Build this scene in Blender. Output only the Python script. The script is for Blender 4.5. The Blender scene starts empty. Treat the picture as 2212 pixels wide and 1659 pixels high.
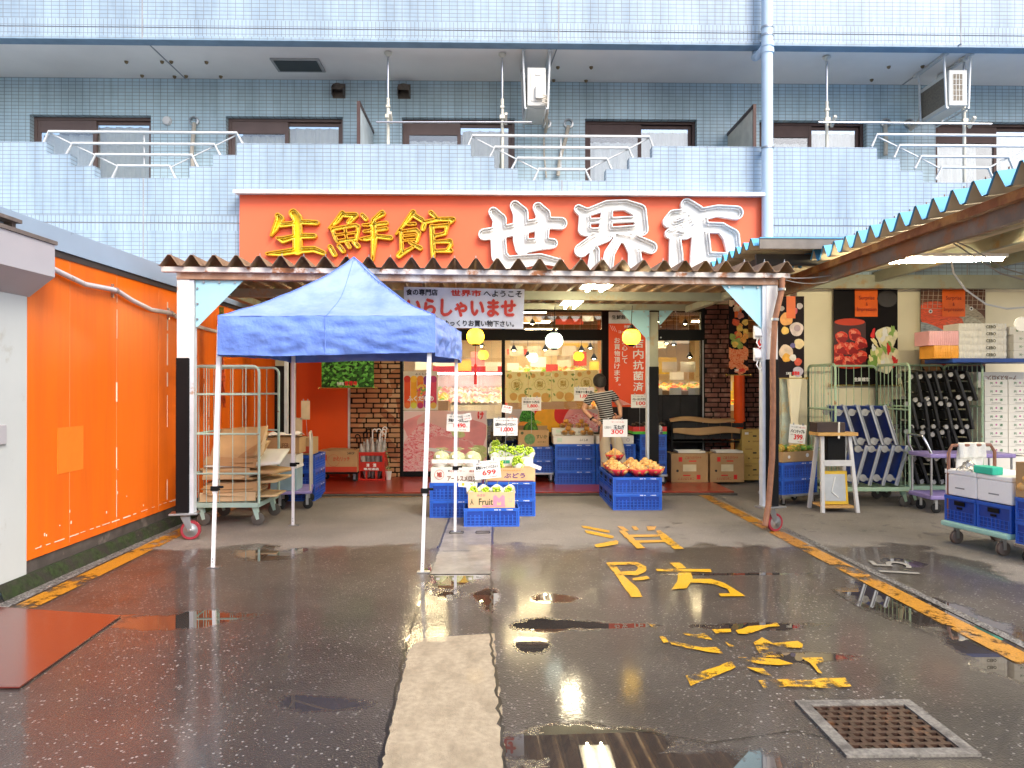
import bpy, math, random
import numpy as np
from mathutils import Vector, Matrix, noise
R = math.radians
rnd = random.Random(7)
SC = bpy.context.scene
COL = SC.collection
# ---------------------------------------------------------------- camera, sky, sun, exposure
YAW, PIT, FPX, CAMZ = R(-1.2), R(0.2), 1600.0, 1.5
cd = bpy.data.cameras.new("Camera"); cam = bpy.data.objects.new("camera", cd); COL.objects.link(cam)
cam.location = (0, 0, CAMZ); cam.rotation_euler = (R(90) + PIT, 0, YAW)
cd.sensor_width = 36; cd.lens = 36 * FPX / 2212; cd.clip_end = 400; cd.clip_start = 0.05
SC.camera = cam
w = bpy.data.worlds.new("World"); SC.world = w; w.use_nodes = True
nt = w.node_tree; bg = nt.nodes["Background"]
sky = nt.nodes.new("ShaderNodeTexSky"); sky.sky_type = 'NISHITA'; sky.sun_disc = False
sky.sun_elevation = R(48); sky.sun_rotation = R(146); sky.air_density = 1.0; sky.dust_density = 4.0; sky.ozone_density = 1.0
nt.links.new(sky.outputs[0], bg.inputs[0]); bg.inputs[1].default_value = 0.15
sd = bpy.data.lights.new("Sun", 'SUN'); sun = bpy.data.objects.new("sun", sd); COL.objects.link(sun)
sd.energy = 1.15; sd.angle = R(22); sd.color = (1.0, 0.95, 0.88)
sun.rotation_euler = Vector((-0.42, 0.62, -0.62)).to_track_quat('-Z', 'Y').to_euler()
SC.view_settings.view_transform = 'Standard'; SC.view_settings.look = 'None'
SC.view_settings.exposure = 1.15; SC.view_settings.gamma = 1.0
SC.cycles.max_bounces = 6; SC.cycles.transparent_max_bounces = 12; SC.cycles.sample_clamp_indirect = 4
# ---------------------------------------------------------------- picture measurements -> real places
MC = Matrix.Rotation(YAW, 3, 'Z') @ Matrix.Rotation(R(90) + PIT, 3, 'X')
def ray(px, py): return MC @ Vector(((px - 1106) / FPX, (829.5 - py) / FPX, -1))
def P(px, py, Y):
    d = ray(px, py); t = Y / d.y; return Vector((d.x * t, Y, CAMZ + d.z * t))
def G(px, py, z=0.0):
    d = ray(px, py); t = (z - CAMZ) / d.z; return Vector((d.x * t, d.y * t, z))
def X(px, Y): return P(px, 829, Y).x
def Z(py, Y, px=1106): return P(px, py, Y).z
# ---------------------------------------------------------------- materials
MT = {}
def nodes(name):
    m = bpy.data.materials.new(name); m.use_nodes = True
    n = m.node_tree.nodes; l = m.node_tree.links
    return m, n, l, n["Principled BSDF"]
def c4(c): return (c[0], c[1], c[2], 1)
def mul(c, k): return tuple(min(1, v * k) for v in c)
def pm(name, col, rough=.6, metal=0., var=.12, scale=6., bump=.08, bs=60., col2=None, mask=(.52, .62), mscale=3., rough2=None, coat=0., spec=.3, sub=0., stretch=None):
    """paint with tonal variation, fine bump and optional worn/rusty patches of col2"""
    if name in MT: return MT[name]
    m, n, l, b = nodes(name)
    tc = n.new("ShaderNodeTexCoord")
    nz = n.new("ShaderNodeTexNoise"); nz.inputs["Scale"].default_value = scale; nz.inputs["Detail"].default_value = 6
    l.new(tc.outputs["Object"], nz.inputs["Vector"])
    cr = n.new("ShaderNodeValToRGB"); e = cr.color_ramp.elements
    e[0].position = .3; e[1].position = .72
    e[0].color = c4(mul(col, 1 - var)); e[1].color = c4(mul(col, 1 + var))
    l.new(nz.outputs["Fac"], cr.inputs["Fac"]); out = cr.outputs["Color"]
    b.inputs["Roughness"].default_value = rough
    if col2:
        n2 = n.new("ShaderNodeTexNoise"); n2.inputs["Scale"].default_value = mscale; n2.inputs["Detail"].default_value = 9; n2.inputs["Roughness"].default_value = .65
        if stretch:
            mp = n.new("ShaderNodeMapping"); mp.inputs["Scale"].default_value = stretch; l.new(tc.outputs["Object"], mp.inputs[0]); l.new(mp.outputs[0], n2.inputs["Vector"])
        else: l.new(tc.outputs["Object"], n2.inputs["Vector"])
        mr = n.new("ShaderNodeMapRange"); mr.inputs[1].default_value = mask[0]; mr.inputs[2].default_value = mask[1]
        l.new(n2.outputs["Fac"], mr.inputs[0])
        mx = n.new("ShaderNodeMix"); mx.data_type = 'RGBA'; l.new(mr.outputs[0], mx.inputs["Factor"])
        l.new(out, mx.inputs[6]); mx.inputs[7].default_value = c4(col2); out = mx.outputs[2]
        if rough2 is not None:
            mf = n.new("ShaderNodeMix"); l.new(mr.outputs[0], mf.inputs[0]); mf.inputs[2].default_value = rough; mf.inputs[3].default_value = rough2
            l.new(mf.outputs[0], b.inputs["Roughness"])
    l.new(out, b.inputs["Base Color"])
    b.inputs["Metallic"].default_value = metal; b.inputs["Coat Weight"].default_value = coat
    b.inputs["Specular IOR Level"].default_value = spec
    if sub: b.inputs["Subsurface Weight"].default_value = sub; b.inputs["Subsurface Radius"].default_value = (.02, .01, .005)
    if bump:
        n3 = n.new("ShaderNodeTexNoise"); n3.inputs["Scale"].default_value = bs; n3.inputs["Detail"].default_value = 4
        l.new(tc.outputs["Object"], n3.inputs["Vector"])
        bp = n.new("ShaderNodeBump"); bp.inputs["Strength"].default_value = bump; bp.inputs["Distance"].default_value = .01
        l.new(n3.outputs["Fac"], bp.inputs["Height"]); l.new(bp.outputs[0], b.inputs["Normal"])
    MT[name] = m; return m
def em(name, col, s, base=None):
    if name in MT: return MT[name]
    m, n, l, b = nodes(name); b.inputs["Base Color"].default_value = c4(base or col)
    b.inputs["Emission Color"].default_value = c4(col); b.inputs["Emission Strength"].default_value = s
    MT[name] = m; return m
def glass(name, tint=(1, 1, 1), refl=.12, rough=.0):
    if name in MT: return MT[name]
    m, n, l, b = nodes(name); n.remove(b)
    o = n["Material Output"]; t = n.new("ShaderNodeBsdfTransparent"); t.inputs[0].default_value = c4(tint)
    g = n.new("ShaderNodeBsdfGlossy"); g.inputs["Roughness"].default_value = rough
    lw = n.new("ShaderNodeLayerWeight"); lw.inputs[0].default_value = .35
    ma = n.new("ShaderNodeMath"); ma.operation = 'MULTIPLY_ADD'; ma.inputs[1].default_value = .9; ma.inputs[2].default_value = refl
    l.new(lw.outputs["Fresnel"], ma.inputs[0]); mx = n.new("ShaderNodeMixShader"); l.new(ma.outputs[0], mx.inputs[0])
    l.new(t.outputs[0], mx.inputs[1]); l.new(g.outputs[0], mx.inputs[2]); l.new(mx.outputs[0], o.inputs[0])
    MT[name] = m; return m
def tile(name, col, grout, bw=.104, rh=.0515, rough=.25):
    m, n, l, b = nodes(name)
    tc = n.new("ShaderNodeTexCoord"); s = n.new("ShaderNodeSeparateXYZ"); c = n.new("ShaderNodeCombineXYZ")
    l.new(tc.outputs["Object"], s.inputs[0]); l.new(s.outputs[0], c.inputs[0]); l.new(s.outputs[2], c.inputs[1])
    br = n.new("ShaderNodeTexBrick"); br.offset = 0; br.squash = 1; br.inputs["Scale"].default_value = 1
    br.inputs["Brick Width"].default_value = bw; br.inputs["Row Height"].default_value = rh
    br.inputs["Mortar Size"].default_value = .0045; br.inputs["Mortar Smooth"].default_value = .3
    br.inputs["Color1"].default_value = c4(col); br.inputs["Color2"].default_value = c4(mul(col, .93)); br.inputs["Mortar"].default_value = c4(grout)
    l.new(c.outputs[0], br.inputs["Vector"])
    nz = n.new("ShaderNodeTexNoise"); nz.inputs["Scale"].default_value = 1.6; nz.inputs["Detail"].default_value = 9; nz.inputs["Roughness"].default_value = .65
    mp = n.new("ShaderNodeMapping"); mp.inputs["Scale"].default_value = (1.6, 1.6, .22)
    l.new(tc.outputs["Object"], mp.inputs[0]); l.new(mp.outputs[0], nz.inputs["Vector"])
    cr = n.new("ShaderNodeValToRGB"); cr.color_ramp.elements[0].color = (.74, .75, .76, 1); cr.color_ramp.elements[1].color = (1, 1, 1, 1)
    cr.color_ramp.elements[0].position = .35; cr.color_ramp.elements[1].position = .6
    l.new(nz.outputs["Fac"], cr.inputs[0]); mx = n.new("ShaderNodeMix"); mx.data_type = 'RGBA'; mx.blend_type = 'MULTIPLY'; mx.inputs[0].default_value = 1
    l.new(br.outputs["Color"], mx.inputs[6]); l.new(cr.outputs[0], mx.inputs[7]); l.new(mx.outputs[2], b.inputs["Base Color"])
    b.inputs["Roughness"].default_value = rough
    bp = n.new("ShaderNodeBump"); bp.invert = True; bp.inputs["Strength"].default_value = .5; bp.inputs["Distance"].default_value = .004
    l.new(br.outputs["Fac"], bp.inputs["Height"]); l.new(bp.outputs[0], b.inputs["Normal"])
    MT[name] = m; return m
def spots(name, cols, scale=8., rough=.4, dist=0., kind='VORONOI', stretch=(1, 1, 1), pos=None, bump=0.):
    """printed picture: patches of several colours"""
    if name in MT: return MT[name]
    m, n, l, b = nodes(name); tc = n.new("ShaderNodeTexCoord"); mp = n.new("ShaderNodeMapping"); mp.inputs["Scale"].default_value = stretch
    l.new(tc.outputs["Object"], mp.inputs[0])
    if kind == 'VORONOI':
        t = n.new("ShaderNodeTexVoronoi"); t.inputs["Scale"].default_value = scale; t.inputs["Randomness"].default_value = 1
        s = n.new("ShaderNodeSeparateColor"); l.new(t.outputs["Color"], s.inputs[0]); o = s.outputs[0]
    else:
        t = n.new("ShaderNodeTexNoise"); t.inputs["Scale"].default_value = scale; t.inputs["Detail"].default_value = 5; t.inputs["Distortion"].default_value = dist; o = t.outputs["Fac"]
    l.new(mp.outputs[0], t.inputs["Vector"])
    cr = n.new("ShaderNodeValToRGB"); el = cr.color_ramp.elements
    if kind == 'VORONOI': cr.color_ramp.interpolation = 'CONSTANT'
    k = len(cols)
    for i, c in enumerate(cols):
        p = (pos[i] if pos else (i / k if kind == 'VORONOI' else .25 + .5 * i / max(1, k - 1)))
        if i < 2: el[i].position = p; el[i].color = c4(c)
        else: el.new(p).color = c4(c)
    l.new(o, cr.inputs[0]); l.new(cr.outputs[0], b.inputs["Base Color"]); b.inputs["Roughness"].default_value = rough; b.inputs["Specular IOR Level"].default_value = .2
    if bump:
        bp = n.new("ShaderNodeBump"); bp.inputs["Strength"].default_value = bump; bp.inputs["Distance"].default_value = .01
        l.new(o, bp.inputs["Height"]); l.new(bp.outputs[0], b.inputs["Normal"])
    MT[name] = m; return m
# ---------------------------------------------------------------- mesh building
OFF = {}
class MB:
    def __init__(s, T=None): s.v = []; s.f = []; s.T = T or Matrix()
    def add(s, vs, fs):
        k = len(s.v); s.v += [s.T @ Vector(v) for v in vs]; s.f += [tuple(i + k for i in f) for f in fs]; return s
    def box(s, a, b, rz=0., M=None):
        a = Vector(a); b = Vector(b); c = (a + b) / 2; h = (b - a) / 2
        vs = [Vector((x * h.x, y * h.y, z * h.z)) for z in (-1, 1) for y in (-1, 1) for x in (-1, 1)]
        Q = M if M else Matrix.Rotation(rz, 4, 'Z')
        return s.add([c + (Q @ v) for v in vs], [(0, 2, 3, 1), (4, 5, 7, 6), (0, 1, 5, 4), (2, 6, 7, 3), (0, 4, 6, 2), (1, 3, 7, 5)])
    def cb(s, c, size, rz=0., M=None):
        c = Vector(c); h = Vector(size) / 2; return s.box(c - h, c + h, rz, M)
    def tube(s, pts, r, n=8, cap=True, closed=False):
        pts = [Vector(p) for p in pts]; N = len(pts); rs = r if isinstance(r, (list, tuple)) else [r] * N
        vs = []; up = None
        for i, p in enumerate(pts):
            if closed: t = pts[(i + 1) % N] - pts[i - 1]
            else: t = pts[min(i + 1, N - 1)] - pts[max(i - 1, 0)]
            if t.length < 1e-9: t = Vector((0, 0, 1))
            t.normalize()
            if up is None: up = Vector((0, 0, 1)) if abs(t.z) < .9 else Vector((1, 0, 0))
            a = t.cross(up)
            if a.length < 1e-6: a = t.orthogonal()
            a.normalize(); b = a.cross(t).normalized(); up = b
            for k in range(n):
                q = 2 * math.pi * (k + .5) / n; vs.append(p + (a * math.cos(q) + b * math.sin(q)) * rs[i])
        fs = []
        for i in range(N if closed else N - 1):
            j = (i + 1) % N
            for k in range(n): fs.append((i * n + k, i * n + (k + 1) % n, j * n + (k + 1) % n, j * n + k))
        if cap and not closed: fs.append(tuple(range(n - 1, -1, -1))); fs.append(tuple((N - 1) * n + k for k in range(n)))
        return s.add(vs, fs)
    def bar(s, p, q, w, h=None):
        """square bar"""
        return s.tube([p, q], w * .7071 if h is None else w * .7071, 4)
    def lathe(s, prof, c=(0, 0, 0), n=16, M=None, cap=True):
        c = Vector(c); vs = []
        for r_, z in prof:
            for k in range(n):
                q = 2 * math.pi * k / n; v = Vector((r_ * math.cos(q), r_ * math.sin(q), z)); vs.append(c + (M @ v if M else v))
        fs = [(i * n + k, i * n + (k + 1) % n, (i + 1) * n + (k + 1) % n, (i + 1) * n + k) for i in range(len(prof) - 1) for k in range(n)]
        if cap: fs.append(tuple(range(n - 1, -1, -1))); fs.append(tuple((len(prof) - 1) * n + k for k in range(n)))
        return s.add(vs, fs)
    def ball(s, c, r, n=12, m=8, M=None):
        r = Vector(r) if not isinstance(r, (int, float)) else Vector((r, r, r)); c = Vector(c)
        vs = [Vector((0, 0, -r.z))]
        for i in range(1, m):
            a = math.pi * i / m - math.pi / 2
            for k in range(n):
                q = 2 * math.pi * k / n; vs.append(Vector((r.x * math.cos(a) * math.cos(q), r.y * math.cos(a) * math.sin(q), r.z * math.sin(a))))
        vs.append(Vector((0, 0, r.z))); top = len(vs) - 1
        fs = [(0, 1 + (k + 1) % n, 1 + k) for k in range(n)]
        for i in range(m - 2):
            for k in range(n): a = 1 + i * n; fs.append((a + k, a + (k + 1) % n, a + n + (k + 1) % n, a + n + k))
        a = 1 + (m - 2) * n; fs += [(a + k, a + (k + 1) % n, top) for k in range(n)]
        return s.add([c + (M @ v if M else v) for v in vs], fs)
    def prism(s, poly, d, M=None):
        """poly in XY, extruded by d along +Z, then M"""
        n = len(poly); vs = [Vector((p[0], p[1], 0)) for p in poly] + [Vector((p[0], p[1], d)) for p in poly]
        fs = [tuple(range(n - 1, -1, -1)), tuple(range(n, 2 * n))] + [(i, (i + 1) % n, n + (i + 1) % n, n + i) for i in range(n)]
        return s.add([M @ v if M else v for v in vs], fs)
    def grid(s, fn, nu, nv, closeu=False):
        vs = [fn(i / nu, j / nv) for j in range(nv + 1) for i in range(nu + 1)]
        return s.add(vs, [(j * (nu + 1) + i, j * (nu + 1) + i + 1, (j + 1) * (nu + 1) + i + 1, (j + 1) * (nu + 1) + i) for j in range(nv) for i in range(nu)])
    def build(s, name, mat, parent=None, smooth=False, bevel=0., solid=0., sub=0):
        me = bpy.data.meshes.new(name); me.from_pydata([tuple(v) for v in s.v], [], s.f); me.update()
        if smooth:
            for p in me.polygons: p.use_smooth = True
        o = bpy.data.objects.new(name, me); me.materials.append(mat); COL.objects.link(o)
        if smooth and smooth != 'all':
            try: me.set_sharp_from_angle(angle=R(40))
            except Exception: pass
        if parent:
            o.parent = parent; o.location = -OFF.get(parent.name, Vector((0, 0, 0)))
        if solid:
            md = o.modifiers.new("solid", 'SOLIDIFY'); md.thickness = solid; md.offset = 0
        if sub:
            md = o.modifiers.new("sub", 'SUBSURF'); md.levels = md.render_levels = sub
        if bevel:
            md = o.modifiers.new("bevel", 'BEVEL'); md.width = bevel; md.segments = 2; md.limit_method = 'ANGLE'; md.angle_limit = R(40)
        return o
def tag(o, label, cat, group=None, kind=None):
    if label: o["label"] = label
    if cat: o["category"] = cat
    if group: o["group"] = group
    if kind: o["kind"] = kind
    return o
def struct(o): o["kind"] = "structure"; return o
def thing(name, label, cat, base=None, group=None, rz=0.):
    """Empty at the base; when base is given the children are written in world coordinates"""
    o = bpy.data.objects.new(name, None); COL.objects.link(o); o.empty_display_size = .1
    if base is not None: o.location = Vector(base); OFF[o.name] = Vector(base)
    o.rotation_euler.z = rz
    return tag(o, label, cat, group)
def kids(o): return [c for c in bpy.data.objects if c.parent == o]
def copy_tree(o, parent=None, _c={}):
    c = o.copy(); COL.objects.link(c)
    if parent: c.parent = parent
    for ch in kids(o): copy_tree(ch, c)
    return c
def dup(o, loc, rz=0., label=None, group=None):
    c = copy_tree(o); c.location = loc; c.rotation_euler = (0, 0, rz)
    if label: c["label"] = label
    if group: c["group"] = group
    return c
def place(proto, used, loc, rz, label, group=None):
    if not used: o = proto; used.append(1); o.location = loc; o.rotation_euler = (0, 0, rz); o["label"] = label
    else: o = dup(proto, loc, rz, label)
    if group: o["group"] = group
    return o
def FR(o, yaw=0., tilt=90., roll=0.):
    return Matrix.Translation(Vector(o)) @ Matrix.Rotation(yaw, 4, 'Z') @ Matrix.Rotation(R(tilt), 4, 'X') @ Matrix.Rotation(roll, 4, 'Z')
def to_mesh(cu):
    t = bpy.data.objects.new("tmp", cu); COL.objects.link(t); bpy.context.view_layer.update()
    me = bpy.data.meshes.new_from_object(t.evaluated_get(bpy.context.evaluated_depsgraph_get())); bpy.data.objects.remove(t); bpy.data.curves.remove(cu)
    return me
def text(s, mat, parent, M, w, h, off=0., ext=.0008, name='lettering', res=3, keep=False):
    """lettering fitted in a w x h box centred on M (local XY plane)"""
    cu = bpy.data.curves.new("t", 'FONT'); cu.body = s; cu.align_x = 'CENTER'; cu.resolution_u = res; cu.offset = 0; cu.extrude = 0
    cu.space_line = .9
    me = to_mesh(cu); me.name = name
    n = len(me.vertices); co = np.zeros(n * 3); me.vertices.foreach_get("co", co); co = co.reshape(-1, 3)
    if n == 0: return None
    lo = co.min(0); hi = co.max(0); sx = w / max(1e-6, hi[0] - lo[0]); sy = h / max(1e-6, hi[1] - lo[1])
    if keep: sx = sy = min(sx, sy)
    co[:, 0] = (co[:, 0] - (lo[0] + hi[0]) / 2) * sx; co[:, 1] = (co[:, 1] - (lo[1] + hi[1]) / 2) * sy; co[:, 2] = ext
    par = list(range(n))          # separate pieces get their own hair-thin height so that none share a plane
    def fnd(a):
        while par[a] != a: par[a] = par[par[a]]; a = par[a]
        return a
    for e_ in me.edges: par[fnd(e_.vertices[0])] = fnd(e_.vertices[1])
    ids = {}
    for i_ in range(n): co[i_, 2] += (ids.setdefault(fnd(i_), len(ids)) % 7) * .00012
    me.vertices.foreach_set("co", co.ravel())
    if off:                       # a heavier pen: the same strokes overprinted a hair apart
        k = off * h; fs = [tuple(p.vertices) for p in me.polygons]; vs = []; F = []
        for q, (dx, dy) in enumerate(((0, 0), (k, 0), (-k, 0), (0, k), (0, -k))):
            vs += [(c_[0] + dx, c_[1] + dy, c_[2] + q * .0009 * min(1, h * 3)) for c_ in co]; F += [tuple(i + q * n for i in f) for f in fs]
        me = bpy.data.meshes.new(name); me.from_pydata(vs, [], F)
    me.transform(M); me.update()
    me.materials.clear(); me.materials.append(mat)
    o = bpy.data.objects.new(name, me); COL.objects.link(o)
    if parent: o.parent = parent; o.location = -OFF.get(parent.name, Vector((0, 0, 0)))
    return o
def arc(c, r, a0, a1, n, ax=Vector((1, 0, 0)), ay=Vector((0, 0, 1))):
    c = Vector(c); return [c + ax * r * math.cos(R(a0 + (a1 - a0) * i / n)) + ay * r * math.sin(R(a0 + (a1 - a0) * i / n)) for i in range(n + 1)]
def catenary(p, q, sag, n=10):
    p = Vector(p); q = Vector(q); return [p.lerp(q, i / n) - Vector((0, 0, sag * 4 * (i / n) * (1 - i / n))) for i in range(n + 1)]
# common paints
white = pm('white_paint', (.78, .78, .78), .45, col2=(.35, .25, .16), mask=(.66, .72), mscale=5)
paper = pm('white_card', (.8, .8, .78), .5, var=.03, bump=.02)
blackp = pm('black_plastic', (.005, .005, .006), .6, bump=.15, spec=.18)
blackm = pm('black_frame', (.004, .004, .005), .5, var=.05, spec=.2)
steel = pm('galvanised_steel', (.45, .46, .47), .35, 1., .12, 12)
rust = pm('rusty_steel', (.16, .065, .035), .8, .0, .35, 14, .4, 80, col2=(.45, .3, .2), mask=(.5, .7), mscale=6)
rustwhite = pm('rusty_white_beam', (.62, .58, .54), .5, 0, .08, 8, .15, 60, col2=(.3, .12, .05), mask=(.52, .6), mscale=5)
rustpost = pm('rusty_white_post', (.72, .7, .69), .45, 0, .05, 8, .12, 60, col2=(.42, .22, .12), mask=(.56, .66), mscale=3.2)
orange = pm('orange_paint', (.83, .2, .012), .42, 0, .07, 1.6, .05, 40)
orangered = pm('red_orange_paint', (.78, .1, .015), .45, 0, .06, 2, .05, 40)
lblue = pm('light_blue_paint', (.34, .6, .7), .45, 0, .06, 3, .06, 50, col2=(.3, .2, .12), mask=(.7, .74), mscale=7)
crateblue = pm('blue_crate_plastic', (.008, .045, .3), .35, 0, .15, 9, .05, 40, spec=.6)
craterim = pm('crate_lit_relief_blue', (.02, .11, .55), .3, 0, .12, 9, .05, 40, spec=.6)  # lit relief put into the colour: ribs and rims paler than the inset body
card = pm('cardboard', (.46, .29, .14), .75, 0, .12, 4, .08, 90)
card2 = pm('yellow_cardboard', (.58, .4, .12), .7, 0, .08, 4, .06, 90)
cardw = pm('white_carton', (.74, .72, .66), .6, 0, .05, 4, .04, 60)
mint = pm('mint_cage_paint', (.4, .56, .5), .45, 0, .1, 8, .12, 60, col2=(.28, .15, .07), mask=(.6, .66), mscale=8)
green_cage = pm('green_cage_paint', (.33, .47, .33), .5, 0, .1, 8, .12, 60, col2=(.28, .15, .07), mask=(.6, .66), mscale=8)
rubber = pm('black_rubber', (.02, .02, .02), .7)
redink = pm('red_ink', (.68, .03, .03), .6, bump=0)
blackink = pm('black_ink', (.03, .03, .035), .6, bump=0)
whiteink = pm('white_ink', (.85, .85, .85), .6, bump=0)
tube_on = em('lit_tube', (1, .86, .56), 65)
# ================================================================ the ground
def ground_material():
    m, n, l, b = nodes('wet_asphalt')
    ge = n.new("ShaderNodeTexCoord"); pos = ge.outputs["Object"]
    def math(op, a, b_=None, c=None, clamp=False):
        k = n.new("ShaderNodeMath"); k.operation = op; k.use_clamp = clamp
        for i, v in enumerate((a, b_, c)):
            if v is None: continue
            if isinstance(v, (int, float)): k.inputs[i].default_value = v
            else: l.new(v, k.inputs[i])
        return k.outputs[0]
    def noi(sc, det=5, rough=.5, dist=0):
        k = n.new("ShaderNodeTexNoise"); k.inputs["Scale"].default_value = sc; k.inputs["Detail"].default_value = det; k.inputs["Roughness"].default_value = rough; k.inputs["Distortion"].default_value = dist
        l.new(pos, k.inputs["Vector"]); return k.outputs["Fac"]
    def mixc(f, a, c, bt='MIX'):
        k = n.new("ShaderNodeMix"); k.data_type = 'RGBA'; k.blend_type = bt
        for i, v in ((0, f), (6, a), (7, c)):
            if isinstance(v, tuple): k.inputs[i].default_value = c4(v)
            elif isinstance(v, (int, float)): k.inputs[i].default_value = v
            else: l.new(v, k.inputs[i])
        return k.outputs[2]
    sx = n.new("ShaderNodeSeparateXYZ"); l.new(pos, sx.inputs[0]); x, y = sx.outputs[0], sx.outputs[1]
    big = noi(1.1, 4); mid = noi(3.5, 6, .6); fine = noi(90, 3)
    edge = noi(2.2, 7, .62)
    e_ = math('MULTIPLY_ADD', edge, 1.5, -.75)
    # wet up to the edge of the canopies, dry below them
    wy = math('MULTIPLY', math('SUBTRACT', math('ADD', e_, 7.05), y), 5., clamp=True)
    wx = math('MULTIPLY', math('SUBTRACT', math('ADD', math('MULTIPLY', e_, .8), 4.15), x), 7., clamp=True)
    wet = math('MULTIPLY', wy, wx)
    # trodden damp marks under the canopy
    fp = noi(6.5, 3, .4, .8); damp = math('MULTIPLY', math('SUBTRACT', fp, .635), 20., clamp=True)
    dm = math('MULTIPLY', math('SUBTRACT', 1., math('ABSOLUTE', math('MULTIPLY', math('SUBTRACT', y, 7.9), .9))), 1.2, clamp=True)
    dx = math('MULTIPLY', math('SUBTRACT', x, .3), 3., clamp=True)
    damp = math('MULTIPLY', math('MULTIPLY', damp, dm), dx); wet = math('MAXIMUM', wet, math('MULTIPLY', damp, .85))
    # puddles
    pud = None
    for (px, py, rx, ry) in PUDDLES:
        c = G(px, py); k = n.new("ShaderNodeVectorMath"); k.operation = 'SUBTRACT'; l.new(pos, k.inputs[0]); k.inputs[1].default_value = (c.x, c.y, 0)
        k2 = n.new("ShaderNodeVectorMath"); k2.operation = 'MULTIPLY'; l.new(k.outputs[0], k2.inputs[0]); k2.inputs[1].default_value = (1 / rx, 1 / ry, 0)
        k3 = n.new("ShaderNodeVectorMath"); k3.operation = 'LENGTH'; l.new(k2.outputs[0], k3.inputs[0])
        v = math('SUBTRACT', 1., k3.outputs["Value"]); pud = v if pud is None else math('MAXIMUM', pud, v)
    pud = math('ADD', pud, math('MULTIPLY_ADD', mid, 1.6, -.86))
    pud = math('ADD', pud, math('MULTIPLY_ADD', noi(45, 3), .3, -.15))
    pud = math('MULTIPLY', pud, 3.6, clamp=True); pud = math('MULTIPLY', pud, wet)
    # stone chips
    vo = n.new("ShaderNodeTexVoronoi"); vo.inputs["Scale"].default_value = 70; l.new(pos, vo.inputs["Vector"])
    sc = n.new("ShaderNodeSeparateColor"); l.new(vo.outputs["Color"], sc.inputs[0])
    chip = math('GREATER_THAN', sc.outputs[0], .91); chip = math('MULTIPLY', chip, math('LESS_THAN', vo.outputs["Distance"], .42))
    chip = math('MULTIPLY', chip, math('MULTIPLY_ADD', noi(.9, 3), 2.2, -.6, clamp=True))
    dry = mixc(math('MULTIPLY_ADD', big, 2.5, -.8, clamp=True), (.16, .145, .13), (.25, .225, .2))
    dry = mixc(math('MULTIPLY', math('MULTIPLY_ADD', fine, 2, -.5, clamp=True), .5), dry, (.11, .1, .09))
    dry = mixc(math('MULTIPLY', chip, .5), dry, (.42, .4, .37))
    wcol = mixc(math('MULTIPLY_ADD', big, 3, -1, clamp=True), (.034, .028, .024), (.064, .053, .045))
    wcol = mixc(math('MULTIPLY', chip, math('SUBTRACT', 1., pud)), wcol, (.42, .4, .37))
    col = mixc(wet, dry, wcol); l.new(col, b.inputs["Base Color"])
    r = math('MULTIPLY_ADD', wet, -.48, .86); r = math('ADD', r, math('MULTIPLY', math('MULTIPLY_ADD', mid, 1, -.5), .25))
    r = math('MULTIPLY', r, math('SUBTRACT', 1., math('MULTIPLY', pud, .97))); l.new(r, b.inputs["Roughness"])
    film = math('MULTIPLY_ADD', noi(.8, 3), 3.4, -1.35, clamp=True)
    cw = math('MAXIMUM', math('MULTIPLY', wet, math('MULTIPLY_ADD', film, .6, .25)), pud); l.new(cw, b.inputs["Coat Weight"])
    cr = math('MULTIPLY', math('SUBTRACT', 1., pud), math('MULTIPLY_ADD', mid, .16, .02)); l.new(cr, b.inputs["Coat Roughness"])
    b.inputs["Coat IOR"].default_value = 1.5
    bp = n.new("ShaderNodeBump"); bp.inputs["Distance"].default_value = .004
    l.new(math('MULTIPLY', math('SUBTRACT', 1., pud), .8), bp.inputs["Strength"])
    v2 = n.new("ShaderNodeTexVoronoi"); v2.inputs["Scale"].default_value = 120; l.new(pos, v2.inputs["Vector"])
    l.new(math('ADD', v2.outputs["Distance"], fine), bp.inputs["Height"]); l.new(bp.outputs[0], b.inputs["Normal"])
    b2 = n.new("ShaderNodeBump"); b2.inputs["Distance"].default_value = .003; l.new(math('MULTIPLY', math('SUBTRACT', 1., pud), .16), b2.inputs["Strength"])
    l.new(noi(30, 4), b2.inputs["Height"]); l.new(b2.outputs[0], b.inputs["Coat Normal"])
    return m
PUDDLES = [(1195, 1292, .2, .17), (1200, 1350, .36, .17), (1150, 1395, .14, .16), (1330, 1352, .35, .06), (985, 1235, .3, .8), (985, 1175, .2, .7),
           (1930, 1300, .35, .62), (2080, 1345, .3, .8), (2160, 1420, .25, .55), (1260, 1610, .55, .22), (1420, 1655, .7, .16), (590, 1190, .35, .5),
           (1590, 1240, .7, .05), (1640, 1352, .45, .1), (400, 1340, .5, .22), (1750, 1420, .35, .1), (690, 1520, .3, .12), (1050, 1290, .12, .4), (1950, 1215, .2, .2)]
g = MB()
# sheet with a hole where the drain sits
dA, dB = G(1707, 1518), G(1958, 1518); dC = G(1827, 1638)
DX0, DX1, DY0, DY1 = dA.x + .02, dB.x + .02, dC.y, dA.y
hx0, hx1, hy0, hy1 = DX0 + .05, DX1 - .05, DY0 + .05, DY1 - .05
for a, b_ in (((-60, -60), (60, hy0)), ((-60, hy1), (60, 60)), ((-60, hy0), (hx0, hy1)), ((hx1, hy0), (60, hy1))):
    g.add([(a[0], a[1], 0), (b_[0], a[1], 0), (b_[0], b_[1], 0), (a[0], b_[1], 0)], [(0, 1, 2, 3)])
GM = ground_material()
struct(g.build('ground', GM))
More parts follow.
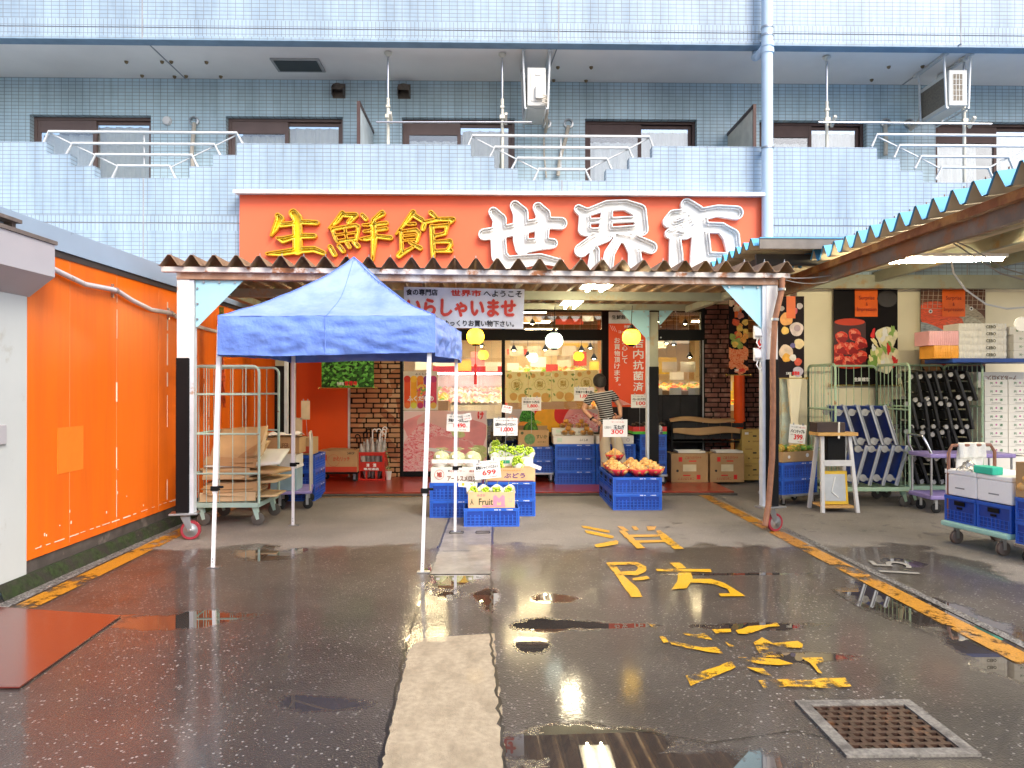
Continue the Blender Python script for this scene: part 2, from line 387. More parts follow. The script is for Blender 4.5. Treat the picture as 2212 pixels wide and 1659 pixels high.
# concrete channel along the lot
conc = pm('damp_concrete', (.27, .25, .22), .45, 0, .22, 5, .25, 90, col2=(.14, .125, .11), mask=(.4, .7), mscale=3.5, coat=.25)
beige = pm('dry_beige_concrete', (.38, .31, .21), .8, 0, .16, 30, .6, 160, col2=(.25, .2, .13), mask=(.45, .75), mscale=9, coat=.04, stretch=(1, .5, 1))
mk = MB(); pts = []
x0, x1 = -.52, -.03
ya, yb = 2.2, 4.42
L_ = [(x0 + rnd.uniform(-.008, .006) + (.05 * (i - 53) / 6 if i > 53 else 0), ya + (yb - ya) * i / 59) for i in range(60)]
R_ = [(x1 + rnd.uniform(-.009, .009), ya + (yb + .08 - ya) * i / 59) for i in range(60)]
mk.add([(p[0] + .095 - .045 * (p[1] - 2.2) * .8, p[1], .004) for p in L_ + R_[::-1]], [tuple(range(119, -1, -1))])
mk.f = [tuple(reversed(f)) for f in mk.f]
struct(mk.build('concrete_strip', beige))
def sheet(name, poly, z, mat):
    mb = MB(); mb.add([(p[0], p[1], z) for p in poly], [tuple(range(len(poly)))]); o = mb.build(name, mat)
    if o.data.polygons[0].normal.z < 0: o.data.flip_normals()
    return struct(o)
for i, (a, b_) in enumerate(((5.93, 6.75), (6.76, 7.6), (7.61, 8.5))):
    sheet('channel_slab', [(-.53, a), (-.05, a), (-.05, b_), (-.53, b_)], .004, conc)
mb = MB()
for dx_ in (-.47, -.2):
    for yy in (7.56, 7.66): mb.cb((dx_ + .06, yy, .007), (.14, .008, .004))
    for xx in (-.01, .13): mb.cb((dx_ + xx, 7.61, .007), (.008, .09, .004))
struct(mb.build('channel_lifting_slots', blackm))
tar = pm('tar_joint', (.015, .014, .013), .3, coat=.4)
def crackline(pts, w_, mat=tar, name='asphalt_joint'):
    mb = MB(); n_ = []
    for a, b_ in zip(pts[:-1], pts[1:]):
        a, b_ = Vector(a), Vector(b_); k = max(2, int((b_ - a).length / .05))
        for i in range(k): n_.append(a.lerp(b_, i / k) + Vector((rnd.uniform(-1, 1) * w_ * .7, rnd.uniform(-1, 1) * w_ * .7, 0)))
    n_.append(Vector(pts[-1]))
    vs = []
    for i, q in enumerate(n_):
        t_ = (n_[min(i + 1, len(n_) - 1)] - n_[max(i - 1, 0)]).normalized(); s_ = Vector((-t_.y, t_.x, 0)) * w_ * rnd.uniform(.35, .7); vs += [q - s_, q + s_]
    mb.add([(v.x, v.y, .0045) for v in vs], [(2 * i, 2 * i + 2, 2 * i + 3, 2 * i + 1) for i in range(len(n_) - 1)]); o = mb.build(name, mat); struct(o)
    if o.data.polygons[0].normal.z < 0: o.data.flip_normals()
crackline([(-.425, 2.2, 0), (-.53, 4.45, 0), (-.535, 10.1, 0)], .012); crackline([(.07, 2.2, 0), (-.035, 4.5, 0), (-.045, 10.1, 0)], .014)
crackline([(-.7, 6.0, 0), (-1.2, 6.1, 0), (-1.9, 5.8, 0), (-2.6, 6.0, 0)], .004, name='asphalt_crack'); crackline([(.2, 3.4, 0), (.9, 3.1, 0), (1.3, 3.2, 0), (1.7, 2.95, 0)], .005, name='asphalt_crack'); crackline([(2.2, 6.5, 0), (2.5, 5.8, 0), (2.45, 5.0, 0), (2.7, 4.2, 0)], .005, name='asphalt_crack')
# yellow road lines and lettering
def worn_yellow(name, thr, col=(.78, .42, .012)):
    m, n, l, b = nodes(name); tc = n.new("ShaderNodeTexCoord")
    nz = n.new("ShaderNodeTexNoise"); nz.inputs["Scale"].default_value = 3.2; nz.inputs["Detail"].default_value = 12; nz.inputs["Roughness"].default_value = .75; l.new(tc.outputs["Object"], nz.inputs["Vector"])
    mr = n.new("ShaderNodeMapRange"); mr.inputs[1].default_value = thr; mr.inputs[2].default_value = thr + .07; l.new(nz.outputs["Fac"], mr.inputs[0])
    b.inputs["Base Color"].default_value = c4(col); b.inputs["Roughness"].default_value = .35; b.inputs["Coat Weight"].default_value = .3; b.inputs["Coat Roughness"].default_value = .1
    n2 = n.new("ShaderNodeTexNoise"); n2.inputs["Scale"].default_value = 120; l.new(tc.outputs["Object"], n2.inputs["Vector"])
    cr = n.new("ShaderNodeValToRGB"); cr.color_ramp.elements[0].position = .35; cr.color_ramp.elements[1].position = .6
    cr.color_ramp.elements[0].color = c4(mul(col, .55)); cr.color_ramp.elements[1].color = c4(col); l.new(n2.outputs["Fac"], cr.inputs[0]); l.new(cr.outputs[0], b.inputs["Base Color"])
    bp = n.new("ShaderNodeBump"); bp.inputs["Strength"].default_value = .4; bp.inputs["Distance"].default_value = .004; l.new(n2.outputs["Fac"], bp.inputs["Height"]); l.new(bp.outputs[0], b.inputs["Normal"])
    t = n.new("ShaderNodeBsdfTransparent"); mx = n.new("ShaderNodeMixShader"); l.new(mr.outputs[0], mx.inputs[0]); l.new(t.outputs[0], mx.inputs[1]); l.new(b.outputs[0], mx.inputs[2])
    l.new(mx.outputs[0], n["Material Output"].inputs[0]); return m
yl = worn_yellow('worn_yellow_line', .43, (.55, .24, .012)); yc = worn_yellow('worn_yellow_paint', .38); yc2 = worn_yellow('very_worn_yellow_paint', .43)
def line(p, q, w_, mat=None):
    p = Vector(p); q = Vector(q); d = (q - p).normalized(); s_ = Vector((-d.y, d.x, 0)) * w_ / 2
    sheet('yellow_line', [p - s_, q - s_, q + s_, p + s_], .005, mat or yl)
line((-3.2, 4.9, 0), (-3.3, 9.9, 0), .17); line((2.86, 10.2, 0), (2.9, 2.5, 0), .16); line((-2.9, 10.08, 0), (-.7, 10.1, 0), .06)
gravel = spots('gravel_mortar', [(.05, .05, .05), (.12, .11, .1), (.24, .23, .22)], 90, .5, bump=.6)
sheet('line_edge_mortar', [(2.99, 10.2), (3.06, 10.2), (3.1, 2.5), (3.03, 2.5)], .004, gravel)
sheet('wall_edge_mortar', [(-3.42, 5.0), (-3.31, 5.0), (-3.41, 9.9), (-3.5, 9.9)], .004, gravel)
LET = {'first': [[(115,258),(150,260),(300,290),(300,303),(270,300),(130,270)],[(140,288),(180,292),(325,325),(325,340),(290,335),(150,305)],[(200,382),(340,352),(360,362),(355,378),(225,400),(210,395)],
 [(350,262),(378,258),(425,290),(395,294)],[(440,262),(470,262),(495,285),(465,288)],[(540,262),(605,262),(592,284),(552,290)],[(385,318),(615,316),(622,330),(395,335)],[(420,356),(700,350),(712,364),(440,372)],[(600,292),(630,290),(782,410),(720,412),(640,350)],[(362,292),(395,290),(530,405),(478,408)]],
 'second': [[(275,498),(320,495),(400,590),(470,650),(515,720),(440,722),(390,650),(330,560)],[(322,494),(480,495),(540,525),(535,555),(480,580),(385,578),(372,556),(470,552),(490,530),(460,510),(332,512)],[(450,600),(545,585),(560,600),(520,612),(450,612)],
 [(690,500),(755,498),(800,535),(735,538)],[(600,540),(955,541),(965,560),(610,555)],[(745,562),(830,565),(840,610),(800,665),(700,675),(740,620)],[(832,605),(960,605),(1040,630),(1100,665),(1180,718),(1020,720),(1010,702),(1085,700),(1060,670),(980,640),(880,630),(832,630)]],
 'third': [[(545,885),(600,900),(615,935),(590,930)],[(680,935),(860,965),(920,955),(965,1000),(880,990),(700,945)],[(615,975),(660,978),(685,1015),(650,1020)],[(690,1005),(900,1050),(1000,1050),(1040,1092),(930,1080),(700,1030)],[(795,1235),(850,1225),(1090,1140),(1122,1180),(900,1270),(830,1300)],
 [(1115,940),(1200,915),(1340,900),(1380,888),(1405,912),(1330,916),(1190,965),(1130,960)],[(960,935),(1080,930),(1085,950),(990,960)],[(1230,1020),(1290,985),(1360,1025),(1520,1008),(1550,1030),(1550,1055),(1395,1052),(1432,1115),(1300,1116),(1250,1060)],[(1045,1015),(1112,1045),(1080,1048)],
 [(1135,1118),(1250,1117),(1400,1130),(1495,1160),(1400,1168),(1270,1160),(1180,1140)],[(1190,1180),(1290,1190),(1352,1240),(1310,1235)],[(1545,1120),(1680,1118),(1690,1150),(1630,1160),(1680,1225),(1650,1215),(1600,1155)],[(1265,1270),(1360,1262),(1600,1265),(1700,1252),(1830,1252),(1870,1310),(1700,1318),(1480,1310),(1300,1315)]]}
for nm_, polys in LET.items():
    mb = MB()
    for i, q_ in enumerate(polys):
        pts = [G((2200 + a / 1.659) / 1.8083, (1900 + b_ / 1.659) / 1.8083) for a, b_ in q_]; fine_ = []
        for k in range(len(pts)):
            a, b_ = pts[k], pts[(k + 1) % len(pts)]; m_ = max(1, int((b_ - a).length / .05))
            for t_ in range(m_): fine_.append(a.lerp(b_, t_ / m_) + Vector((rnd.uniform(-.004, .004), rnd.uniform(-.005, .005), 0)))
        mb.add([(v.x, v.y, .0055 + .0004 * i) for v in fine_], [tuple(range(len(fine_)))])
    o = mb.build('road_lettering', yc2 if nm_ == 'third' else yc); struct(o)
    for pg in o.data.polygons:
        if pg.normal.z < 0: pg.flip()
pale = pm('pale_road_paint', (.24, .23, .21), .6)
o = text("15", pale, None, Matrix.Translation((G(1930, 1226).x, G(1930, 1226).y, .006)) @ Matrix.Rotation(R(75), 4, 'Z'), .42, .3, off=0, name='bay_number'); struct(o)
# red deck in front of the shop
step = pm('red_deck_paint', (.3, .035, .02), .3, 0, .12, 3, .08, 30, col2=(.18, .04, .03), mask=(.55, .7), mscale=3, coat=.3)
mb = MB(); mb.box((-3.5, 10.23, 0), (-.62, 12.0, .045)); mb.box((-.61, 10.23, 0), (3.3, 12.0, .045)); struct(mb.build('shop_step', step))
mb = MB(); mb.box((-3.5, 10.14, 0), (3.32, 10.229, .028)); struct(mb.build('step_kerb', pm('dark_kerb', (.07, .06, .05), .6)))
# steel plate over the ditch at the left
pl = [G(-60, 1311), G(262, 1333), G(42, 1489), G(-60, 1489)]
mb = MB(); mb.prism([(p.x, p.y) for p in pl], .008); mb.v = [v + Vector((0, 0, .005)) for v in mb.v]
chk, n_, l_, b__ = nodes('chequered_red_plate')
tc = n_.new("ShaderNodeTexCoord"); mp = n_.new("ShaderNodeMapping"); mp.inputs["Rotation"].default_value = (0, 0, R(45)); l_.new(tc.outputs["Object"], mp.inputs[0])
ck = n_.new("ShaderNodeTexBrick"); ck.inputs["Scale"].default_value = 1; ck.inputs["Brick Width"].default_value = .03; ck.inputs["Row Height"].default_value = .015; ck.inputs["Mortar Size"].default_value = .004; l_.new(mp.outputs[0], ck.inputs["Vector"])
ck.inputs["Color1"].default_value = (.13, .022, .014, 1); ck.inputs["Color2"].default_value = (.16, .03, .018, 1); ck.inputs["Mortar"].default_value = (.12, .025, .018, 1)
l_.new(ck.outputs["Color"], b__.inputs["Base Color"]); b__.inputs["Roughness"].default_value = .25; b__.inputs["Coat Weight"].default_value = .6; b__.inputs["Coat Roughness"].default_value = .12
bp = n_.new("ShaderNodeBump"); bp.inputs["Strength"].default_value = .5; bp.inputs["Distance"].default_value = .003; l_.new(ck.outputs["Fac"], bp.inputs["Height"]); l_.new(bp.outputs[0], b__.inputs["Normal"])
tag(mb.build('steel_plate', chk), 'red chequered steel plate lying on the wet asphalt at the left', 'steel plate')
# drain
dr = thing('drain_grate', 'rusty slotted drain grate in a pale concrete frame, sunk in the asphalt', 'drain', ((DX0 + DX1) / 2, (DY0 + DY1) / 2, 0))
mb = MB(); fw = .055
for a, b_ in (((DX0, DY0), (DX1, DY0 + fw)), ((DX0, DY1 - fw), (DX1, DY1)), ((DX0, DY0 + fw), (DX0 + fw, DY1 - fw)), ((DX1 - fw, DY0 + fw), (DX1, DY1 - fw))): mb.box((a[0], a[1], -.3), (b_[0], b_[1], .012))
mb.build('frame', pm('speckled_concrete', (.19, .175, .15), .65, 0, .35, 60, .5, 150, col2=(.09, .08, .07), mask=(.5, .65), mscale=8), dr)
mb = MB(); gx0, gx1, gy0, gy1 = DX0 + fw, DX1 - fw, DY0 + fw, DY1 - fw
nr, nc = 8, 8
for j in range(nr + 1):
    y_ = gy0 + (gy1 - gy0) * j / nr; mb.box((gx0, max(gy0, y_ - .012), -.03), (gx1, min(gy1, y_ + .012), .006))
for j in range(nr):
    y0_ = gy0 + (gy1 - gy0) * j / nr + .012; y1_ = gy0 + (gy1 - gy0) * (j + 1) / nr - .012
    for i in range(nc + 1):
        xx = gx0 + (gx1 - gx0) * (i + (.5 if j % 2 else 0)) / nc
        a = max(gx0, xx - .011); b_ = min(gx1, xx + .011)
        if b_ > a: mb.box((a, y0_, -.03), (b_, y1_, .0055))
mb.build('grate', pm('rusty_grate', (.06, .032, .022), .5, .3, .4, 30, .3, 80, col2=(.18, .08, .035), mask=(.56, .68), mscale=10, coat=.3), dr)
mb = MB(); mb.box((gx0, gy0, -.29), (gx1, gy1, -.28)); mb.build('sump', pm('dark_sump', (.01, .009, .008), .2), dr)

# ================================================================ the apartment building
YB, YR = 9.8, 11.1
tb = tile('blue_mosaic_tile', (.37, .49, .61), (.24, .27, .3)); tbv = tile('blue_soldier_tile', (.39, .51, .63), (.24, .27, .3), .0515, .104)
tr = tile('blue_balcony_tile', (.56, .74, .83), (.3, .36, .4))
apt = thing('apartment_building', 'apartment block faced in pale blue mosaic tile with stepped balcony parapet above the shop', 'building', (0, 9.8, 0))
XZ = Matrix.Translation((0, YB + .16, 0)) @ Matrix.Rotation(R(90), 4, 'X')
ZT, ZB, ZS = 4.70, 2.86, 6.06
def notch(cx, half):
    out = []; w0 = half
    for k in range(3): out += [(w0 + .309 * (3 - k), ZT - .1545 * k), (w0 + .309 * (3 - k), ZT - .1545 * (k + 1))]
    out = out[:6]; L = [(cx - a, z) for a, z in out]
    L += [(cx - half + 0, L[-1][1])] if False else []
    return L, [(cx + a, z) for a, z in out][::-1]
N1 = (P(204, 377, YB).x + P(409, 377, YB).x) / 2; N2 = (P(1118, 384, YB).x + P(1309, 384, YB).x) / 2; N3 = (P(1996, 381, YB).x + P(2168, 381, YB).x) / 2
h1 = (P(409, 377, YB).x - P(204, 377, YB).x) / 2; h2 = .585; h3 = .56
prof = [(-9.5, ZT)]
for cx, hf in ((N1, h1), (N2, h2), (N3, h3)):
    st = [(hf + .62, hf + .31, hf)]
    a0 = hf + .62; prof += [(cx - a0, ZT), (cx - a0, ZT - .155), (cx - a0 + .31, ZT - .155), (cx - a0 + .31, ZT - .31), (cx - hf, ZT - .31), (cx - hf, ZT - .465),
                            (cx + hf, ZT - .465), (cx + hf, ZT - .31), (cx + a0 - .31, ZT - .31), (cx + a0 - .31, ZT - .155), (cx + a0, ZT - .155), (cx + a0, ZT)]
prof += [(9.5, ZT), (9.5, 3.751), (-9.5, 3.751)]
MB().prism(prof, .16, XZ).build('balcony_parapet', tb, apt)
mb = MB(); mb.box((-9.5, YB, 3.655), (9.5, YB + .16, 3.751)); mb.box((-9.5, YB, 3.545), (9.5, YB + .16, 3.64)); mb.build('soldier_course', tbv, apt)
MB().box((-9.5, YB + .008, 3.64), (9.5, YB + .16, 3.655)).build('horizontal_joint', pm('joint_sealant', (.3, .31, .33), .6), apt)
MB().box((-9.5, YB, ZB), (9.5, YB + .16, 3.545)).build('lower_facade', tb, apt)
za, zb = Z(49.5, YB), Z(17, YB)
MB().box((-9.5, YB, ZS), (9.5, YB + .16, za - .215)).build('upper_parapet', tb, apt)
MB().box((-9.5, YB, za + .0), (9.5, YB + .16, 8.6)).build('upper_parapet', tb, apt)
mb = MB(); mb.box((-9.5, YB, za - .1), (9.5, YB + .16, za)); mb.box((-9.5, YB, za - .215), (9.5, YB + .16, za - .115)); mb.build('soldier_course', tbv, apt)
MB().box((-9.5, YB + .008, za - .115), (9.5, YB + .16, za - .1)).build('horizontal_joint', MT['joint_sealant'], apt)
soff = pm('painted_soffit', (.86, .83, .79), .7, 0, .06, 1.2, .03, 30)
MB().box((-9.5, YB + .16, ZS + .02), (9.5, YR + .3, ZS + .2)).build('balcony_soffit', soff, apt)
MB().box((-9.5, YB - .012, ZS - .012), (9.5, YB + .16, ZS)).build('drip_edge', pm('blue_drip_edge', (.2, .3, .4), .5), apt)
MB().box((-9.5, YB + .16, ZB), (9.5, 12.2, 3.05)).build('lower_slab', soff, apt)
for px_, a, b_ in ((306, -1, 3), (1207, -1, 3), (2077, -1, 3), (309, 0, 0), (1214, 0, 0), (2090, 0, 0)):
    xx = X(px_, YB); mb = MB()
    if a == -1: mb.box((xx - .009, YB - .003, ZS), (xx + .009, YB + .002, 8.6))
    else: mb.box((xx - .009, YB - .003, ZB), (xx + .009, YB + .002, ZT - .465))
    mb.build('expansion_joint', MT['joint_sealant'], apt)
for a, b_ in ((306, 400), (1207, 1176), (2077, 1950)):
    p = G(a + (4 if a < 500 else 0), 84 + (10 if a > 500 else 0), ZS + .018); q = Vector((X(b_, YR), YR, ZS + .018)); mb = MB(); mb.bar(p, q, .014)
    mb.build('soffit_joint', MT['joint_sealant'], apt)
# rear wall with openings
WIN = [(63, 325, 247), (487, 740, 252), (868, 1112, 257), (1264, 1506, 257), (1641, 1873, 256), (2022, 2300, 257)]
zt = 5.53; xs = [-9.5]; mb = MB(); mb.box((-9.5, YR, zt), (9.5, YR + .2, ZS + .02))
for a, b_, _ in WIN: xs += [X(a, YR), X(b_, YR)]
xs.append(9.5)
for i in range(0, len(xs), 2): mb.box((xs[i], YR, 3.05), (xs[i + 1], YR + .2, zt))
mb.build('balcony_wall', tr, apt)
brown = pm('bronze_window_frame', (.19, .13, .115), .4, .3, .08, 5, .03); brownd = pm('dark_bronze_frame', (.09, .055, .05), .4, .3)
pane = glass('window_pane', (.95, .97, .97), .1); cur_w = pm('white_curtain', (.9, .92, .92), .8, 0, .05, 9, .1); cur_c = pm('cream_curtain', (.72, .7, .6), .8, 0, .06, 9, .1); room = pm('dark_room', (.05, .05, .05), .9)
def curtain(x0, x1, z0, z1, y, mat, par, amp=.02, fr=38):
    MB().grid(lambda u, v: Vector((x0 + (x1 - x0) * u, y + amp * math.sin(u * (x1 - x0) * fr + 1.2 * math.sin(v * 3 + x0)) + amp * .5 * math.sin(u * (x1 - x0) * fr * 2.3), z0 + (z1 - z0) * v)), 60, 6).build('curtain', mat, par, smooth='all')
for k, (a, b_, py_) in enumerate(WIN):
    x0, x1 = X(a, YR), X(b_, YR); fm = brown if k < 3 else brownd
    mb = MB(); y = YR + .1; t = .045
    mb.box((x0, y, 3.05), (x0 + t, y + .09, zt)); mb.box((x1 - t, y, 3.05), (x1, y + .09, zt)); mb.box((x0 + t, y, zt - t), (x1 - t, y + .09, zt))
    wn = mb.build('window_frame', fm, apt, bevel=.004)
    xm = (x0 + x1) / 2; drop = .13 if k != 5 else .2
    mb = MB()
    for (s0, s1, yy, dz) in ((x0 + t, xm + .025, y + .012, drop), (xm - .025, x1 - t, y + .05, 0)):
        mb.box((s0, yy, 3.05), (s0 + .05, yy + .03, zt - t)); mb.box((s1 - .05, yy, 3.05), (s1, yy + .03, zt - t)); mb.box((s0 + .05, yy, zt - t - .05 - dz), (s1 - .05, yy + .03, zt - t))
    mb.build('sash', fm, wn, bevel=.003)
    mb = MB()
    for (s0, s1, yy, dz) in ((x0 + t + .05, xm - .025, y + .028, drop), (xm + .025, x1 - t - .05, y + .066, 0)): mb.box((s0, yy, 3.05), (s1, yy + .006, zt - t - .05 - dz))
    mb.build('pane', pane, wn)
    if k in (0, 1):
        curtain(x0 + .05, xm, 3.1, zt - .22, y + .14, cur_w if k == 0 else cur_c, wn); curtain(xm, x1 - .05, 3.1, zt - .1, y + .14, cur_c, wn)
    else: curtain(x0 + .05, xm - (.2 if k == 5 else 0), 3.1, zt - .28, y + .15, cur_w, wn); curtain(xm + .05, x1 - .05, 3.1, zt - .12, y + .15, cur_w if k != 2 else cur_c, wn)
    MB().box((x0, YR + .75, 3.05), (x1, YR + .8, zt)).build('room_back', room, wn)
# railings
rail_m = pm('grey_painted_rail', (.62, .64, .64), .35, .2, .05)
def railing(fx, bars, mids, vx=None):
    mb = MB(); Y = YB + .07; pts = []
    for (xa, xb, y, la, lb, ly) in bars:
        p0, p1, p2, p3 = P(fx(la), ly / 3 + 1, Y), P(fx(xa), y / 3, Y), P(fx(xb), y / 3, Y), P(fx(lb), ly / 3 + 1, Y); zz = (p1.z + p2.z) / 2
        p1.z = p2.z = zz; p0.z = p3.z = zz - .165; mb.tube([p0, p1, p2, p3], .019, 8); pts.append((p1, p2))
    for i in range(len(pts) - 1):
        for j in (0, 1): a = pts[i][j] + Vector((0, .03, -.01)); b2 = pts[i + 1][j] + Vector((0, .03, -.01)); mb.tube([a, b2], .011, 6)
    if vx: a = P(fx(vx), 300, Y + .03); mb.tube([(a.x, a.y, pts[-1][0].z), (a.x, a.y, pts[0][0].z)], .009, 6)
    return mb.build('balcony_railing', rail_m, apt, smooth=True)
railing(lambda c: c / 3, [(315, 1535, 857, 280, 1578, 905), (470, 1390, 932, 425, 1432, 985), (620, 1245, 1003, 580, 1283, 1058), (765, 1100, 1075, 727, 1137, 1130)], 0, 935)
railing(lambda c: 737.2 + c / 3, [(850, 1995, 882, 815, 2025, 938), (995, 1860, 956, 955, 1895, 1010), (1140, 1720, 1026, 1100, 1755, 1080), (1280, 1580, 1097, 1243, 1617, 1152)], 0, 1423)
railing(lambda c: 1474.4 + c / 3, [(1260, 2400, 876, 1225, 2435, 930), (1405, 2255, 945, 1370, 2290, 1000), (1545, 2110, 1015, 1505, 2145, 1068), (1680, 1980, 1085, 1640, 2015, 1138)], 0)
# partitions, hatch, vents, sleeves, pipe
for (xx, m_) in ((-1.85, pm('grey_partition', (.45, .52, .56), .5)), (3.5, pm('cream_partition', (.66, .62, .52), .6))):
    q = MB().box((xx - .012, 9.98, 3.05), (xx + .012, YR, 5.28)).build('balcony_partition', m_, apt)
    MB().box((xx - .022, 9.96, 5.28), (xx + .022, YR, 5.33)).box((xx - .022, 9.955, 3.05), (xx + .022, 9.98, 5.33)).build('partition_frame', brownd, q)
h = [G(585, 120, ZS + .012), G(683, 121, ZS + .012), G(698, 160, ZS + .012), G(609, 159, ZS + .012)]
mb = MB(); c_ = sum(h, Vector()) / 4; mb.cb((c_.x, c_.y, ZS + .01), (.68, .42, .024)); hq = mb.build('soffit_hatch', pm('hatch_frame', (.4, .4, .39), .5), apt)
MB().cb((c_.x, c_.y, ZS - .004), (.6, .34, .008)).build('hatch_panel', pm('dark_hatch_panel', (.03, .035, .035), .3), hq)
for (px_, py_) in ((273, 134), (350, 134), (370, 134), (446, 135), (307, 164), (377, 166), (402, 165), (477, 166), (1205, 146), (1277, 146), (1266, 175), (1196, 174), (1920, 145), (1883, 173), (1993, 144)):
    p = G(px_, py_, ZS + .01); mb = MB(); mb.lathe([(.0, -.03), (.022, -.015), (.03, .012)], p, 8)
    mb.build('anchor_bolt', pm('stained_bolt', (.25, .18, .1), .5, .5), apt)
for px_ in (732, 873):
    c_ = Vector((X(px_, YR), YR, Z(199, YR))); mb = MB()
    mb.grid(lambda u, v: c_ + Vector((.088 * math.cos(math.pi * u), -.13 * v * (1 if v < .99 else 1), .088 * math.sin(math.pi * u) * (1 - .25 * v))), 12, 4)
    mb.box(c_ + Vector((-.088, -.13, -.1)), c_ + Vector((-.08, 0, 0))); mb.box(c_ + Vector((.08, -.13, -.1)), c_ + Vector((.088, 0, 0)))
    mb.grid(lambda u, v: c_ + Vector((.088 * math.cos(math.pi * u), -.13, .066 * math.sin(math.pi * u) * v - .03 * (1 - v))), 12, 2)
    mb.box(c_ + Vector((-.095, -.006, -.115)), c_ + Vector((.095, 0, .1)))
    mb.build('vent_hood', pm('bronze_vent', (.17, .14, .12), .4, .6, col2=(.03, .03, .03), mask=(.5, .65)), apt, smooth=True)
for (px_, py_) in ((420, 263), (1228, 268), (1180, 268), (1912, 267), (1963, 268)):
    c_ = P(px_, py_, YR); mb = MB(); mb.lathe([(.05, 0), (.075, 0), (.075, .03), (.05, .035), (.045, .0)], c_, 16, Matrix.Rotation(R(90), 4, 'X'), cap=False)
    mb.build('pipe_sleeve', steel, apt, smooth=True)
MB().lathe([(.068, 0), (.068, .03), (.055, .05), (0.001, .055)], P(362, 262, YR), 20, Matrix.Rotation(R(90), 4, 'X')).build('vent_cap', white, apt, smooth=True)
duct = pm('beige_duct_tape', (.55, .5, .42), .7, 0, .1, 20, .3, 60)
for pts in (((420, 266), (418, 285), (414, 330), (418, 375)), ((1228, 272), (1222, 300), (1210, 340), (1205, 380)), ((1912, 270), (1914, 300), (1913, 335)), ):
    mb = MB(); mb.tube([P(a, b_, YR - .05 - .02 * (i > 0)) for i, (a, b_) in enumerate(pts)], .03, 8); mb.build('refrigerant_pipe', duct, apt, smooth=True)
mb = MB()
mb.tube([P(1963, 270, YR - .03), P(1967, 280, YR - .08), P(1985, 262, 10.9), P(1993, 240, 10.8), P(1990, 235, 10.7)], .028, 8)
mb.build('refrigerant_pipe', duct, apt, smooth=True); mb = MB(); mb.tube([P(1180, 270, YR - .03), P(1178, 285, YR - .07), P(1181, 262, 10.9), P(1178, 245, 10.7)], .026, 8)
mb.tube([P(1175, 290, YR - .05), P(1175, 330, YR - .05), P(1180, 384, YR - .05)], .012, 8)
mb.build('refrigerant_pipe', duct, apt, smooth=True)
pb = pm('pale_blue_pipe', (.5, .64, .78), .35, 0, .05, 2, .02)
px0, px1 = X(1658, 9.62), 0
mb = MB(); mb.tube([(px0, 9.62, 8.6), (px0, 9.62, 3.2)], .073, 20)
for py_ in (98, 112): mb.tube([P(1658, py_ - 6, 9.62) * 1, P(1658, py_ + 4, 9.62)], .083, 20)
mb.tube([P(1650, 104, 9.64), P(1636, 122, 9.75), P(1632, 122, 9.9)], .05, 12); mb.tube([P(1632, 124, 9.9), G(1634, 112, ZS)], .055, 12)
dp = mb.build('downpipe', pb, apt, smooth=True)
mb = MB()
for py_ in (60, 77, 320): q = P(1658, py_, 9.62); mb.tube([(px0, 9.62, q.z - .012), (px0, 9.62, q.z + .012)], .08, 20); mb.cb((px0, 9.71, q.z), (.05, .18, .02))
mb.build('pipe_clamp', steel, dp)
# ---- air conditioners hung from the soffit
acw = pm('ac_casing', (.7, .69, .64), .45, 0, .05, 3, .05, 40, col2=(.45, .42, .36), mask=(.6, .7)); finm = spots('condenser_fins', [(.12, .1, .08), (.3, .26, .2)], 40, .6, kind='NOISE', stretch=(1, 3, 1))
def ac(xc, y0, y1, z0, z1, label, wdt, grille):
    t = thing('air_conditioner', label, 'air conditioner', (xc, (y0 + y1) / 2, z0), 'air conditioners hung under the balcony soffit')
    bd = MB().box((xc - wdt / 2, y0, z0), (xc + wdt / 2, y1, z1)).build('casing', acw, t, bevel=.012)
    mb = MB(); mb.box((xc - wdt / 2 - .004, y0 + .06, z0 + .05), (xc - wdt / 2, y1 - .05, z1 - .06)); mb.build('condenser_coil', finm, bd)
    mb = MB()
    if grille:
        for i in range(4): mb.box((xc - .08 + i * .045, y0 - .006, z0 + .06), (xc - .072 + i * .045, y0, z1 - .06))
        for i in range(6): mb.box((xc - .08, y0 - .005, z0 + .06 + i * (z1 - z0 - .12) / 5), (xc + .07, y0, z0 + .066 + i * (z1 - z0 - .12) / 5))
        MB().box((xc - .07, y0 - .002, z0 + .06), (xc + .06, y0 - .0005, z1 - .06)).build('fin_panel', finm, bd)
    else:
        mb.cb((xc + .03, y0 - .03, z0 + .17), (.09, .06, .17)); mb.cb((xc + .02, y0 - .008, z1 - .1), (.07, .016, .03)); mb.cb((xc - .0, y0 - .004, (z0 + z1) / 2), (.16, .008, .4))
    mb.build('service_cover' if not grille else 'grille', acw, bd, bevel=.004)
    mb = MB(); a = wdt / 2 + .05
    for yy in (y0 + .02, y1 - .12):
        mb.tube([(xc - a - .01, yy, ZS), (xc - a + .02, yy, z0 - .03), (xc + a - .02, yy, z0 - .03), (xc + a + .01, yy, ZS)], .016, 8)
    for s_ in (-1, 1): mb.bar((xc + s_ * a, y0 - .05, ZS - .01), (xc + s_ * a, y1, ZS - .01), .04); mb.tube([(xc + s_ * (a - .03), y0, z0 - .03), (xc + s_ * (a - .03), y1, z0 - .03)], .014, 8)
    mb.build('hanging_bracket', rail_m, t, smooth=True)
    return t
c1 = P(1159, 187, 10.0); t = ac(c1.x, 10.0, 10.75, Z(228, 10.0), Z(145, 10.0), 'air conditioner with a plain white end panel, hung in a steel frame above the sign', .25, False)
mb = MB()
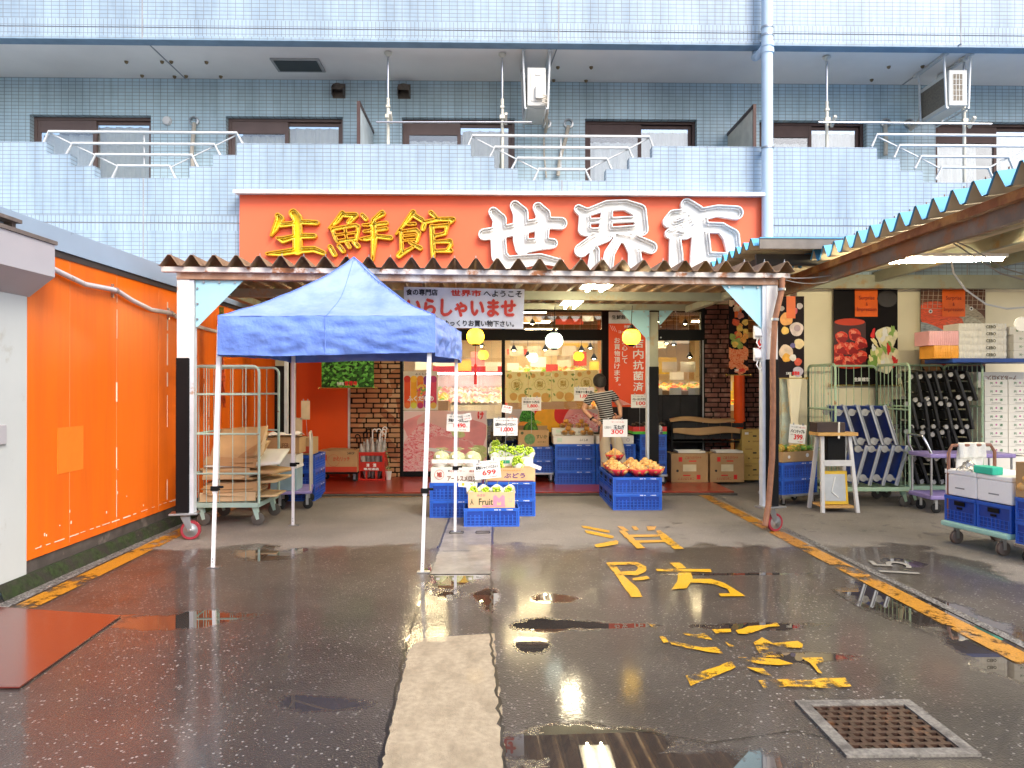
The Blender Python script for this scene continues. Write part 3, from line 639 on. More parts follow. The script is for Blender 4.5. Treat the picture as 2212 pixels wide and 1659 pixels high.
for k in range(3): mb.tube([c1 + Vector((.07, -.04, -.12 - k * .05)), c1 + Vector((.13, -.02, -.13 - k * .05)), c1 + Vector((.16, .1, -.25 - k * .04)), c1 + Vector((.12, .35, -.4))], .012, 6)
mb.build('hose', duct, t, smooth=True)
c2 = P(2070, 181, 10.0); ac(c2.x, 10.0, 10.75, Z(220, 10.0), Z(142, 10.0), 'air conditioner with a grilled end and dirty fins, at the right end', .25, True)
# ---- laundry poles
lp = pm('cream_pole', (.66, .64, .55), .4); spole = pm('stainless_pole', (.6, .6, .62), .25, 1)
def laundry(pxs, py, pyb, pxe, label):
    t = thing('laundry_pole_stand', label, 'laundry pole', (X(pxs[0], 10.15), 10.15, 3.05), 'laundry pole stands on the balcony')
    for p_ in pxs:
        x_ = X(p_, 10.15); mb = MB(); mb.tube([(x_, 10.15, 3.05), (x_, 10.15, ZS - .03)], .016, 10); pole = mb.build('upright', spole, t, smooth=True)
        mb = MB(); mb.lathe([(.02, 0), (.03, .02), (.055, .04), (.055, .055)], (x_, 10.15, ZS - .05), 14); mb.tube([(x_, 10.15, 3.05), (x_, 10.15, Z(py - 50, 10.15))], .022, 10)
        zc = Z(py - 10, 10.15)
        mb.cb((x_, 10.14, zc), (.07, .06, .05)); mb.cb((x_ + .05, 10.06, zc - .05), (.035, .16, .05), M=Matrix.Rotation(R(-35), 4, 'X')); mb.cb((x_, 10.15, Z(py - 32, 10.15)), (.055, .055, .03))
        mb.build('bracket', lp, pole, smooth=True)
    mb = MB(); mb.tube([P(pxe[0], py, 10.02), P(pxe[1], py + (4 if pxe[0] > 1500 else 0), 10.02)], .015, 10); mb.build('drying_pole', spole, t, smooth=True)
laundry((838, 1085), 264, 0, (813, 1149), 'laundry stand of steel uprights and drying pole in the middle of the balcony')
laundry((1787, 2084), 264, 0, (1768, 2142), 'laundry stand of two uprights and a pole at the right of the balcony')
# small plant behind the left notch
pt = thing('potted_grass', 'small tuft of green grass leaves showing above the left balcony notch', 'plant', (X(352, 10.1), 10.1, 3.05))
MB().lathe([(.05, 0), (.075, 0), (.09, 1.02), (.08, 1.02)], (X(352, 10.1), 10.1, 3.05), 14).build('planter', pm('brown_planter', (.2, .1, .06), .7), pt, smooth=True)
mb = MB()
for k in range(34):
    a = rnd.uniform(0, 6.3); s_ = rnd.uniform(.03, .12); b0 = Vector((X(352, 10.1), 10.1, 4.05)); d_ = Vector((math.cos(a), math.sin(a) * .5, 0))
    q1 = b0 + d_ * s_ * .5 + Vector((0, 0, rnd.uniform(.1, .18))); q2 = b0 + d_ * s_ * 1.3 + Vector((0, 0, rnd.uniform(.06, .3)))
    sd_ = Vector((.006, 0, 0)); mb.add([b0 - sd_, b0 + sd_, q1 + sd_, q1 - sd_, q2], [(0, 1, 2, 3), (3, 2, 4)])
mb.build('foliage', pm('grass_leaf', (.06, .16, .03), .5), pt)

# ================================================================ the neon sign
YS = 9.70
sg = thing('shop_sign', 'long orange-red shop sign board with yellow and white neon channel characters', 'sign', (X(1086, YS), YS, 3.0))
sx0, sx1 = X(517, YS), X(1652, YS); sz1 = Z(424, YS)
board = pm('sign_board_red', (.82, .15, .065), .4, 0, .04, 1.5, .02, 20)
MB().box((sx0, YS, 2.95), (sx1, YB - .002, sz1)).build('board', board, sg)
mb = MB(); mb.box((sx0 - .04, YS - .13, sz1 + .004), (sx1 + .06, YB - .004, sz1 + .03)); mb.box((sx0 - .04, YS - .135, sz1 - .012), (sx1 + .06, YS - .13, sz1 + .034)); mb.build('flashing', white, sg)
def contour(strokes, step, level):
    A = np.array([(x, y) for s_ in strokes for x, y, r in s_]); r_ = max(r for s_ in strokes for _, _, r in s_) + 14
    x0, y0 = A.min(0) - r_; x1, y1 = A.max(0) + r_; nx, ny = int((x1 - x0) / step) + 1, int((y1 - y0) / step) + 1
    gx, gy = np.meshgrid(x0 + np.arange(nx) * step, y0 + np.arange(ny) * step); D = np.full(gx.shape, 1e9)
    for s_ in strokes:
        for (ax, ay, ar), (bx, by, br) in zip(s_[:-1], s_[1:]):
            dx, dy = bx - ax, by - ay; L2 = dx * dx + dy * dy + 1e-9; t = np.clip(((gx - ax) * dx + (gy - ay) * dy) / L2, 0, 1)
            D = np.minimum(D, np.hypot(gx - ax - t * dx, gy - ay - t * dy) - (ar + (br - ar) * t))
    D = D - level; seg = {}
    def ip(i, j, i2, j2):
        a, b_ = D[j, i], D[j2, i2]; t = a / (a - b_); return (x0 + (i + (i2 - i) * t) * step, y0 + (j + (j2 - j) * t) * step)
    pt = {}
    for j in range(ny - 1):
        for i in range(nx - 1):
            c = (D[j, i] < 0) | ((D[j, i + 1] < 0) << 1) | ((D[j + 1, i + 1] < 0) << 2) | ((D[j + 1, i] < 0) << 3)
            c = int(c)
            if c in (0, 15): continue
            E = [((i, j), (i + 1, j)), ((i + 1, j), (i + 1, j + 1)), ((i, j + 1), (i + 1, j + 1)), ((i, j), (i, j + 1))]
            tab = {1: [(3, 0)], 2: [(0, 1)], 3: [(3, 1)], 4: [(1, 2)], 5: [(3, 2), (1, 0)], 6: [(0, 2)], 7: [(3, 2)], 8: [(2, 3)], 9: [(2, 0)], 10: [(0, 3), (2, 1)], 11: [(2, 1)], 12: [(1, 3)], 13: [(1, 0)], 14: [(0, 3)]}[c]
            for a, b_ in tab:
                for e in (a, b_): pt.setdefault(E[e], ip(*E[e][0], *E[e][1]))
                seg.setdefault(E[a], []).append(E[b_])
    loops = []
    while seg:
        k = next(iter(seg)); lp_ = []; cur = k
        while cur in seg:
            nx_ = seg[cur].pop()
            if not seg[cur]: del seg[cur]
            lp_.append(pt[cur]); cur = nx_
        if len(lp_) > 8: loops.append(lp_[::2])
    return loops
def cycsmooth(lp_):
    n = len(lp_); return [((lp_[i - 1][0] + 2 * lp_[i][0] + lp_[(i + 1) % n][0]) / 4, (lp_[i - 1][1] + 2 * lp_[i][1] + lp_[(i + 1) % n][1]) / 4) for i in range(n)]
def letter(strokes, conv, rimw, m_face, m_rim, m_neon, label, inset, step=4):
    out = [cycsmooth(l_) for l_ in contour(strokes, step, 0)]; W = [[conv(*p) for p in l_] for l_ in out]
    allp = [p for l_ in W for p in l_]; cx = sum(p.x for p in allp) / len(allp); 
    cu = bpy.data.curves.new("c", 'CURVE'); cu.dimensions = '2D'; cu.fill_mode = 'BOTH'
    for l_ in W:
        sp = cu.splines.new('POLY'); sp.points.add(len(l_) - 1); sp.use_cyclic_u = True
        for i, p in enumerate(l_): sp.points[i].co = (p.x, p.z, 0, 1)
    me = to_mesh(cu); me.name = 'letter_face'; me.transform(FR((0, YS - .014, 0))); me.materials.clear(); me.materials.append(m_face)
    o = bpy.data.objects.new('letter_face', me); COL.objects.link(o); o.parent = sg; o.location = -OFF[sg.name]; o["label"] = label
    mb = MB()
    for l_ in W:
        n = len(l_); vs = [(p.x, YS, p.z) for p in l_] + [(p.x, YS - rimw, p.z) for p in l_]
        mb.add(vs, [(i, (i + 1) % n, n + (i + 1) % n, n + i) for i in range(n)])
    mb.build('letter_rim', m_rim, o, smooth='all', solid=.014)
    mb = MB()
    for l_ in contour(strokes, step, -inset):
        l_ = cycsmooth(l_)[::2]
        if len(l_) < 6: continue
        pts = [Vector((conv(*p).x, YS - .045, conv(*p).z)) for p in l_]
        mb.tube(pts, .008, 6, closed=True)
    if mb.v: mb.build('neon_tube', m_neon, o, smooth='all')
    mb = MB()
    for l_ in contour(strokes, step, -inset):
        for i in range(0, len(l_), 13):
            p = conv(*l_[i]); mb.lathe([(.012, 0), (.009, .04)], (p.x, YS - .015, p.z), 6, Matrix.Rotation(R(90), 4, 'X'))
    if mb.v: mb.build('tube_support', m_neon, o)
cA = lambda x, y: P((1000 + x / 2.4578) / 1.8083, (720 + y / 2.4578) / 1.8083, YS - .03)
cB = lambda x, y: P((1850 + x / 1.8433) / 1.8083, (720 + y / 1.8433) / 1.8083, YS - .03)
yf = pm('yellow_letter_face', (.9, .6, .008), .35, 0, .08, 6, .03); yr = pm('ochre_letter_rim', (.62, .3, .012), .4); yn = pm('yellow_neon_tube', (.95, .78, .05), .15, coat=1)
wf = pm('white_letter_face', (.82, .81, .77), .4, 0, .04, 5, .03); wr = pm('white_letter_rim', (.85, .85, .84), .35); wn_ = pm('white_neon_tube', (.88, .88, .86), .15, coat=1)
S1 = [[(218, 310, 26), (235, 335, 36), (190, 430, 26), (150, 500, 6)], [(240, 395, 22), (330, 388, 20), (450, 368, 20), (590, 375, 20)], [(365, 285, 40), (400, 330, 42), (405, 640, 42)],
      [(205, 520, 8), (265, 540, 30), (360, 512, 22), (450, 502, 24), (565, 502, 20)], [(112, 672, 12), (240, 665, 26), (400, 640, 28), (560, 628, 26), (655, 665, 20)]]
S2 = [[(835, 285, 24), (780, 360, 22), (702, 430, 4)], [(850, 300, 20), (960, 302, 24), (895, 370, 20)], [(738, 440, 15), (770, 530, 15), (790, 560, 12)], [(738, 438, 15), (960, 398, 15), (988, 412, 15), (965, 540, 15)],
      [(800, 552, 15), (968, 530, 15)], [(765, 492, 9), (970, 468, 9)], [(858, 425, 10), (876, 545, 10)], [(718, 608, 22), (758, 678, 22)], [(803, 598, 20), (842, 645, 20)], [(878, 570, 17), (902, 608, 17)], [(945, 562, 18), (982, 598, 22)],
      [(1025, 302, 18), (1058, 338, 20)], [(1215, 285, 28), (1125, 350, 14)], [(1030, 398, 10), (1140, 392, 16), (1255, 378, 17)], [(1040, 458, 10), (1150, 445, 15), (1255, 430, 16)], [(1005, 530, 8), (1060, 528, 20), (1170, 506, 18), (1295, 520, 20)], [(1130, 380, 26), (1138, 520, 28), (1122, 730, 10)]]
S3 = [[(1510, 278, 26), (1450, 360, 20), (1342, 488, 4)], [(1505, 295, 20), (1595, 350, 22)], [(1455, 388, 12), (1528, 386, 14)], [(1395, 462, 15), (1402, 640, 17), (1375, 688, 25)], [(1395, 458, 10), (1540, 442, 16), (1568, 470, 16), (1545, 552, 15)],
      [(1425, 500, 9), (1530, 490, 9)], [(1425, 545, 9), (1525, 535, 9)], [(1480, 565, 13), (1580, 618, 20)], [(1390, 680, 20), (1510, 608, 12)], [(1682, 280, 22), (1725, 318, 16)], [(1615, 372, 15), (1760, 342, 18), (1895, 342, 20), (1860, 378, 12)],
      [(1618, 385, 20), (1605, 430, 22)], [(1690, 412, 22), (1700, 600, 22), (1702, 700, 16)], [(1705, 412, 14), (1838, 400, 16), (1820, 478, 14), (1722, 500, 14)], [(1712, 560, 13), (1865, 550, 20), (1875, 582, 16), (1840, 636, 16)], [(1712, 645, 13), (1875, 642, 17)]]
W1 = [[(142, 205, 32), (188, 262, 46), (178, 400, 52), (185, 520, 54), (240, 590, 56)], [(298, 160, 34), (338, 215, 52), (338, 400, 52), (350, 460, 50)], [(462, 172, 34), (500, 225, 50), (487, 420, 46)], [(76, 366, 38), (180, 352, 40), (350, 318, 42), (520, 282, 38), (628, 286, 40)],
      [(348, 452, 48), (480, 432, 40), (568, 430, 32)], [(230, 580, 54), (330, 562, 46), (480, 540, 34), (620, 570, 26)]]
W2 = [[(752, 182, 28), (800, 215, 38), (795, 330, 42), (835, 350, 28)], [(820, 205, 24), (960, 158, 34), (1090, 152, 34), (1190, 195, 46), (1208, 330, 42)], [(960, 170, 36), (945, 350, 46)], [(805, 270, 15), (1170, 255, 18)], [(800, 342, 18), (900, 345, 24), (1200, 332, 34)],
      [(945, 370, 48), (860, 412, 42), (772, 480, 46)], [(1030, 372, 30), (1150, 412, 46), (1272, 460, 42)], [(870, 480, 30), (860, 600, 40)], [(1040, 395, 28), (975, 500, 34), (960, 600, 38)], [(1090, 395, 24), (1155, 490, 42), (1160, 600, 48)]]
W3 = [[(1530, 152, 42), (1600, 205, 50), (1625, 270, 52)], [(1560, 205, 24), (1430, 225, 32), (1398, 275, 38), (1440, 300, 22), (1560, 255, 26)], [(1620, 225, 42), (1750, 195, 38), (1885, 210, 46)], [(1590, 310, 40), (1480, 318, 20), (1405, 358, 30)], [(1405, 365, 28), (1520, 375, 24), (1600, 330, 30)],
      [(1445, 390, 36), (1452, 500, 46), (1452, 600, 48)], [(1640, 315, 36), (1780, 318, 34), (1848, 380, 56), (1870, 500, 46), (1850, 600, 46)], [(1625, 280, 52), (1632, 500, 70), (1625, 600, 70)], [(1700, 525, 30), (1850, 530, 30)]]
for s_, cf, a in ((S1, cA, ('yellow brush character at the left end of the sign')), (S2, cA, 'yellow brush character second from the left'), (S3, cA, 'yellow brush character third from the left')): letter(s_, cf, .075, yf, yr, yn, a, 11, 3.5)
for s_, cf, a in ((W1, cB, 'first of the three large white characters'), (W2, cB, 'middle large white character'), (W3, cB, 'large white character at the right end')): letter(s_, cf, .085, wf, wr, wn_, a, 14, 4)
# ================================================================ left building: orange wall, shutter box
XW = -3.5
lw = thing('left_building', 'orange panelled side wall with pale blue fascia and mossy footing, left of the canopy', 'building', (XW, 8, 0))
ow = pm('orange_wall_paint', (.78, .145, .005), .42, 0, .06, .9, .05, 30, col2=(.62, .1, .008), mask=(.44, .8), mscale=1.6, stretch=(1, 3.5, .3))
y0 = 5.6
MB().box((XW - .2, y0, .2), (XW, 12.1, 2.6)).build('wall', ow, lw)
mb = MB()
for yy in (6.15, 6.9, 7.75, 8.6, 9.5, 10.4): mb.box((XW, yy - .003, .22), (XW + .002, yy + .003, 2.6))
mb.build('panel_seam', pm('faint_seam', (.6, .2, .06), .6), lw)
chalk = pm('chipped_white_seam', (.78, .62, .5), .7)
for yy in (6.9, 7.95):
    mb = MB(); z = .3
    while z < 2.35:
        h_ = rnd.uniform(.05, .35)
        if rnd.random() < .75: w_ = rnd.choice([.003, .004, .009]); mb.box((XW, yy - w_, z), (XW + .004, yy + w_, min(2.4, z + h_)))
        z += h_ + rnd.uniform(.02, .12)
    mb.build('paint_crack', chalk, lw)
mb = MB(); y = 5.7
while y < 9.6:
    d_ = rnd.uniform(.04, .2); mb.box((XW, y, .265 + rnd.uniform(-.004, .004)), (XW + .003, y + d_, .272)); y += d_ + rnd.uniform(.02, .12)
for k in range(14):
    yy = rnd.uniform(5.7, 8.8); zz = rnd.uniform(.24, .8) if k > 8 else rnd.uniform(.24, .5); mb.box((XW, yy, zz), (XW + .003, yy + rnd.uniform(.004, .012), zz + rnd.uniform(.006, .03)))
mb.build('paint_chip', chalk, lw)
MB().box((XW, 5.98, .8), (XW + .003, 6.35, 1.17)).build('faded_patch', pm('faded_orange', (.8, .19, .015), .5, 0, .05, 9), lw)
MB().box((XW - .16, y0, .1), (XW - .012, 12.1, .2)).build('base_strip', pm('dark_base_strip', (.07, .06, .055), .7, 0, .3, 8, .2, col2=(.2, .17, .15), mask=(.58, .68)), lw)
mb = MB(); mb.grid(lambda u, v: Vector((XW - .01 + .075 * v + (.01 * noise.noise(Vector((u * 60, v * 3, 0)))), 5.25 + 6.3 * u, [.102, .1, .06, .0][int(v * 3 + .01)])), 160, 3)
mb.build('mossy_curb', pm('mossy_concrete', (.022, .036, .01), .9, 0, .5, 30, .9, 50, col2=(.028, .024, .02), mask=(.4, .62), mscale=7), lw)
fas = pm('pale_blue_fascia', (.3, .4, .5), .45, 0, .06, 2, .05, 30, col2=(.2, .25, .3), mask=(.62, .68), mscale=3.5)
mb = MB(); mb.box((XW - .3, 5.1, 2.585), (XW + .02, 12.1, 2.765)); mb.build('fascia', fas, lw)
MB().box((XW - .2, 5.3, 2.53), (XW + .008, 12.1, 2.585)).build('eave_strip', pm('dark_brown_eave', (.05, .04, .035), .7), lw)  # dark brown strip just below the fascia
MB().box((XW - 4, 4.5, 2.70), (XW - .3, 12.1, 2.75)).build('roof', fas, lw)
tb2 = P(1225 / 2.074 / 1.8083, 580, 7.0)
pts = [(XW + .03, 5.5, 2.48), (XW + .035, 5.85, 2.42), (XW + .04, 6.3, 2.36), (XW + .04, 6.75, 2.375), (XW + .04, 6.85, 2.37), (XW + .04, 7.1, 2.32), (XW + .04, 7.5, 2.27), (XW + .04, 7.9, 2.28), (XW + .04, 8.0, 2.27), (XW + .04, 8.4, 2.2), (XW + .04, 9.2, 2.18)]
mb = MB(); mb.tube(pts, .022, 10); cdt = mb.build('conduit', pm('dirty_conduit', (.55, .5, .5), .5, 0, .1, 8, .1, col2=(.3, .18, .12), mask=(.6, .66), mscale=9), lw, smooth=True)
mb = MB()
for yy, zz in ((6.8, 2.372), (7.95, 2.275)): mb.tube([(XW + .04, yy - .015, zz), (XW + .04, yy + .015, zz)], .032, 12); mb.cb((XW + .012, yy, zz), (.02, .02, .12))
mb.build('conduit_clip', steel, cdt)
shg = pm('grey_shutter_paint', (.42, .41, .43), .4, 0, .05, 2, .05, 30); pil = pm('pale_grey_pillar', (.5, .53, .52), .5, 0, .05, 2, .1, 30, col2=(.4, .4, .36), mask=(.6, .7))
sh = thing('shutter_housing', 'grey roller shutter box with pale grey pillar and guide rails at the left edge', 'shutter', (XW, 5.3, 0))
zt_, zm, zb_ = 2.56, 2.32, 2.17
mb = MB(); y1 = 5.62
mb.add([(XW, 3.6, zt_), (XW + .19, 3.6, zt_), (XW + .19, 3.6, zm), (XW, 3.6, zb_), (XW, y1, zt_), (XW + .19, y1, zt_), (XW + .19, y1, zm), (XW, y1, zb_)], [(0, 1, 2, 3), (7, 6, 5, 4), (0, 4, 5, 1), (1, 5, 6, 2), (2, 6, 7, 3), (3, 7, 4, 0)])
mb.build('shutter_box', shg, sh)
MB().box((XW - .02, 3.6, zt_ + .002), (XW + .2, y1 + .02, zt_ + .03)).build('box_flashing', pm('brown_flashing', (.18, .15, .13), .6, .2, .2, 12, col2=(.4, .38, .36), mask=(.55, .65)), sh)
mb = MB(); mb.box((XW - .05, 3.6, zt_ + .1), (XW + .12, 5.35, zt_ + .125)); mb.box((XW + .02, 5.3, zt_ + .03), (XW + .08, 5.34, zt_ + .14)); mb.build('roof_lip', MT['brown_flashing'], sh)
MB().box((XW - .2, 5.17, .1), (XW - .002, y0 - .001, 2.3)).build('pillar', pil, sh)
MB().box((XW - .2, 5.17, .04), (XW - .01, y0 - .001, .1)).build('pillar_base', pm('brown_base', (.12, .09, .07), .7), sh)
MB().cb((XW + .004, 5.3, 1.16), (.02, .1, .14)).build('cover_plate', shg, sh, bevel=.004)
mb = MB(); mb.box((XW - .1, 5.03, .02), (XW + .03, 5.165, 2.3)); mb.box((XW - .1, 4.86, .02), (XW + .02, 4.98, 2.3)); mb.build('guide_rail', pm('grey_rail', (.5, .5, .52), .35, .3, .05, 3), sh, bevel=.006)
MB().box((XW - .1, 4.98, .02), (XW - .02, 5.03, 2.3)).build('rail_slot', blackm, sh)
MB().box((XW - .1, 3.2, .02), (XW - .05, 4.86, 2.3)).build('shutter_panel', pm('salmon_panel', (.7, .35, .3), .5), sh)

# ================================================================ the shop front
YF = 12.0
shop = thing('store_building', 'shop with black glazing, brick pillars, orange walls and a warmly lit interior', 'shop', (0, YF, 0))
fx = lambda px: X(px, YF)
def wallbox(name, a, b_, z0, z1, mat, y0=YF, y1=YF + .12, **k): return MB().box((fx(a), y0, z0), (fx(b_), y1, z1)).build(name, mat, shop, **k)
wallbox('orange_wall', 350, 591, 0, 2.86, orangered); wallbox('orange_wall', 640, 752, 0, 2.86, orangered)
wallbox('wall_trim', 752, 757, .045, 2.86, white, YF - .02)
dg = pm('taupe_door', (.2, .14, .1), .5); wallbox('side_door', 592, 617, 0, 2.2, dg, YF + .01, YF + .06); wallbox('door_gap', 617, 638, 0, 2.86, blackm, YF + .02, YF + .3); wallbox('door_post', 628, 640, .0, 2.2, pm('cream_post', (.4, .33, .25), .5), YF - .02, YF + .01)
bm = spots('brick_clay', [(.45, .2, .1), (.5, .28, .15), (.36, .15, .08), (.6, .38, .22), (.48, .22, .11)], 3.7, .85, bump=0); 
_n = bm.node_tree; nn = _n.nodes.new("ShaderNodeTexNoise"); nn.inputs["Scale"].default_value = 34; nn.inputs["Detail"].default_value = 7; bpn = _n.nodes.new("ShaderNodeBump"); bpn.inputs["Strength"].default_value = .7; bpn.inputs["Distance"].default_value = .01
_n.links.new(nn.outputs["Fac"], bpn.inputs["Height"]); _n.links.new(bpn.outputs[0], _n.nodes["Principled BSDF"].inputs["Normal"])
bm2 = pm('purple_brick', (.2, .09, .075), .85, 0, .35, 5, .5, 40, col2=(.36, .22, .18), mask=(.5, .66), mscale=7)
def bricks(name, x0, x1, z0, z1, y, mat, L_=.208, h_=.06, pz=.0795):
    k = 0; z = z0; mb = MB()
    while z < z1:
        x = x0 - (L_ + .016) * (.5 if k % 2 else 0) * 1.
        j = 0
        while x < x1:
            l_ = L_ if (j + k) % 3 else L_ * .62
            a = max(x, x0 + .004); b_ = min(x + l_, x1 - .004)
            if b_ - a > .03:
                r1, r2 = rnd.uniform(-.003, .003), rnd.uniform(-.003, .003); mb.box((a, y - .018 - rnd.uniform(0, .004), z + r1), (b_, y + .01, min(z + h_ + r2, z1)))
            x += l_ + .022; j += 1
        z += pz; k += 1
    w_ = MB().box((x0, y, z0 - .01), (x1, y + .12, z1)).build(name, pm('black_mortar', (.015, .013, .012), .95), shop)
    o = mb.build('brick_facing', mat, w_, bevel=.008); return w_
bricks('brick_pillar', fx(757.5), fx(865), .05, 2.55, YF - .03, bm); bricks('brick_pillar', fx(1521), fx(1577), .06, 2.84, YF - .03, bm2); bricks('brick_pillar', fx(1598), fx(1648), .06, 2.3, YF + .0, bm2)
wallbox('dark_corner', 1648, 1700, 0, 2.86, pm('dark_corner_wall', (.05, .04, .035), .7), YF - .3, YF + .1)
zH0, zH1 = Z(735, YF), Z(712, YF); zT1 = Z(673, YF)
mb = MB()
mb.box((fx(865.5), YF - .02, zH0), (fx(1520.5), YF + .08, zH1)); mb.box((fx(865.5), YF - .02, zT1), (fx(1520.5), YF + .08, 2.858))
for a, b_ in ((866, 871), (1083.5, 1091), (1300, 1316), (1514, 1520.5)): mb.box((fx(a), YF - .025, .045), (fx(b_), YF + .085, zH0)); mb.box((fx(a), YF - .021, zH1), (fx(b_), YF + .081, zT1))
wf_ = mb.build('window_frame', blackm, shop)
MB().box((fx(1516.2), YF - .04, .05), (fx(1518.7), YF - .026, zH0)).build('steel_edge', steel, shop)
shg_ = glass('shop_glass', (.97, .98, .98), .1)
for a, b_, z0, z1 in ((871, 1083.5, .05, zH0), (1091, 1300, .05, zH0), (1316, 1514, Z(853, YF), zH0), (871, 1083.5, zH1, zT1), (1091, 1300, zH1, zT1), (1316, 1514, zH1, zT1)):
    MB().box((fx(a), YF + .03, z0), (fx(b_), YF + .04, z1)).build('glass_pane', shg_, wf_)
wallbox('lower_panel', 1316, 1514, .045, Z(853, YF), blackm, YF + .0, YF + .08)
mb = MB()
for i in range(5): a = 1318 + i * 38; mb.box((fx(a), YF - .012, .3), (fx(a + 36.5), YF, Z(856, YF)))
mb.build('slate_panel', pm('slate_tile', (.018, .018, .02), .6, 0, .4, 4, .1), shop)
wallbox('sill_panel', 871, 1300, .045, .14, blackm, YF - .012, YF + .02)
wallbox('sill_panel', 1052, 1083.5, .14, Z(905, YF), blackm, YF + .045, YF + .06); wallbox('sill_panel', 1091, 1300, .14, Z(905, YF), blackm, YF + .045, YF + .06)
# interior
wood = pm('warm_ceiling', (.42, .25, .12), .6, 0, .1, 2); inn = pm('interior_wall', (.78, .66, .42), .6, 0, .1, 1.5)
MB().box((-2.6, YF + .1, 0), (6.3, 18, .04)).build('interior_floor', pm('interior_floor_tile', (.35, .3, .24), .25), shop)
MB().box((-2.6, YF + .12, 2.9), (6.3, 18, 3.0)).build('interior_ceiling', wood, shop)
MB().box((-2.6, 17.9, .04), (6.3, 18, 2.9)).box((-2.7, YF + .12, .04), (-2.6, 18, 2.9)).box((6.3, YF + .12, .04), (6.4, 18, 2.9)).build('interior_wall', inn, shop)
mb = MB()
for i in range(6): mb.box((-2.6, YF + .5 + i * 1.05, 2.82), (6.3, YF + .58 + i * 1.05, 2.9))
mb.build('ceiling_joist', pm('dark_joist', (.16, .08, .04), .6), shop)
def lit_panel(x, y, z, sx, sy, label):
    t = thing('ceiling_light', label, 'ceiling light', (x, y, z), 'ceiling lights inside the shop')
    MB().box((x - sx - .03, y - sy - .03, z), (x + sx + .03, y + sy + .03, z + .04)).build('housing', white, t); MB().box((x - sx, y - sy, z - .012), (x + sx, y + sy, z - .001)).build('diffuser', em('warm_panel_light', (1, .78, .42), 42), t)
for i, (x, y) in enumerate(((-1.2, 12.6), (.5, 12.6), (2.3, 12.6), (-1.2, 14.6), (.7, 14.6), (2.6, 14.6), (1.0, 16.6), (4.2, 14.4))): lit_panel(x, y, 2.78, .35, .12, 'warm ceiling light inside the shop behind the glass')
def pendant(x, y, z):
    t = thing('pendant_lamp', 'small warm pendant lamp hanging inside the shop', 'lamp', (x, y, z), 'pendant lamps inside the shop')
    mb = MB(); mb.tube([(x, y, z + .08), (x, y, 2.82)], .004, 5); mb.build('cord', blackm, t)
    MB().lathe([(.012, .09), (.02, .07), (.06, .0)], (x, y, z), 14, cap=False).build('lamp_shade', blackp, t, smooth=True, solid=.003); MB().ball((x, y, z + .015), .028, 10, 8).build('bulb', em('warm_bulb', (1, .85, .5), 30), t, smooth=True)
for px_, py_, yy in ((1110, 757, 12.4), (1140, 770, 13.2), (1178, 756, 13.0), (1256, 758, 12.6), (1275, 752, 13.5), (1283, 775, 12.6), (1440, 742, 12.4), (1415, 770, 12.8), (1455, 745, 13), (1490, 772, 12.6), (1395, 775, 13.3), (1040, 748, 12.8), (1420, 695, 12.6), (1480, 700, 12.5), (1150, 700, 12.4), (930, 760, 13.0), (985, 745, 13.6), (905, 780, 12.5)): p = P(px_, py_, yy); pendant(p.x, p.y, p.z)
fruitm = spots('stacked_produce', [(.75, .3, .02), (.6, .08, .03), (.75, .55, .1), (.15, .3, .05), (.8, .42, .05), (.7, .6, .4)], 11, .5, bump=.6)
def shelf(x0, x1, y, z, label, mat=fruitm):
    t = thing('produce_shelf', label, 'shelf', ((x0 + x1) / 2, y, .04))
    MB().box((x0, y - .3, .04), (x1, y + .3, z - .05)).build('counter', wood, t)
    MB().grid(lambda u, v: Vector((x0 + (x1 - x0) * u, y - .3 + .6 * v, z - .03 + .08 * v + .05 * abs(math.sin(u * (x1 - x0) * 22)) * abs(math.sin(v * 14)))), 90, 14).build('heaped_fruit', mat, t, smooth='all')
    for i in range(int((x1 - x0) / .32)):
        xx = x0 + .16 + i * .32; MB().cb((xx, y - .31, z - .06), (.2, .008, .12)).build('price_label', paper, t)
        c = MB(); c.tube([(xx, y + .1, z), (xx, y + .1, z + .3)], .004, 5); c.cb((xx, y + .1, z + .36), (.26, .006, .18)); c.build('price_card', pm('warm_grey_card', (.6, .56, .5), .6), t)  # price cards in a warm grey
shelf(fx(1320), fx(1510) + .25, 12.6, Z(838, 12.6), 'produce counter heaped with orange fruit behind the right-hand glass')
shelf(fx(1320), fx(1520) + 1.5, 14.6, 1.15, 'far produce counter in the shop seen beyond the fruit counter')
shelf(fx(1100), fx(1290), 13.4, Z(800, 13.4), 'produce counter behind the window with the pear posters')
shelf(fx(880) - .3, fx(960), 13.2, 1.3, 'produce counter behind the leftmost window')
# chilled cabinet seen through the left pane
cc = thing('chilled_cabinet', 'white lit chilled cabinet with a red top band inside the shop', 'display cabinet', (fx(1010), 14.5, .04))
cx0, cx1 = X(935, 14.5), X(1090, 14.5); MB().box((cx0, 14.2, .04), (cx1, 15.2, 1.15)).box((cx0, 15.1, 1.15), (cx1, 15.2, 2.0)).build('body', white, cc)
MB().box((cx0, 14.5, 1.78), (cx1, 15.09, 1.9)).build('canopy_band', redink, cc); MB().box((cx0 + .05, 14.55, 1.74), (cx1 - .05, 14.62, 1.775)).build('lamp', em('cabinet_lamp', (1, .95, .9), 10), cc)
MB().grid(lambda u, v: Vector((cx0 + .05 + (cx1 - cx0 - .1) * u, 14.25 + .8 * v, 1.17 + .3 * v + .04 * abs(math.sin(u * 40)))), 60, 10).build('packed_food', spots('packed_food', [(.7, .2, .2), (.8, .75, .7), (.3, .5, .2), (.7, .5, .4)], 12, .3), cc)
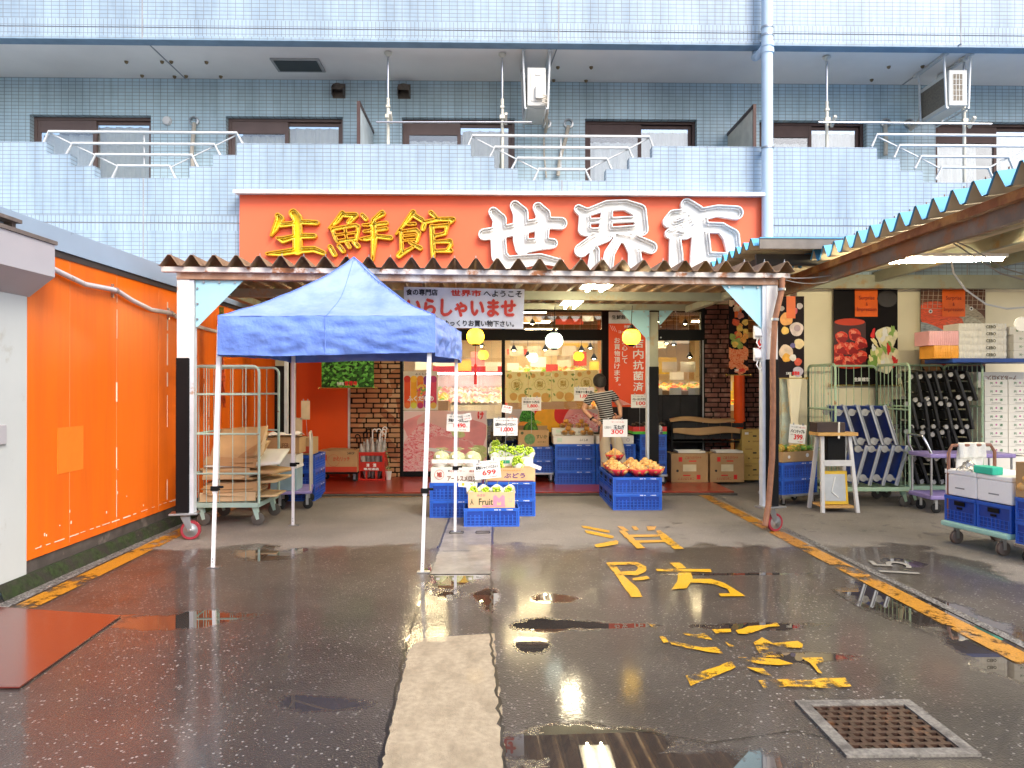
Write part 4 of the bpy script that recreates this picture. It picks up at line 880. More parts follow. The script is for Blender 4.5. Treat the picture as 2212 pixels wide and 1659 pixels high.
# cards, boxes and baskets hung and stacked inside
rq = random.Random(5)
cmats = [paper, pm('red_shop_card', (.75, .08, .05), .5), pm('yellow_shop_card', (.85, .6, .1), .5), cardw, pm('pink_shop_card', (.8, .35, .4), .5), card]
for i, (px_, py_, w_, h_, yy, k) in enumerate(((1108, 792, 26, 16, 13.0, 0), (1163, 782, 34, 22, 13.4, 0), (1192, 796, 26, 18, 12.9, 1), (1218, 780, 30, 26, 13.6, 3), (1253, 775, 28, 30, 12.8, 1), (1283, 790, 20, 18, 13.2, 2), (955, 775, 40, 26, 13.5, 0), (1000, 790, 36, 22, 13.1, 2), (1032, 775, 30, 30, 13.8, 4), (1062, 792, 26, 20, 13.0, 3), (912, 790, 30, 18, 13.3, 0), (1350, 795, 30, 20, 13.4, 3), (1396, 800, 28, 20, 13.0, 0), (1440, 790, 44, 36, 14.2, 2), (1487, 800, 24, 40, 13.3, 5), (1462, 812, 30, 18, 13.1, 0), (1175, 812, 50, 10, 14.5, 1), (1120, 760, 50, 12, 15.5, 1), (1240, 745, 60, 10, 15.8, 2), (1150, 690, 40, 14, 13.2, 5), (1230, 695, 60, 12, 13.6, 1), (1270, 688, 24, 12, 12.9, 0), (1480, 690, 26, 16, 13.4, 5), (1425, 745, 30, 14, 15, 3))):
    c_ = P(px_, py_, yy); W_, H_ = w_ * yy / 1600, h_ * yy / 1600; t = thing('shop_card', ('white', 'red', 'yellow', 'cream', 'pink', 'brown')[k] + ' card or panel hanging inside the shop, number of rows back', 'card', c_, 'cards and panels hanging inside the shop'); t["label"] = ('white', 'red', 'yellow', 'cream', 'pink', 'brown')[k] + (' wide' if w_ > h_ * 1.8 else ' tall' if h_ > w_ else ' squarish') + ' card hanging inside the shop ' + ('behind the left pane' if px_ < 1088 else 'behind the middle pane' if px_ < 1300 else 'behind the right pane')
    MB().cb(c_, (W_, .01, H_)).build('card_panel', cmats[k], t); MB().box((c_.x - .002, c_.y - .002, c_.z + H_ / 2), (c_.x + .002, c_.y + .002, 2.82)).build('wire', steel, t)
for i in range(22):
    xx = rq.uniform(-2.2, 5.5); yy = rq.uniform(15.2, 17.6); hh = rq.uniform(.7, 2.1); t = thing('stock_stack', 'stack', 'cartons', (xx, yy, .04), 'stacks of stock deep inside the shop'); t["label"] = 'stack of stock boxes deep inside the shop, ' + ('low', 'waist-high', 'tall')[int((hh - .7) / .47)]
    z_ = .04
    while z_ < hh: h2_ = rq.uniform(.16, .3); MB().cb((xx + rq.uniform(-.03, .03), yy, z_ + h2_ / 2), (.44, .4, h2_ - .006), rq.uniform(-.1, .1)).build('carton', cmats[rq.randrange(6)], t, bevel=.004); z_ += h2_
# shop front red drain pipe
pp = thing('orange_pipe', 'thick orange-red vertical pipe in front of the purple brick pillar', 'pipe', (fx(1590), YF - .16, 0))
mb = MB(); mb.tube([(fx(1590), YF - .16, .045), (fx(1590), YF - .16, 2.86)], .085, 24); mb.build('pipe', pm('glossy_orange_pipe', (.82, .09, .01), .25, 0, .05), pp, smooth=True)
MB().tube([(fx(1590), YF - .16, .3), (fx(1590), YF - .16, .36)], .094, 24).build('collar', MT['glossy_orange_pipe'], pp, smooth=True)

# ================================================================ posters and banners
def quadpost(name, px0, py0, px1, py1, Y, mat, label, cat='poster', group=None, t=.004):
    a, b_ = P(px0, py1, Y), P(px1, py0, Y); o = thing(name, label, cat, ((a.x + b_.x) / 2, Y, a.z), group)
    MB().box((a.x, Y, a.z), (b_.x, Y + t, b_.z)).build('sheet', mat, o); return o, a, b_
_dc = {}
def disc(par, a, b_, u, v, r, Y, mat, name='print', sx=1., n=20, dy=.0012, seed=0, wob=.0, rot=0.):
    """flat printed blob at (u,v) of the sheet, r in units of its width"""
    W = b_.x - a.x; H = b_.z - a.z; vs = []; _dc[par.name] = _dc.get(par.name, 0) + 1; dy = .002 + .00045 * _dc[par.name]
    for k in range(n):
        q = 2 * math.pi * k / n; rr = r * W * (1 + wob * math.sin(3 * q + seed) + wob * .6 * math.sin(5 * q + 2 * seed)); cx_, cz_ = rr * math.cos(q) * sx, rr * math.sin(q)
        vs.append((min(b_.x, max(a.x, a.x + u * W + cx_ * math.cos(rot) - cz_ * math.sin(rot))), Y - dy, min(b_.z, max(a.z, a.z + v * H + cx_ * math.sin(rot) + cz_ * math.cos(rot)))))
    return MB().add(vs, [tuple(range(n))]).build(name, mat, par)
def label_text(s, par, a, b_, u, v, wu, hv, mat, Y, off=.03, dy=.004):
    W = b_.x - a.x; H = b_.z - a.z; dy = max(dy, .004 + .00045 * _dc.get(par.name, 0)); return text(s, mat, par, FR((a.x + u * W, Y - dy, a.z + v * H)), wu * W, hv * H, off=off)
YP = YF - .03
# meat poster
pinkbg = pm('pink_poster', (.86, .66, .66), .35, 0, .1, 1.5, .01)
o, a, b_ = quadpost('meat_poster', 871.5, 887, 1051, 1018, YP, white, 'large pink poster of raw meat low on the glass, beside the brick pillar')
MB().box((a.x + .015, YP - .002, a.z + .02), (b_.x - .015, YP - .0005, b_.z - .012)).build('print', pinkbg, o)
meatA = spots('marbled_meat', [(.6, .08, .1), (.75, .2, .24), (.85, .6, .6), (.58, .07, .1)], 9, .3, 2.5, 'NOISE', (1, 1, 1.8)); meatB = pm('pale_pink_meat', (.78, .33, .34), .35, 0, .14, 5, .02)
for (u, v, r, m_, sx, sd_, rt) in ((.18, .75, .13, meatB, 1.5, 1, .4), (.42, .78, .2, pm('chicken_pink', (.76, .5, .46), .35, 0, .1, 4), 1.3, 2, -.3), (.8, .6, .2, meatB, 1.1, 4, -.8), (.62, .62, .07, spots('lettuce', [(.35, .5, .15), (.6, .7, .3), (.7, .6, .4)], 14, .5, 1, 'NOISE'), 1.6, 2, 0),
                               (.3, .5, .2, meatA, 1.5, 3, .2), (.14, .16, .22, meatA, 1.3, 5, .1), (.62, .2, .28, meatA, 1.4, 1, -.2), (.55, .42, .1, meatB, 3, 2, -.1), (.42, .34, .02, paper, 9, 2, -.15), (.92, .3, .1, MT['lettuce'], 1, 1, 0)):
    disc(o, a, b_, u, v, r, YP, m_, sx=sx, seed=sd_, wob=.1, dy=.003 + .0004 * int(sd_ + u * 10), rot=rt, n=28)
label_text("け", o, a, b_, .93, .92, .07, .12, redink, YP, dy=.012, off=.05)
# fruit poster
o, a, b_ = quadpost('fruit_poster', 871.5, 802, 946, 886, YP, pm('cream_poster', (.72, .7, .6), .4), 'tall colourful fruit poster above the meat poster, beside the brick pillar')
for i, c in enumerate(((.8, .1, .03), (.85, .4, .03), (.82, .2, .04), (.25, .06, .3), (.7, .08, .15))):
    W = b_.x - a.x; MB().box((a.x + (.02 + .19 * i) * W, YP - .002, a.z + .1 * (b_.z - a.z)), (a.x + (.2 + .19 * i) * W, YP - .0005, a.z + .82 * (b_.z - a.z))).build('print', pm('stripe%d' % i, c, .4), o)
for i in range(5):
    disc(o, a, b_, .11 + .19 * i, .8, .1, YP, pm('fruitc%d' % i, ((.7, .05, .03), (.9, .55, .05), (.85, .3, .05), (.2, .04, .25), (.5, .05, .2))[i], .3), dy=.003); disc(o, a, b_, .11 + .19 * i, .12, .09, YP, pm('fruitd%d' % i, ((.8, .2, .05), (.7, .7, .1), (.5, .05, .15), (.3, .05, .3), (.8, .5, .1))[i], .3), dy=.0032)
disc(o, a, b_, .55, .52, .17, YP, spots('fruit_basket', [(.8, .2, .1), (.85, .6, .1), (.2, .4, .1), (.7, .1, .2)], 30, .4), dy=.004)
label_text("ふくしま", o, a, b_, .52, .93, .36, .05, blackink, YP, dy=.005); label_text("ふくだもの", o, a, b_, .5, .3, .75, .13, whiteink, YP, dy=.006, off=.05)
# pear posters
pearbg = spots('pear_poster', [(.88, .76, .3), (.9, .8, .4), (.88, .78, .34), (.6, .6, .22)], 14, .4, 1, 'NOISE'); pearm = pm('printed_pear', (.72, .42, .1), .4, 0, .12, 9)
gold = pm('gold_ink', (.5, .34, .06), .5); leafm = pm('printed_leaf', (.25, .35, .08), .5)
for i in range(4):
    x_ = 1091.5 + 50.2 * i; dy_ = -i * 1.5
    o, a, b_ = quadpost('pear_poster', x_, 804 + dy_, x_ + 49.2, 870 + dy_, YP + .0, pearbg, ('leftmost', 'second from left', 'third from left', 'rightmost')[i] + ' of the four yellow pear posters on the middle window', 'poster', 'yellow pear posters')
    W, H = b_.x - a.x, b_.z - a.z
    for (u, v, r, s_) in ((.36, .2, .17, 0), (.76, .14, .21, 1), (.2, .86, .1, 2), (.6, .92, .09, 0)): disc(o, a, b_, u, v, r, YP, pearm, seed=s_, wob=.03, dy=.002 + .0004 * s_)
    for k in range(7): disc(o, a, b_, rnd.choice([.06, .1, .9, .94, .5]) + rnd.uniform(-.03, .03), rnd.uniform(.1, .95), .035, YP, leafm, sx=2.2, rot=rnd.uniform(0, 3), dy=.0034, n=8)
    MB().tube([Vector((a.x + .5 * W + .24 * W * math.cos(t_ * .2618), YP - .004, a.z + .58 * H + .24 * W * math.sin(t_ * .2618))) for t_ in range(24)], .0035, 4, closed=True).build('print', gold, o)
    label_text("梨", o, a, b_, .5, .58, .26, .19, gold, YP, dy=.005, off=.03)
# banner of vegetables and meat under the pears
o, a, b_ = quadpost('food_banner', 1091.5, 884, 1292, 934, YP, pm('pale_food_print', (.62, .55, .55), .4, 0, .15, 3), 'wide banner of vegetables and marbled meat under the pear posters')
for (u, v, r, m_, s_) in ((.08, .5, .06, pm('printed_peach', (.8, .5, .4), .4), 1), (.24, .62, .09, spots('parsley', [(.02, .1, .02), (.05, .25, .04), (.1, .4, .06)], 60, .5), 2), (.3, .18, .08, pm('printed_green', (.08, .4, .08), .4), 0), (.38, .85, .07, redink, 1), (.48, .55, .13, pm('printed_pepper', (.85, .4, .02), .3), .4), (.62, .75, .1, redink, 1), (.2, .2, .07, pm('printed_orange', (.85, .35, .05), .4), 1), (.8, .5, .14, meatB, 2), (.78, .3, .12, meatA, 3), (.96, .4, .1, meatA, 3)):
    disc(o, a, b_, u, v, r, YP, m_, sx=1.3 if r > .1 else 1, seed=s_, wob=.05, dy=.002 + .0005 * (s_ + u))
# red notice banner
YN = 11.4
o, a, b_ = quadpost('notice_banner', 1315, 674, 1401, 879, YN, pm('banner_red', (.78, .09, .03), .5, 0, .04, 2), 'tall vermilion banner with white vertical writing, hung on the shop window', 'banner')
W, H = b_.x - a.x, b_.z - a.z
MB().box((a.x, YN - .003, b_.z - H * .122), (b_.x, YN - .0005, b_.z)).build('heading', white, o)
label_text("生鮮館", o, a, b_, .25, .945, .34, .045, blackink, YN); label_text("世界市", o, a, b_, .7, .945, .5, .062, redink, YN, off=.04)
label_text("光触媒", o, a, b_, .5, .845, .24, .033, whiteink, YN, off=.02); label_text("コーティング", o, a, b_, .5, .79, .52, .03, whiteink, YN, off=.02)
def vtext(s, par, a, b_, u, v1, dv, wu, mat, Y, off=.02):
    for i, ch in enumerate(s):
        small = ch in "。"; label_text(ch, par, a, b_, u + (.06 if small else 0), v1 - dv * i + (.01 if small else 0), wu * (.35 if small else 1), dv * .82 * (.3 if small else 1), mat, Y, off=off)
vtext("店内抗菌済", o, a, b_, .74, .67, .114, .25, whiteink, YN); vtext("安心して", o, a, b_, .4, .69, .068, .13, whiteink, YN, .015); vtext("お買物頂けます。", o, a, b_, .21, .7, .068, .14, whiteink, YN, .015)
for i in range(6): MB().bar(Vector((a.x + (.22 + i * .02) * W, YN - .004, a.z + (.09 - i * .014) * H)), Vector((a.x + (.55 - i * .03) * W, YN - .004, a.z + (.02 - i * 0) * H + .005)), .004).build('print', whiteink, o)
for sx_ in (-1, 1):
    for k in range(3): MB().bar(Vector((a.x + (.5 + sx_ * (.3 + .05 * k)) * W, YN - .004, a.z + (.79 + .006 * k) * H)), Vector((a.x + (.5 + sx_ * (.37 + .05 * k)) * W, YN - .004, a.z + (.85 + .006 * k) * H)), .004).build('print', whiteink, o)
# leaf banner
brass = pm('brass_knob', (.7, .5, .15), .25, 1)
def hung(px0, py0, px1, py1, Y, mat, label, name='hanging_banner'):
    o, a, b_ = quadpost(name, px0, py0, px1, py1, Y, mat, label, 'banner'); mb = MB()
    mb.tube([(a.x - .03, Y, a.z), (b_.x + .03, Y, a.z)], .007, 8)
    for x_ in (a.x - .035, b_.x + .035): mb.ball((x_, Y, a.z), .02, 10, 8)
    mb.build('rod', brass, o, smooth=True); return o, a, b_
leafs = spots('printed_foliage', [(.01, .03, .01), (.03, .14, .02), (.08, .32, .04), (.16, .5, .08), (.02, .08, .015)], 26, .5, stretch=(1, 1, 1.3))
o, a, b_ = hung(694.5, 705, 808, 838, 11.3, leafs, 'green leafy hanging banner between the tent and the brick pillar')
label_text("生鮮館", o, a, b_, .36, .07, .13, .05, paper, 11.3); label_text("世界市", o, a, b_, .56, .075, .24, .07, redink, 11.3, off=.06)
def foodbanner(px0, py0, px1, py1, Y, kind, label):
    dark = pm('dark_food_print', (.012, .006, .01), .6, spec=.15)
    o, a, b_ = hung(px0, py0, px1, py1, Y, dark, label)
    if kind == 'crab':
        for i in range(16): disc(o, a, b_, rnd.uniform(.1, .9), rnd.uniform(.36, .68), .16, Y, pm('pf%d' % (i % 4), ((.75, .1, .03), (.8, .55, .1), (.3, .4, .08), (.85, .35, .05))[i % 4], .4, 0, .25, 20), dy=.001 + i * .0002, seed=i, wob=.1)
        for i in range(14): disc(o, a, b_, rnd.uniform(.1, .9), rnd.uniform(.03, .32), .2, Y, spots('crab_print', [(.5, .04, .02), (.75, .14, .04), (.85, .4, .2), (.6, .06, .02)], 30, .4, 2, 'NOISE'), dy=.001 + i * .0002, sx=1.4, seed=i, wob=.2, rot=i)
        for i in range(6): disc(o, a, b_, rnd.uniform(.1, .9), rnd.uniform(.75, .97), .17, Y, pm('pf_meat%d' % (i % 2), ((.6, .2, .15), (.7, .5, .35))[i % 2], .4, 0, .3, 20), dy=.001 + i * .0002, seed=i, wob=.15)
    else:
        for (u, v, r, c) in ((.3, .72, .25, (.8, .35, .08)), (.7, .6, .27, (.72, .6, .58)), (.25, .58, .15, (.8, .5, .1)), (.8, .42, .2, (.78, .62, .35)), (.28, .32, .28, (.78, .6, .45)), (.55, .4, .1, (.12, .1, .3)), (.3, .25, .17, (.85, .42, .05)), (.75, .2, .15, (.6, .08, .04)), (.6, .82, .14, (.6, .06, .1)), (.82, .88, .12, (.5, .45, .5)), (.12, .85, .1, (.4, .35, .35)), (.55, .25, .13, (.8, .75, .7)), (.75, .08, .2, (.5, .45, .55))):
            disc(o, a, b_, u, v, r, Y, pm('cheese_%d' % int(u * 100 + v * 1000), c, .4, 0, .2, 14), dy=.0015 + (u + v) * .002, seed=u * 9, wob=.05)
        disc(o, a, b_, .72, .61, .13, Y, pm('cheese_dark', (.4, .3, .35), .4), dy=.006)
    W, H = b_.x - a.x, b_.z - a.z; MB().box((a.x + .3 * W, Y - .009, b_.z - .27 * H), (a.x + .65 * W, Y - .007, b_.z)).build('orange_label', pm('label_orange', (.8, .13, .01), .4), o)
    label_text("生鮮館", o, a, b_, .38, .06, .2, .03, paper, Y, dy=.01); label_text("世界市", o, a, b_, .66, .06, .28, .045, redink, Y, dy=.01, off=.06); return o
foodbanner(1574, 640, 1616, 810, 11.2, 'crab', 'narrow hanging banner printed with fruit and red crabs, before the purple brick pillar')
foodbanner(1682, 640, 1737, 817, 9.75, 'cheese', 'hanging banner of pale cheeses on a dark ground, right of the canopy post')
# welcome banner
YW = 7.96; q = [P(873, 707, YW), P(1130.5, 710.5, YW), P(1133, 625, YW), P(872.5, 619.5, YW)]
wb = thing('welcome_banner', 'white welcome banner with big red hiragana, hung under the canopy behind the blue tent', 'banner', q[0])
mb = MB(); mb.grid(lambda u, v: (q[0].lerp(q[1], u)).lerp(q[3].lerp(q[2], u), v) + Vector((0, .012 * math.sin(u * 9) * (1 - v), 0)), 24, 4); mb.build('cloth', pm('banner_white', (.92, .91, .92), .5), wb, smooth='all')
W = (q[1] - q[0]).length; H = (q[3] - q[0]).length; rl = math.atan2(q[1].z - q[0].z, q[1].x - q[0].x)
def wt(s, u, v, wu, hv, mat, off): p = (q[0].lerp(q[1], u)).lerp(q[3].lerp(q[2], u), v); return text(s, mat, wb, FR((p.x, p.y - .016, p.z)) @ Matrix.Rotation(rl, 4, 'Z'), wu * W, hv * H, off=off)
redb = pm('bright_red_print', (.78, .07, .04), .5)
wt("食の専門店", .15, .87, .26, .15, blackink, .035); wt("世界市", .515, .87, .25, .15, redb, .05); wt("へようこそ", .82, .87, .32, .15, blackink, .035)
wt("いらしゃいませ", .48, .5, .9, .42, redb, .05); wt("ごゆっくりお買い物下さい。", .6, .12, .64, .15, blackink, .03)
mb = MB()
for u in (.05, .49, .92): p = q[3].lerp(q[2], u); mb.tube([p, (p.x + .01, p.y, 2.72)], .004, 5)
mb.build('string', pm('brown_string', (.2, .1, .06), .8), wb)

# ================================================================ the canopy on wheels
CL, CR = P(399, 1100, 7.32), P(1664, 1100, 7.6); dirv = (CR - CL); dirv.z = 0; LN = dirv.length; ang = math.atan2(dirv.y, dirv.x)
cn = thing('canopy', 'rusty white steel canopy on castors with a corrugated roof, spanning the shop front', 'canopy', (0, 0, 0)); cn.location = (CL.x, CL.y, 0); cn.rotation_euler.z = ang
# (children are in the canopy's own axes: x along the front, y to the back)
def corr(x0, x1, y0, y1, z, amp, pitch, along, slope=0., t=.003, dx=0.):
    """trapezoid corrugated sheet; ridges run along 'y' or 'x'"""
    mb = MB(); prof = []; n = int(((x1 - x0) if along == 'y' else (y1 - y0)) / pitch) + 1; s0 = x0 if along == 'y' else y0
    for i in range(n):
        for f, h_ in ((0, 0), (.1, 0), (.44, 1), (.56, 1), (.9, 0)): prof.append((s0 + (i + f) * pitch, h_ * amp))
    for (s_, h_) in prof:
        if along == 'y': mb.v += [Vector((s_, y0, z + h_)), Vector((s_, y1, z + h_ + slope * (y1 - y0)))]
        else: mb.v += [Vector((x0, s_, z + h_)), Vector((x1, s_, z + h_ + slope * (x1 - x0)))]
    mb.f = [(2 * i, 2 * i + 2, 2 * i + 3, 2 * i + 1) for i in range(len(prof) - 1)]
    return mb
csheet = pm('weathered_sheet', (.3, .2, .12), .55, .2, .2, 5, .05, 40, col2=(.16, .1, .07), mask=(.5, .66), mscale=3)
corr(-.2, LN + .2, -.16, 3.3, 2.665, .1, .21, 'y', .0).build('corrugated_roof', csheet, cn, solid=.004)
for i in range(30): MB().lathe([(.012, 0), (.012, .008), (.004, .01), (.004, .03)], (-.2 + (i + .5) * .21, -.1, 2.768), 6).build('roof_screw', steel, cn)
MB().box((-.19, -.1, 2.61), (LN + .17, -.03, 2.66)).build('front_channel', rustwhite, cn, bevel=.004)
MB().box((-.06, -.06, 2.545), (LN + .06, .04, 2.609)).build('front_beam', pm('rust_brown_beam', (.34, .2, .13), .6, 0, .3, 6, .2, 60, col2=(.55, .5, .44), mask=(.48, .6), mscale=3), cn)
grb = pm('grey_green_beam', (.3, .31, .24), .5, 0, .12, 4, .1, 40, col2=(.35, .2, .07), mask=(.55, .68), mscale=3)
for yy, z0, z1 in ((1.3, 2.535, 2.635), (2.75, 2.57, 2.655)): MB().box((.0, yy, z0), (LN, yy + .08, z1)).build('cross_beam', grb, cn)
for xx in (-.03, LN - .05): MB().box((xx, .042, 2.545), (xx + .08, 2.748, 2.63)).build('side_beam', grb, cn)
MB().box((LN * .56, .042, 2.612), (LN * .56 + .06, 2.7, 2.66)).build('purlin', grb, cn)
def post(x, y, s_, front):
    zb_ = .27 if front else .05
    po = MB().box((x - .06, y - .05, zb_), (x + .06, y + .05, 2.544)).build('post', rustpost if front else grb, cn, bevel=.003)
    MB().box((x + s_ * .061, y - .045, zb_), (x + s_ * .1, y + .04, 2.54)).build('post_flange', pm('pale_flange', (.55, .6, .66), .45, 0, .08, 9, .1, col2=(.35, .22, .14), mask=(.62, .68), mscale=6), po)
    MB().box((x - .068, y - .058, zb_ + .002), (x + .06 if s_ > 0 else x + .068, y + .058, 1.78)).build('foam_guard', blackp, po, bevel=.008)
    return po
PF1 = post(0, 0, 1, True); PF2 = post(LN, 0, -1, True); XR = (X(1432, 10.35) - CL.x) / math.cos(ang); PR1 = post(XR, 2.8, -1, False); post(.25, 2.8, 1, False)
def guss(x, y, s_, sz, z):
    mb = MB(); M_ = Matrix.Translation((x, y, z)) @ Matrix.Rotation(R(90), 4, 'X'); pl_ = [(0, 0), (s_ * sz, 0), (s_ * .02, -sz), (0, -sz)]; mb.prism(pl_ if s_ < 0 else pl_[::-1], .006, M_)
    g_ = mb.build('gusset_plate', lblue, cn); mb = MB()
    for k in range(3): mb.lathe([(.011, 0), (.011, .012)], (x + s_ * (.08 + .15 * k), y - .008, z - .02), 6, Matrix.Rotation(R(90), 4, 'X')); mb.lathe([(.011, 0), (.011, .012)], (x + s_ * .02, y - .008, z - .08 - .15 * k), 6, Matrix.Rotation(R(90), 4, 'X'))
    mb.build('bolt', steel, g_)
guss(.11, -.02, 1, .455, 2.54); guss(LN - .065, -.02, -1, .46, 2.54); guss(XR - .07, 2.74, -1, .42, 2.565); guss(XR + .07, 2.74, 1, .2, 2.565)
wheelred = pm('red_tyre', (.3, .03, .045), .45, 0, .15, 12)
def caster(x, y, par, rz, r_=.095, tz=.27, tyre=wheelred, w_=.04, plate=.13, m=steel):
    T = Matrix.Translation((x, y, 0)) @ Matrix.Rotation(rz, 4, 'Z')
    mb = MB(T); mb.box((-plate, -plate * .7, tz - .018), (plate, plate * .7, tz)); mb.lathe([(.035, tz - .04), (.045, tz - .018)], (0, 0, 0), 14)
    for s_ in (-1, 1): mb.add([(-.035, s_ * (w_ * .6), tz - .04), (.045, s_ * (w_ * .6), tz - .04), (.075, s_ * (w_ * .6), r_ - .01), (.035, s_ * (w_ * .6), r_ - .02), (-.035, s_ * (w_ * .6 + .005), tz - .04), (.045, s_ * (w_ * .6 + .005), tz - .04), (.075, s_ * (w_ * .6 + .005), r_ - .01), (.035, s_ * (w_ * .6 + .005), r_ - .02)], [(0, 1, 2, 3), (4, 5, 6, 7), (0, 1, 5, 4), (1, 2, 6, 5), (2, 3, 7, 6), (3, 0, 4, 7)])
    cs = mb.build('caster_fork', m, par, bevel=.003); W_ = Matrix.Rotation(R(90), 4, 'X')
    wh = MB(T); wh.lathe([(r_ * .72, -w_ / 2), (r_ * .95, -w_ / 2), (r_, -w_ * .3), (r_, w_ * .3), (r_ * .95, w_ / 2), (r_ * .72, w_ / 2)], (.055, 0, r_), 28, W_, cap=False); wo = wh.build('wheel_tyre', tyre, cs, smooth=True)
    wh = MB(T); wh.lathe([(.012, -w_ / 2 - .01), (.02, -w_ / 2 - .004), (r_ * .72, -w_ / 2), (r_ * .72, w_ / 2), (.02, w_ / 2 + .004), (.012, w_ / 2 + .01)], (.055, 0, r_), 24, W_); wh.build('wheel_hub', m, cs, smooth=True)
    return cs
caster(0, 0, cn, R(10)); caster(LN, 0, cn, R(18)); caster(.25, 2.8, cn, 0, .03, .06, w_=.02, plate=.06); caster(XR, 2.8, cn, 0, .03, .06, w_=.02, plate=.06)
# hose on the right post
hs = thing('drain_hose', 'brown flexible hose running down the right canopy post', 'hose', P(1656, 1130, 7.5))
yh = 7.46; hp = [P(1690, 600, yh), P(1689, 625, yh), P(1674, 690, yh), P(1669, 781, yh), P(1670, 885, yh), P(1668, 990, yh), P(1660, 1090, yh - .06), P(1652, 1136, yh - .12)]
mb = MB(); mb.tube(hp, .029, 12); mb.build('hose', pm('brown_hose', (.3, .14, .08), .6, 0, .2, 14, .3, 40), hs, smooth=True)
mb = MB()
for i in (1, 2): mb.tube([hp[i] + Vector((0, 0, .012)), hp[i] - Vector((0, 0, .012))], .038, 12)
mb.build('hose_clip', steel, hs, smooth=True)
for k, (py_, lb) in enumerate(((720, 'upper'), (768, 'lower'))):
    c_ = P(1641, py_, 7.62); t = thing('outdoor_socket', lb + ' of two white hooded outdoor sockets on the right canopy post', 'socket', c_)
    M_ = Matrix.Translation(c_); MB(M_).grid(lambda u, v: Vector((-.07 + .13 * u, -.055 * math.sin(math.pi * .5 * (1 - v)) - .004, .075 - .11 * (1 - v) ** 1.5 + .0)), 6, 8).build('hood', white, t, smooth='all', solid=.006)
    MB(M_).box((-.06, -.02, -.06), (.06, .03, .07)).build('socket_box', white, t, bevel=.01)
    mb = MB(M_); mb.tube([(-.03, -.03, -.05), (-.05, -.05, -.1), (-.02, -.05, -.15), (.02, -.04, -.12), (.05, -.03, -.07)], .007, 6); mb.tube([(.0, -.03, -.05), (-.01, -.05, -.1), (.03, -.05, -.14), (.06, -.03, -.1)], .006, 6); mb.build('cable', white, t, smooth=True)
c_ = P(1643, 745, 7.62); tag(MB(Matrix.Translation(c_)).ball((0, -.01, 0), (.035, .03, .06), 10, 8).build('red_pull_cord', redink), 'small red item hanging between the two white sockets', 'cord')
# lights under the canopy
def striplight(p, q, name, label, n=2, gap=.12, strength=None):
    p, q = Vector(p), Vector(q); d_ = (q - p).normalized(); s_ = Vector((-d_.y, d_.x, 0)); t = thing(name, label, 'light', (p + q) / 2)
    for k in range(n):
        o_ = s_ * (k - (n - 1) / 2) * gap; MB().tube([p + o_, q + o_], .016, 10).build('tube', strength or tube_on, t, smooth=True)
    mb = MB(); mb.box(((p + q) / 2 - Vector((abs(d_.x) * (q - p).length / 2 + gap * abs(s_.x) * n / 2 + .02, abs(d_.y) * (q - p).length / 2 + gap * abs(s_.y) * n / 2 + .02, -.03))), ((p + q) / 2 + Vector((abs(d_.x) * (q - p).length / 2 + gap * abs(s_.x) * n / 2 + .02, abs(d_.y) * (q - p).length / 2 + gap * abs(s_.y) * n / 2 + .02, .065))))
    mb.build('fitting', white, t, bevel=.006); return t
striplight((1.12, 7.72, 2.585), (1.12, 8.5, 2.6), 'strip_light', 'twin tube light just behind the front beam of the canopy', 2, .16)
striplight((.98, 9.35, 2.56), (.98, 9.95, 2.56), 'strip_light', 'smaller twin tube light at the back of the canopy, near the shop window', 2, .12, em('rear_tube', (1, .86, .56), 70))
striplight((-1.6, 8.95, 2.58), (-1.6, 9.7, 2.58), 'strip_light', 'added twin tube light, unseen above the blue tent, brightening the canopy underside', 2, .12)  # extra lamp out of sight, added to brighten the space under the canopy
# lanterns
def lantern(px, py, Y, col, s_, label, tassel=False):
    c_ = P(px, py, Y); t = thing('paper_lantern', label, 'lantern', c_, 'round lanterns under the canopy'); r_ = .112
    def f(u, v):
        a_ = 2 * math.pi * u; b_ = math.pi * (v * .86 + .07) - math.pi / 2; rr = r_ * math.cos(b_) ** .8 * (1 - .05 * abs(math.sin(a_ * 4)) ** .3 * 0 - .06 * (1 - abs(math.sin(a_ * 4)) ** .4)); return c_ + Vector((rr * math.cos(a_), rr * math.sin(a_), r_ * .88 * math.sin(b_)))
    MB().grid(f, 48, 14).build('shade', em('lantern_' + ('white' if col[2] > .5 else 'yellow'), col, s_, base=(.8, .6, .1) if col[2] < .5 else (.8, .8, .75)), t, smooth='all')
    mb = MB(); mb.lathe([(.045, .085), (.045, .115), (.03, .12), (.02, .15)], c_, 16); mb.lathe([(.035, -.115), (.045, -.1), (.045, -.085)], c_, 16); mb.tube([c_ + Vector((0, 0, .14)), c_ + Vector((0, 0, .2)), Vector((c_.x + .01, c_.y, 2.5))], .005, 6); mb.build('lantern_cap', blackp, t, smooth=True)
    if tassel:
        mb = MB(); mb.tube([c_ - Vector((0, 0, .11)), c_ - Vector((0, 0, .34))], .004, 5); mb.lathe([(.008, -.34), (.02, -.37), (.012, -.4), (.018, -.43), (.02, -.6)], c_, 10); mb.build('tassel', redink, t, smooth=True)
    return t
lantern(1027, 727, 9.3, (1, .55, .015), 4.5, 'yellow lantern at the left, below the white welcome banner, with a red tassel', True)
lantern(1197, 736, 9.3, (.85, 1, .85), 3, 'white lantern in the middle of the row')
lantern(1364, 728, 9.1, (1, .55, .015), 4.5, 'yellow lantern at the right, in front of the vermilion banner')

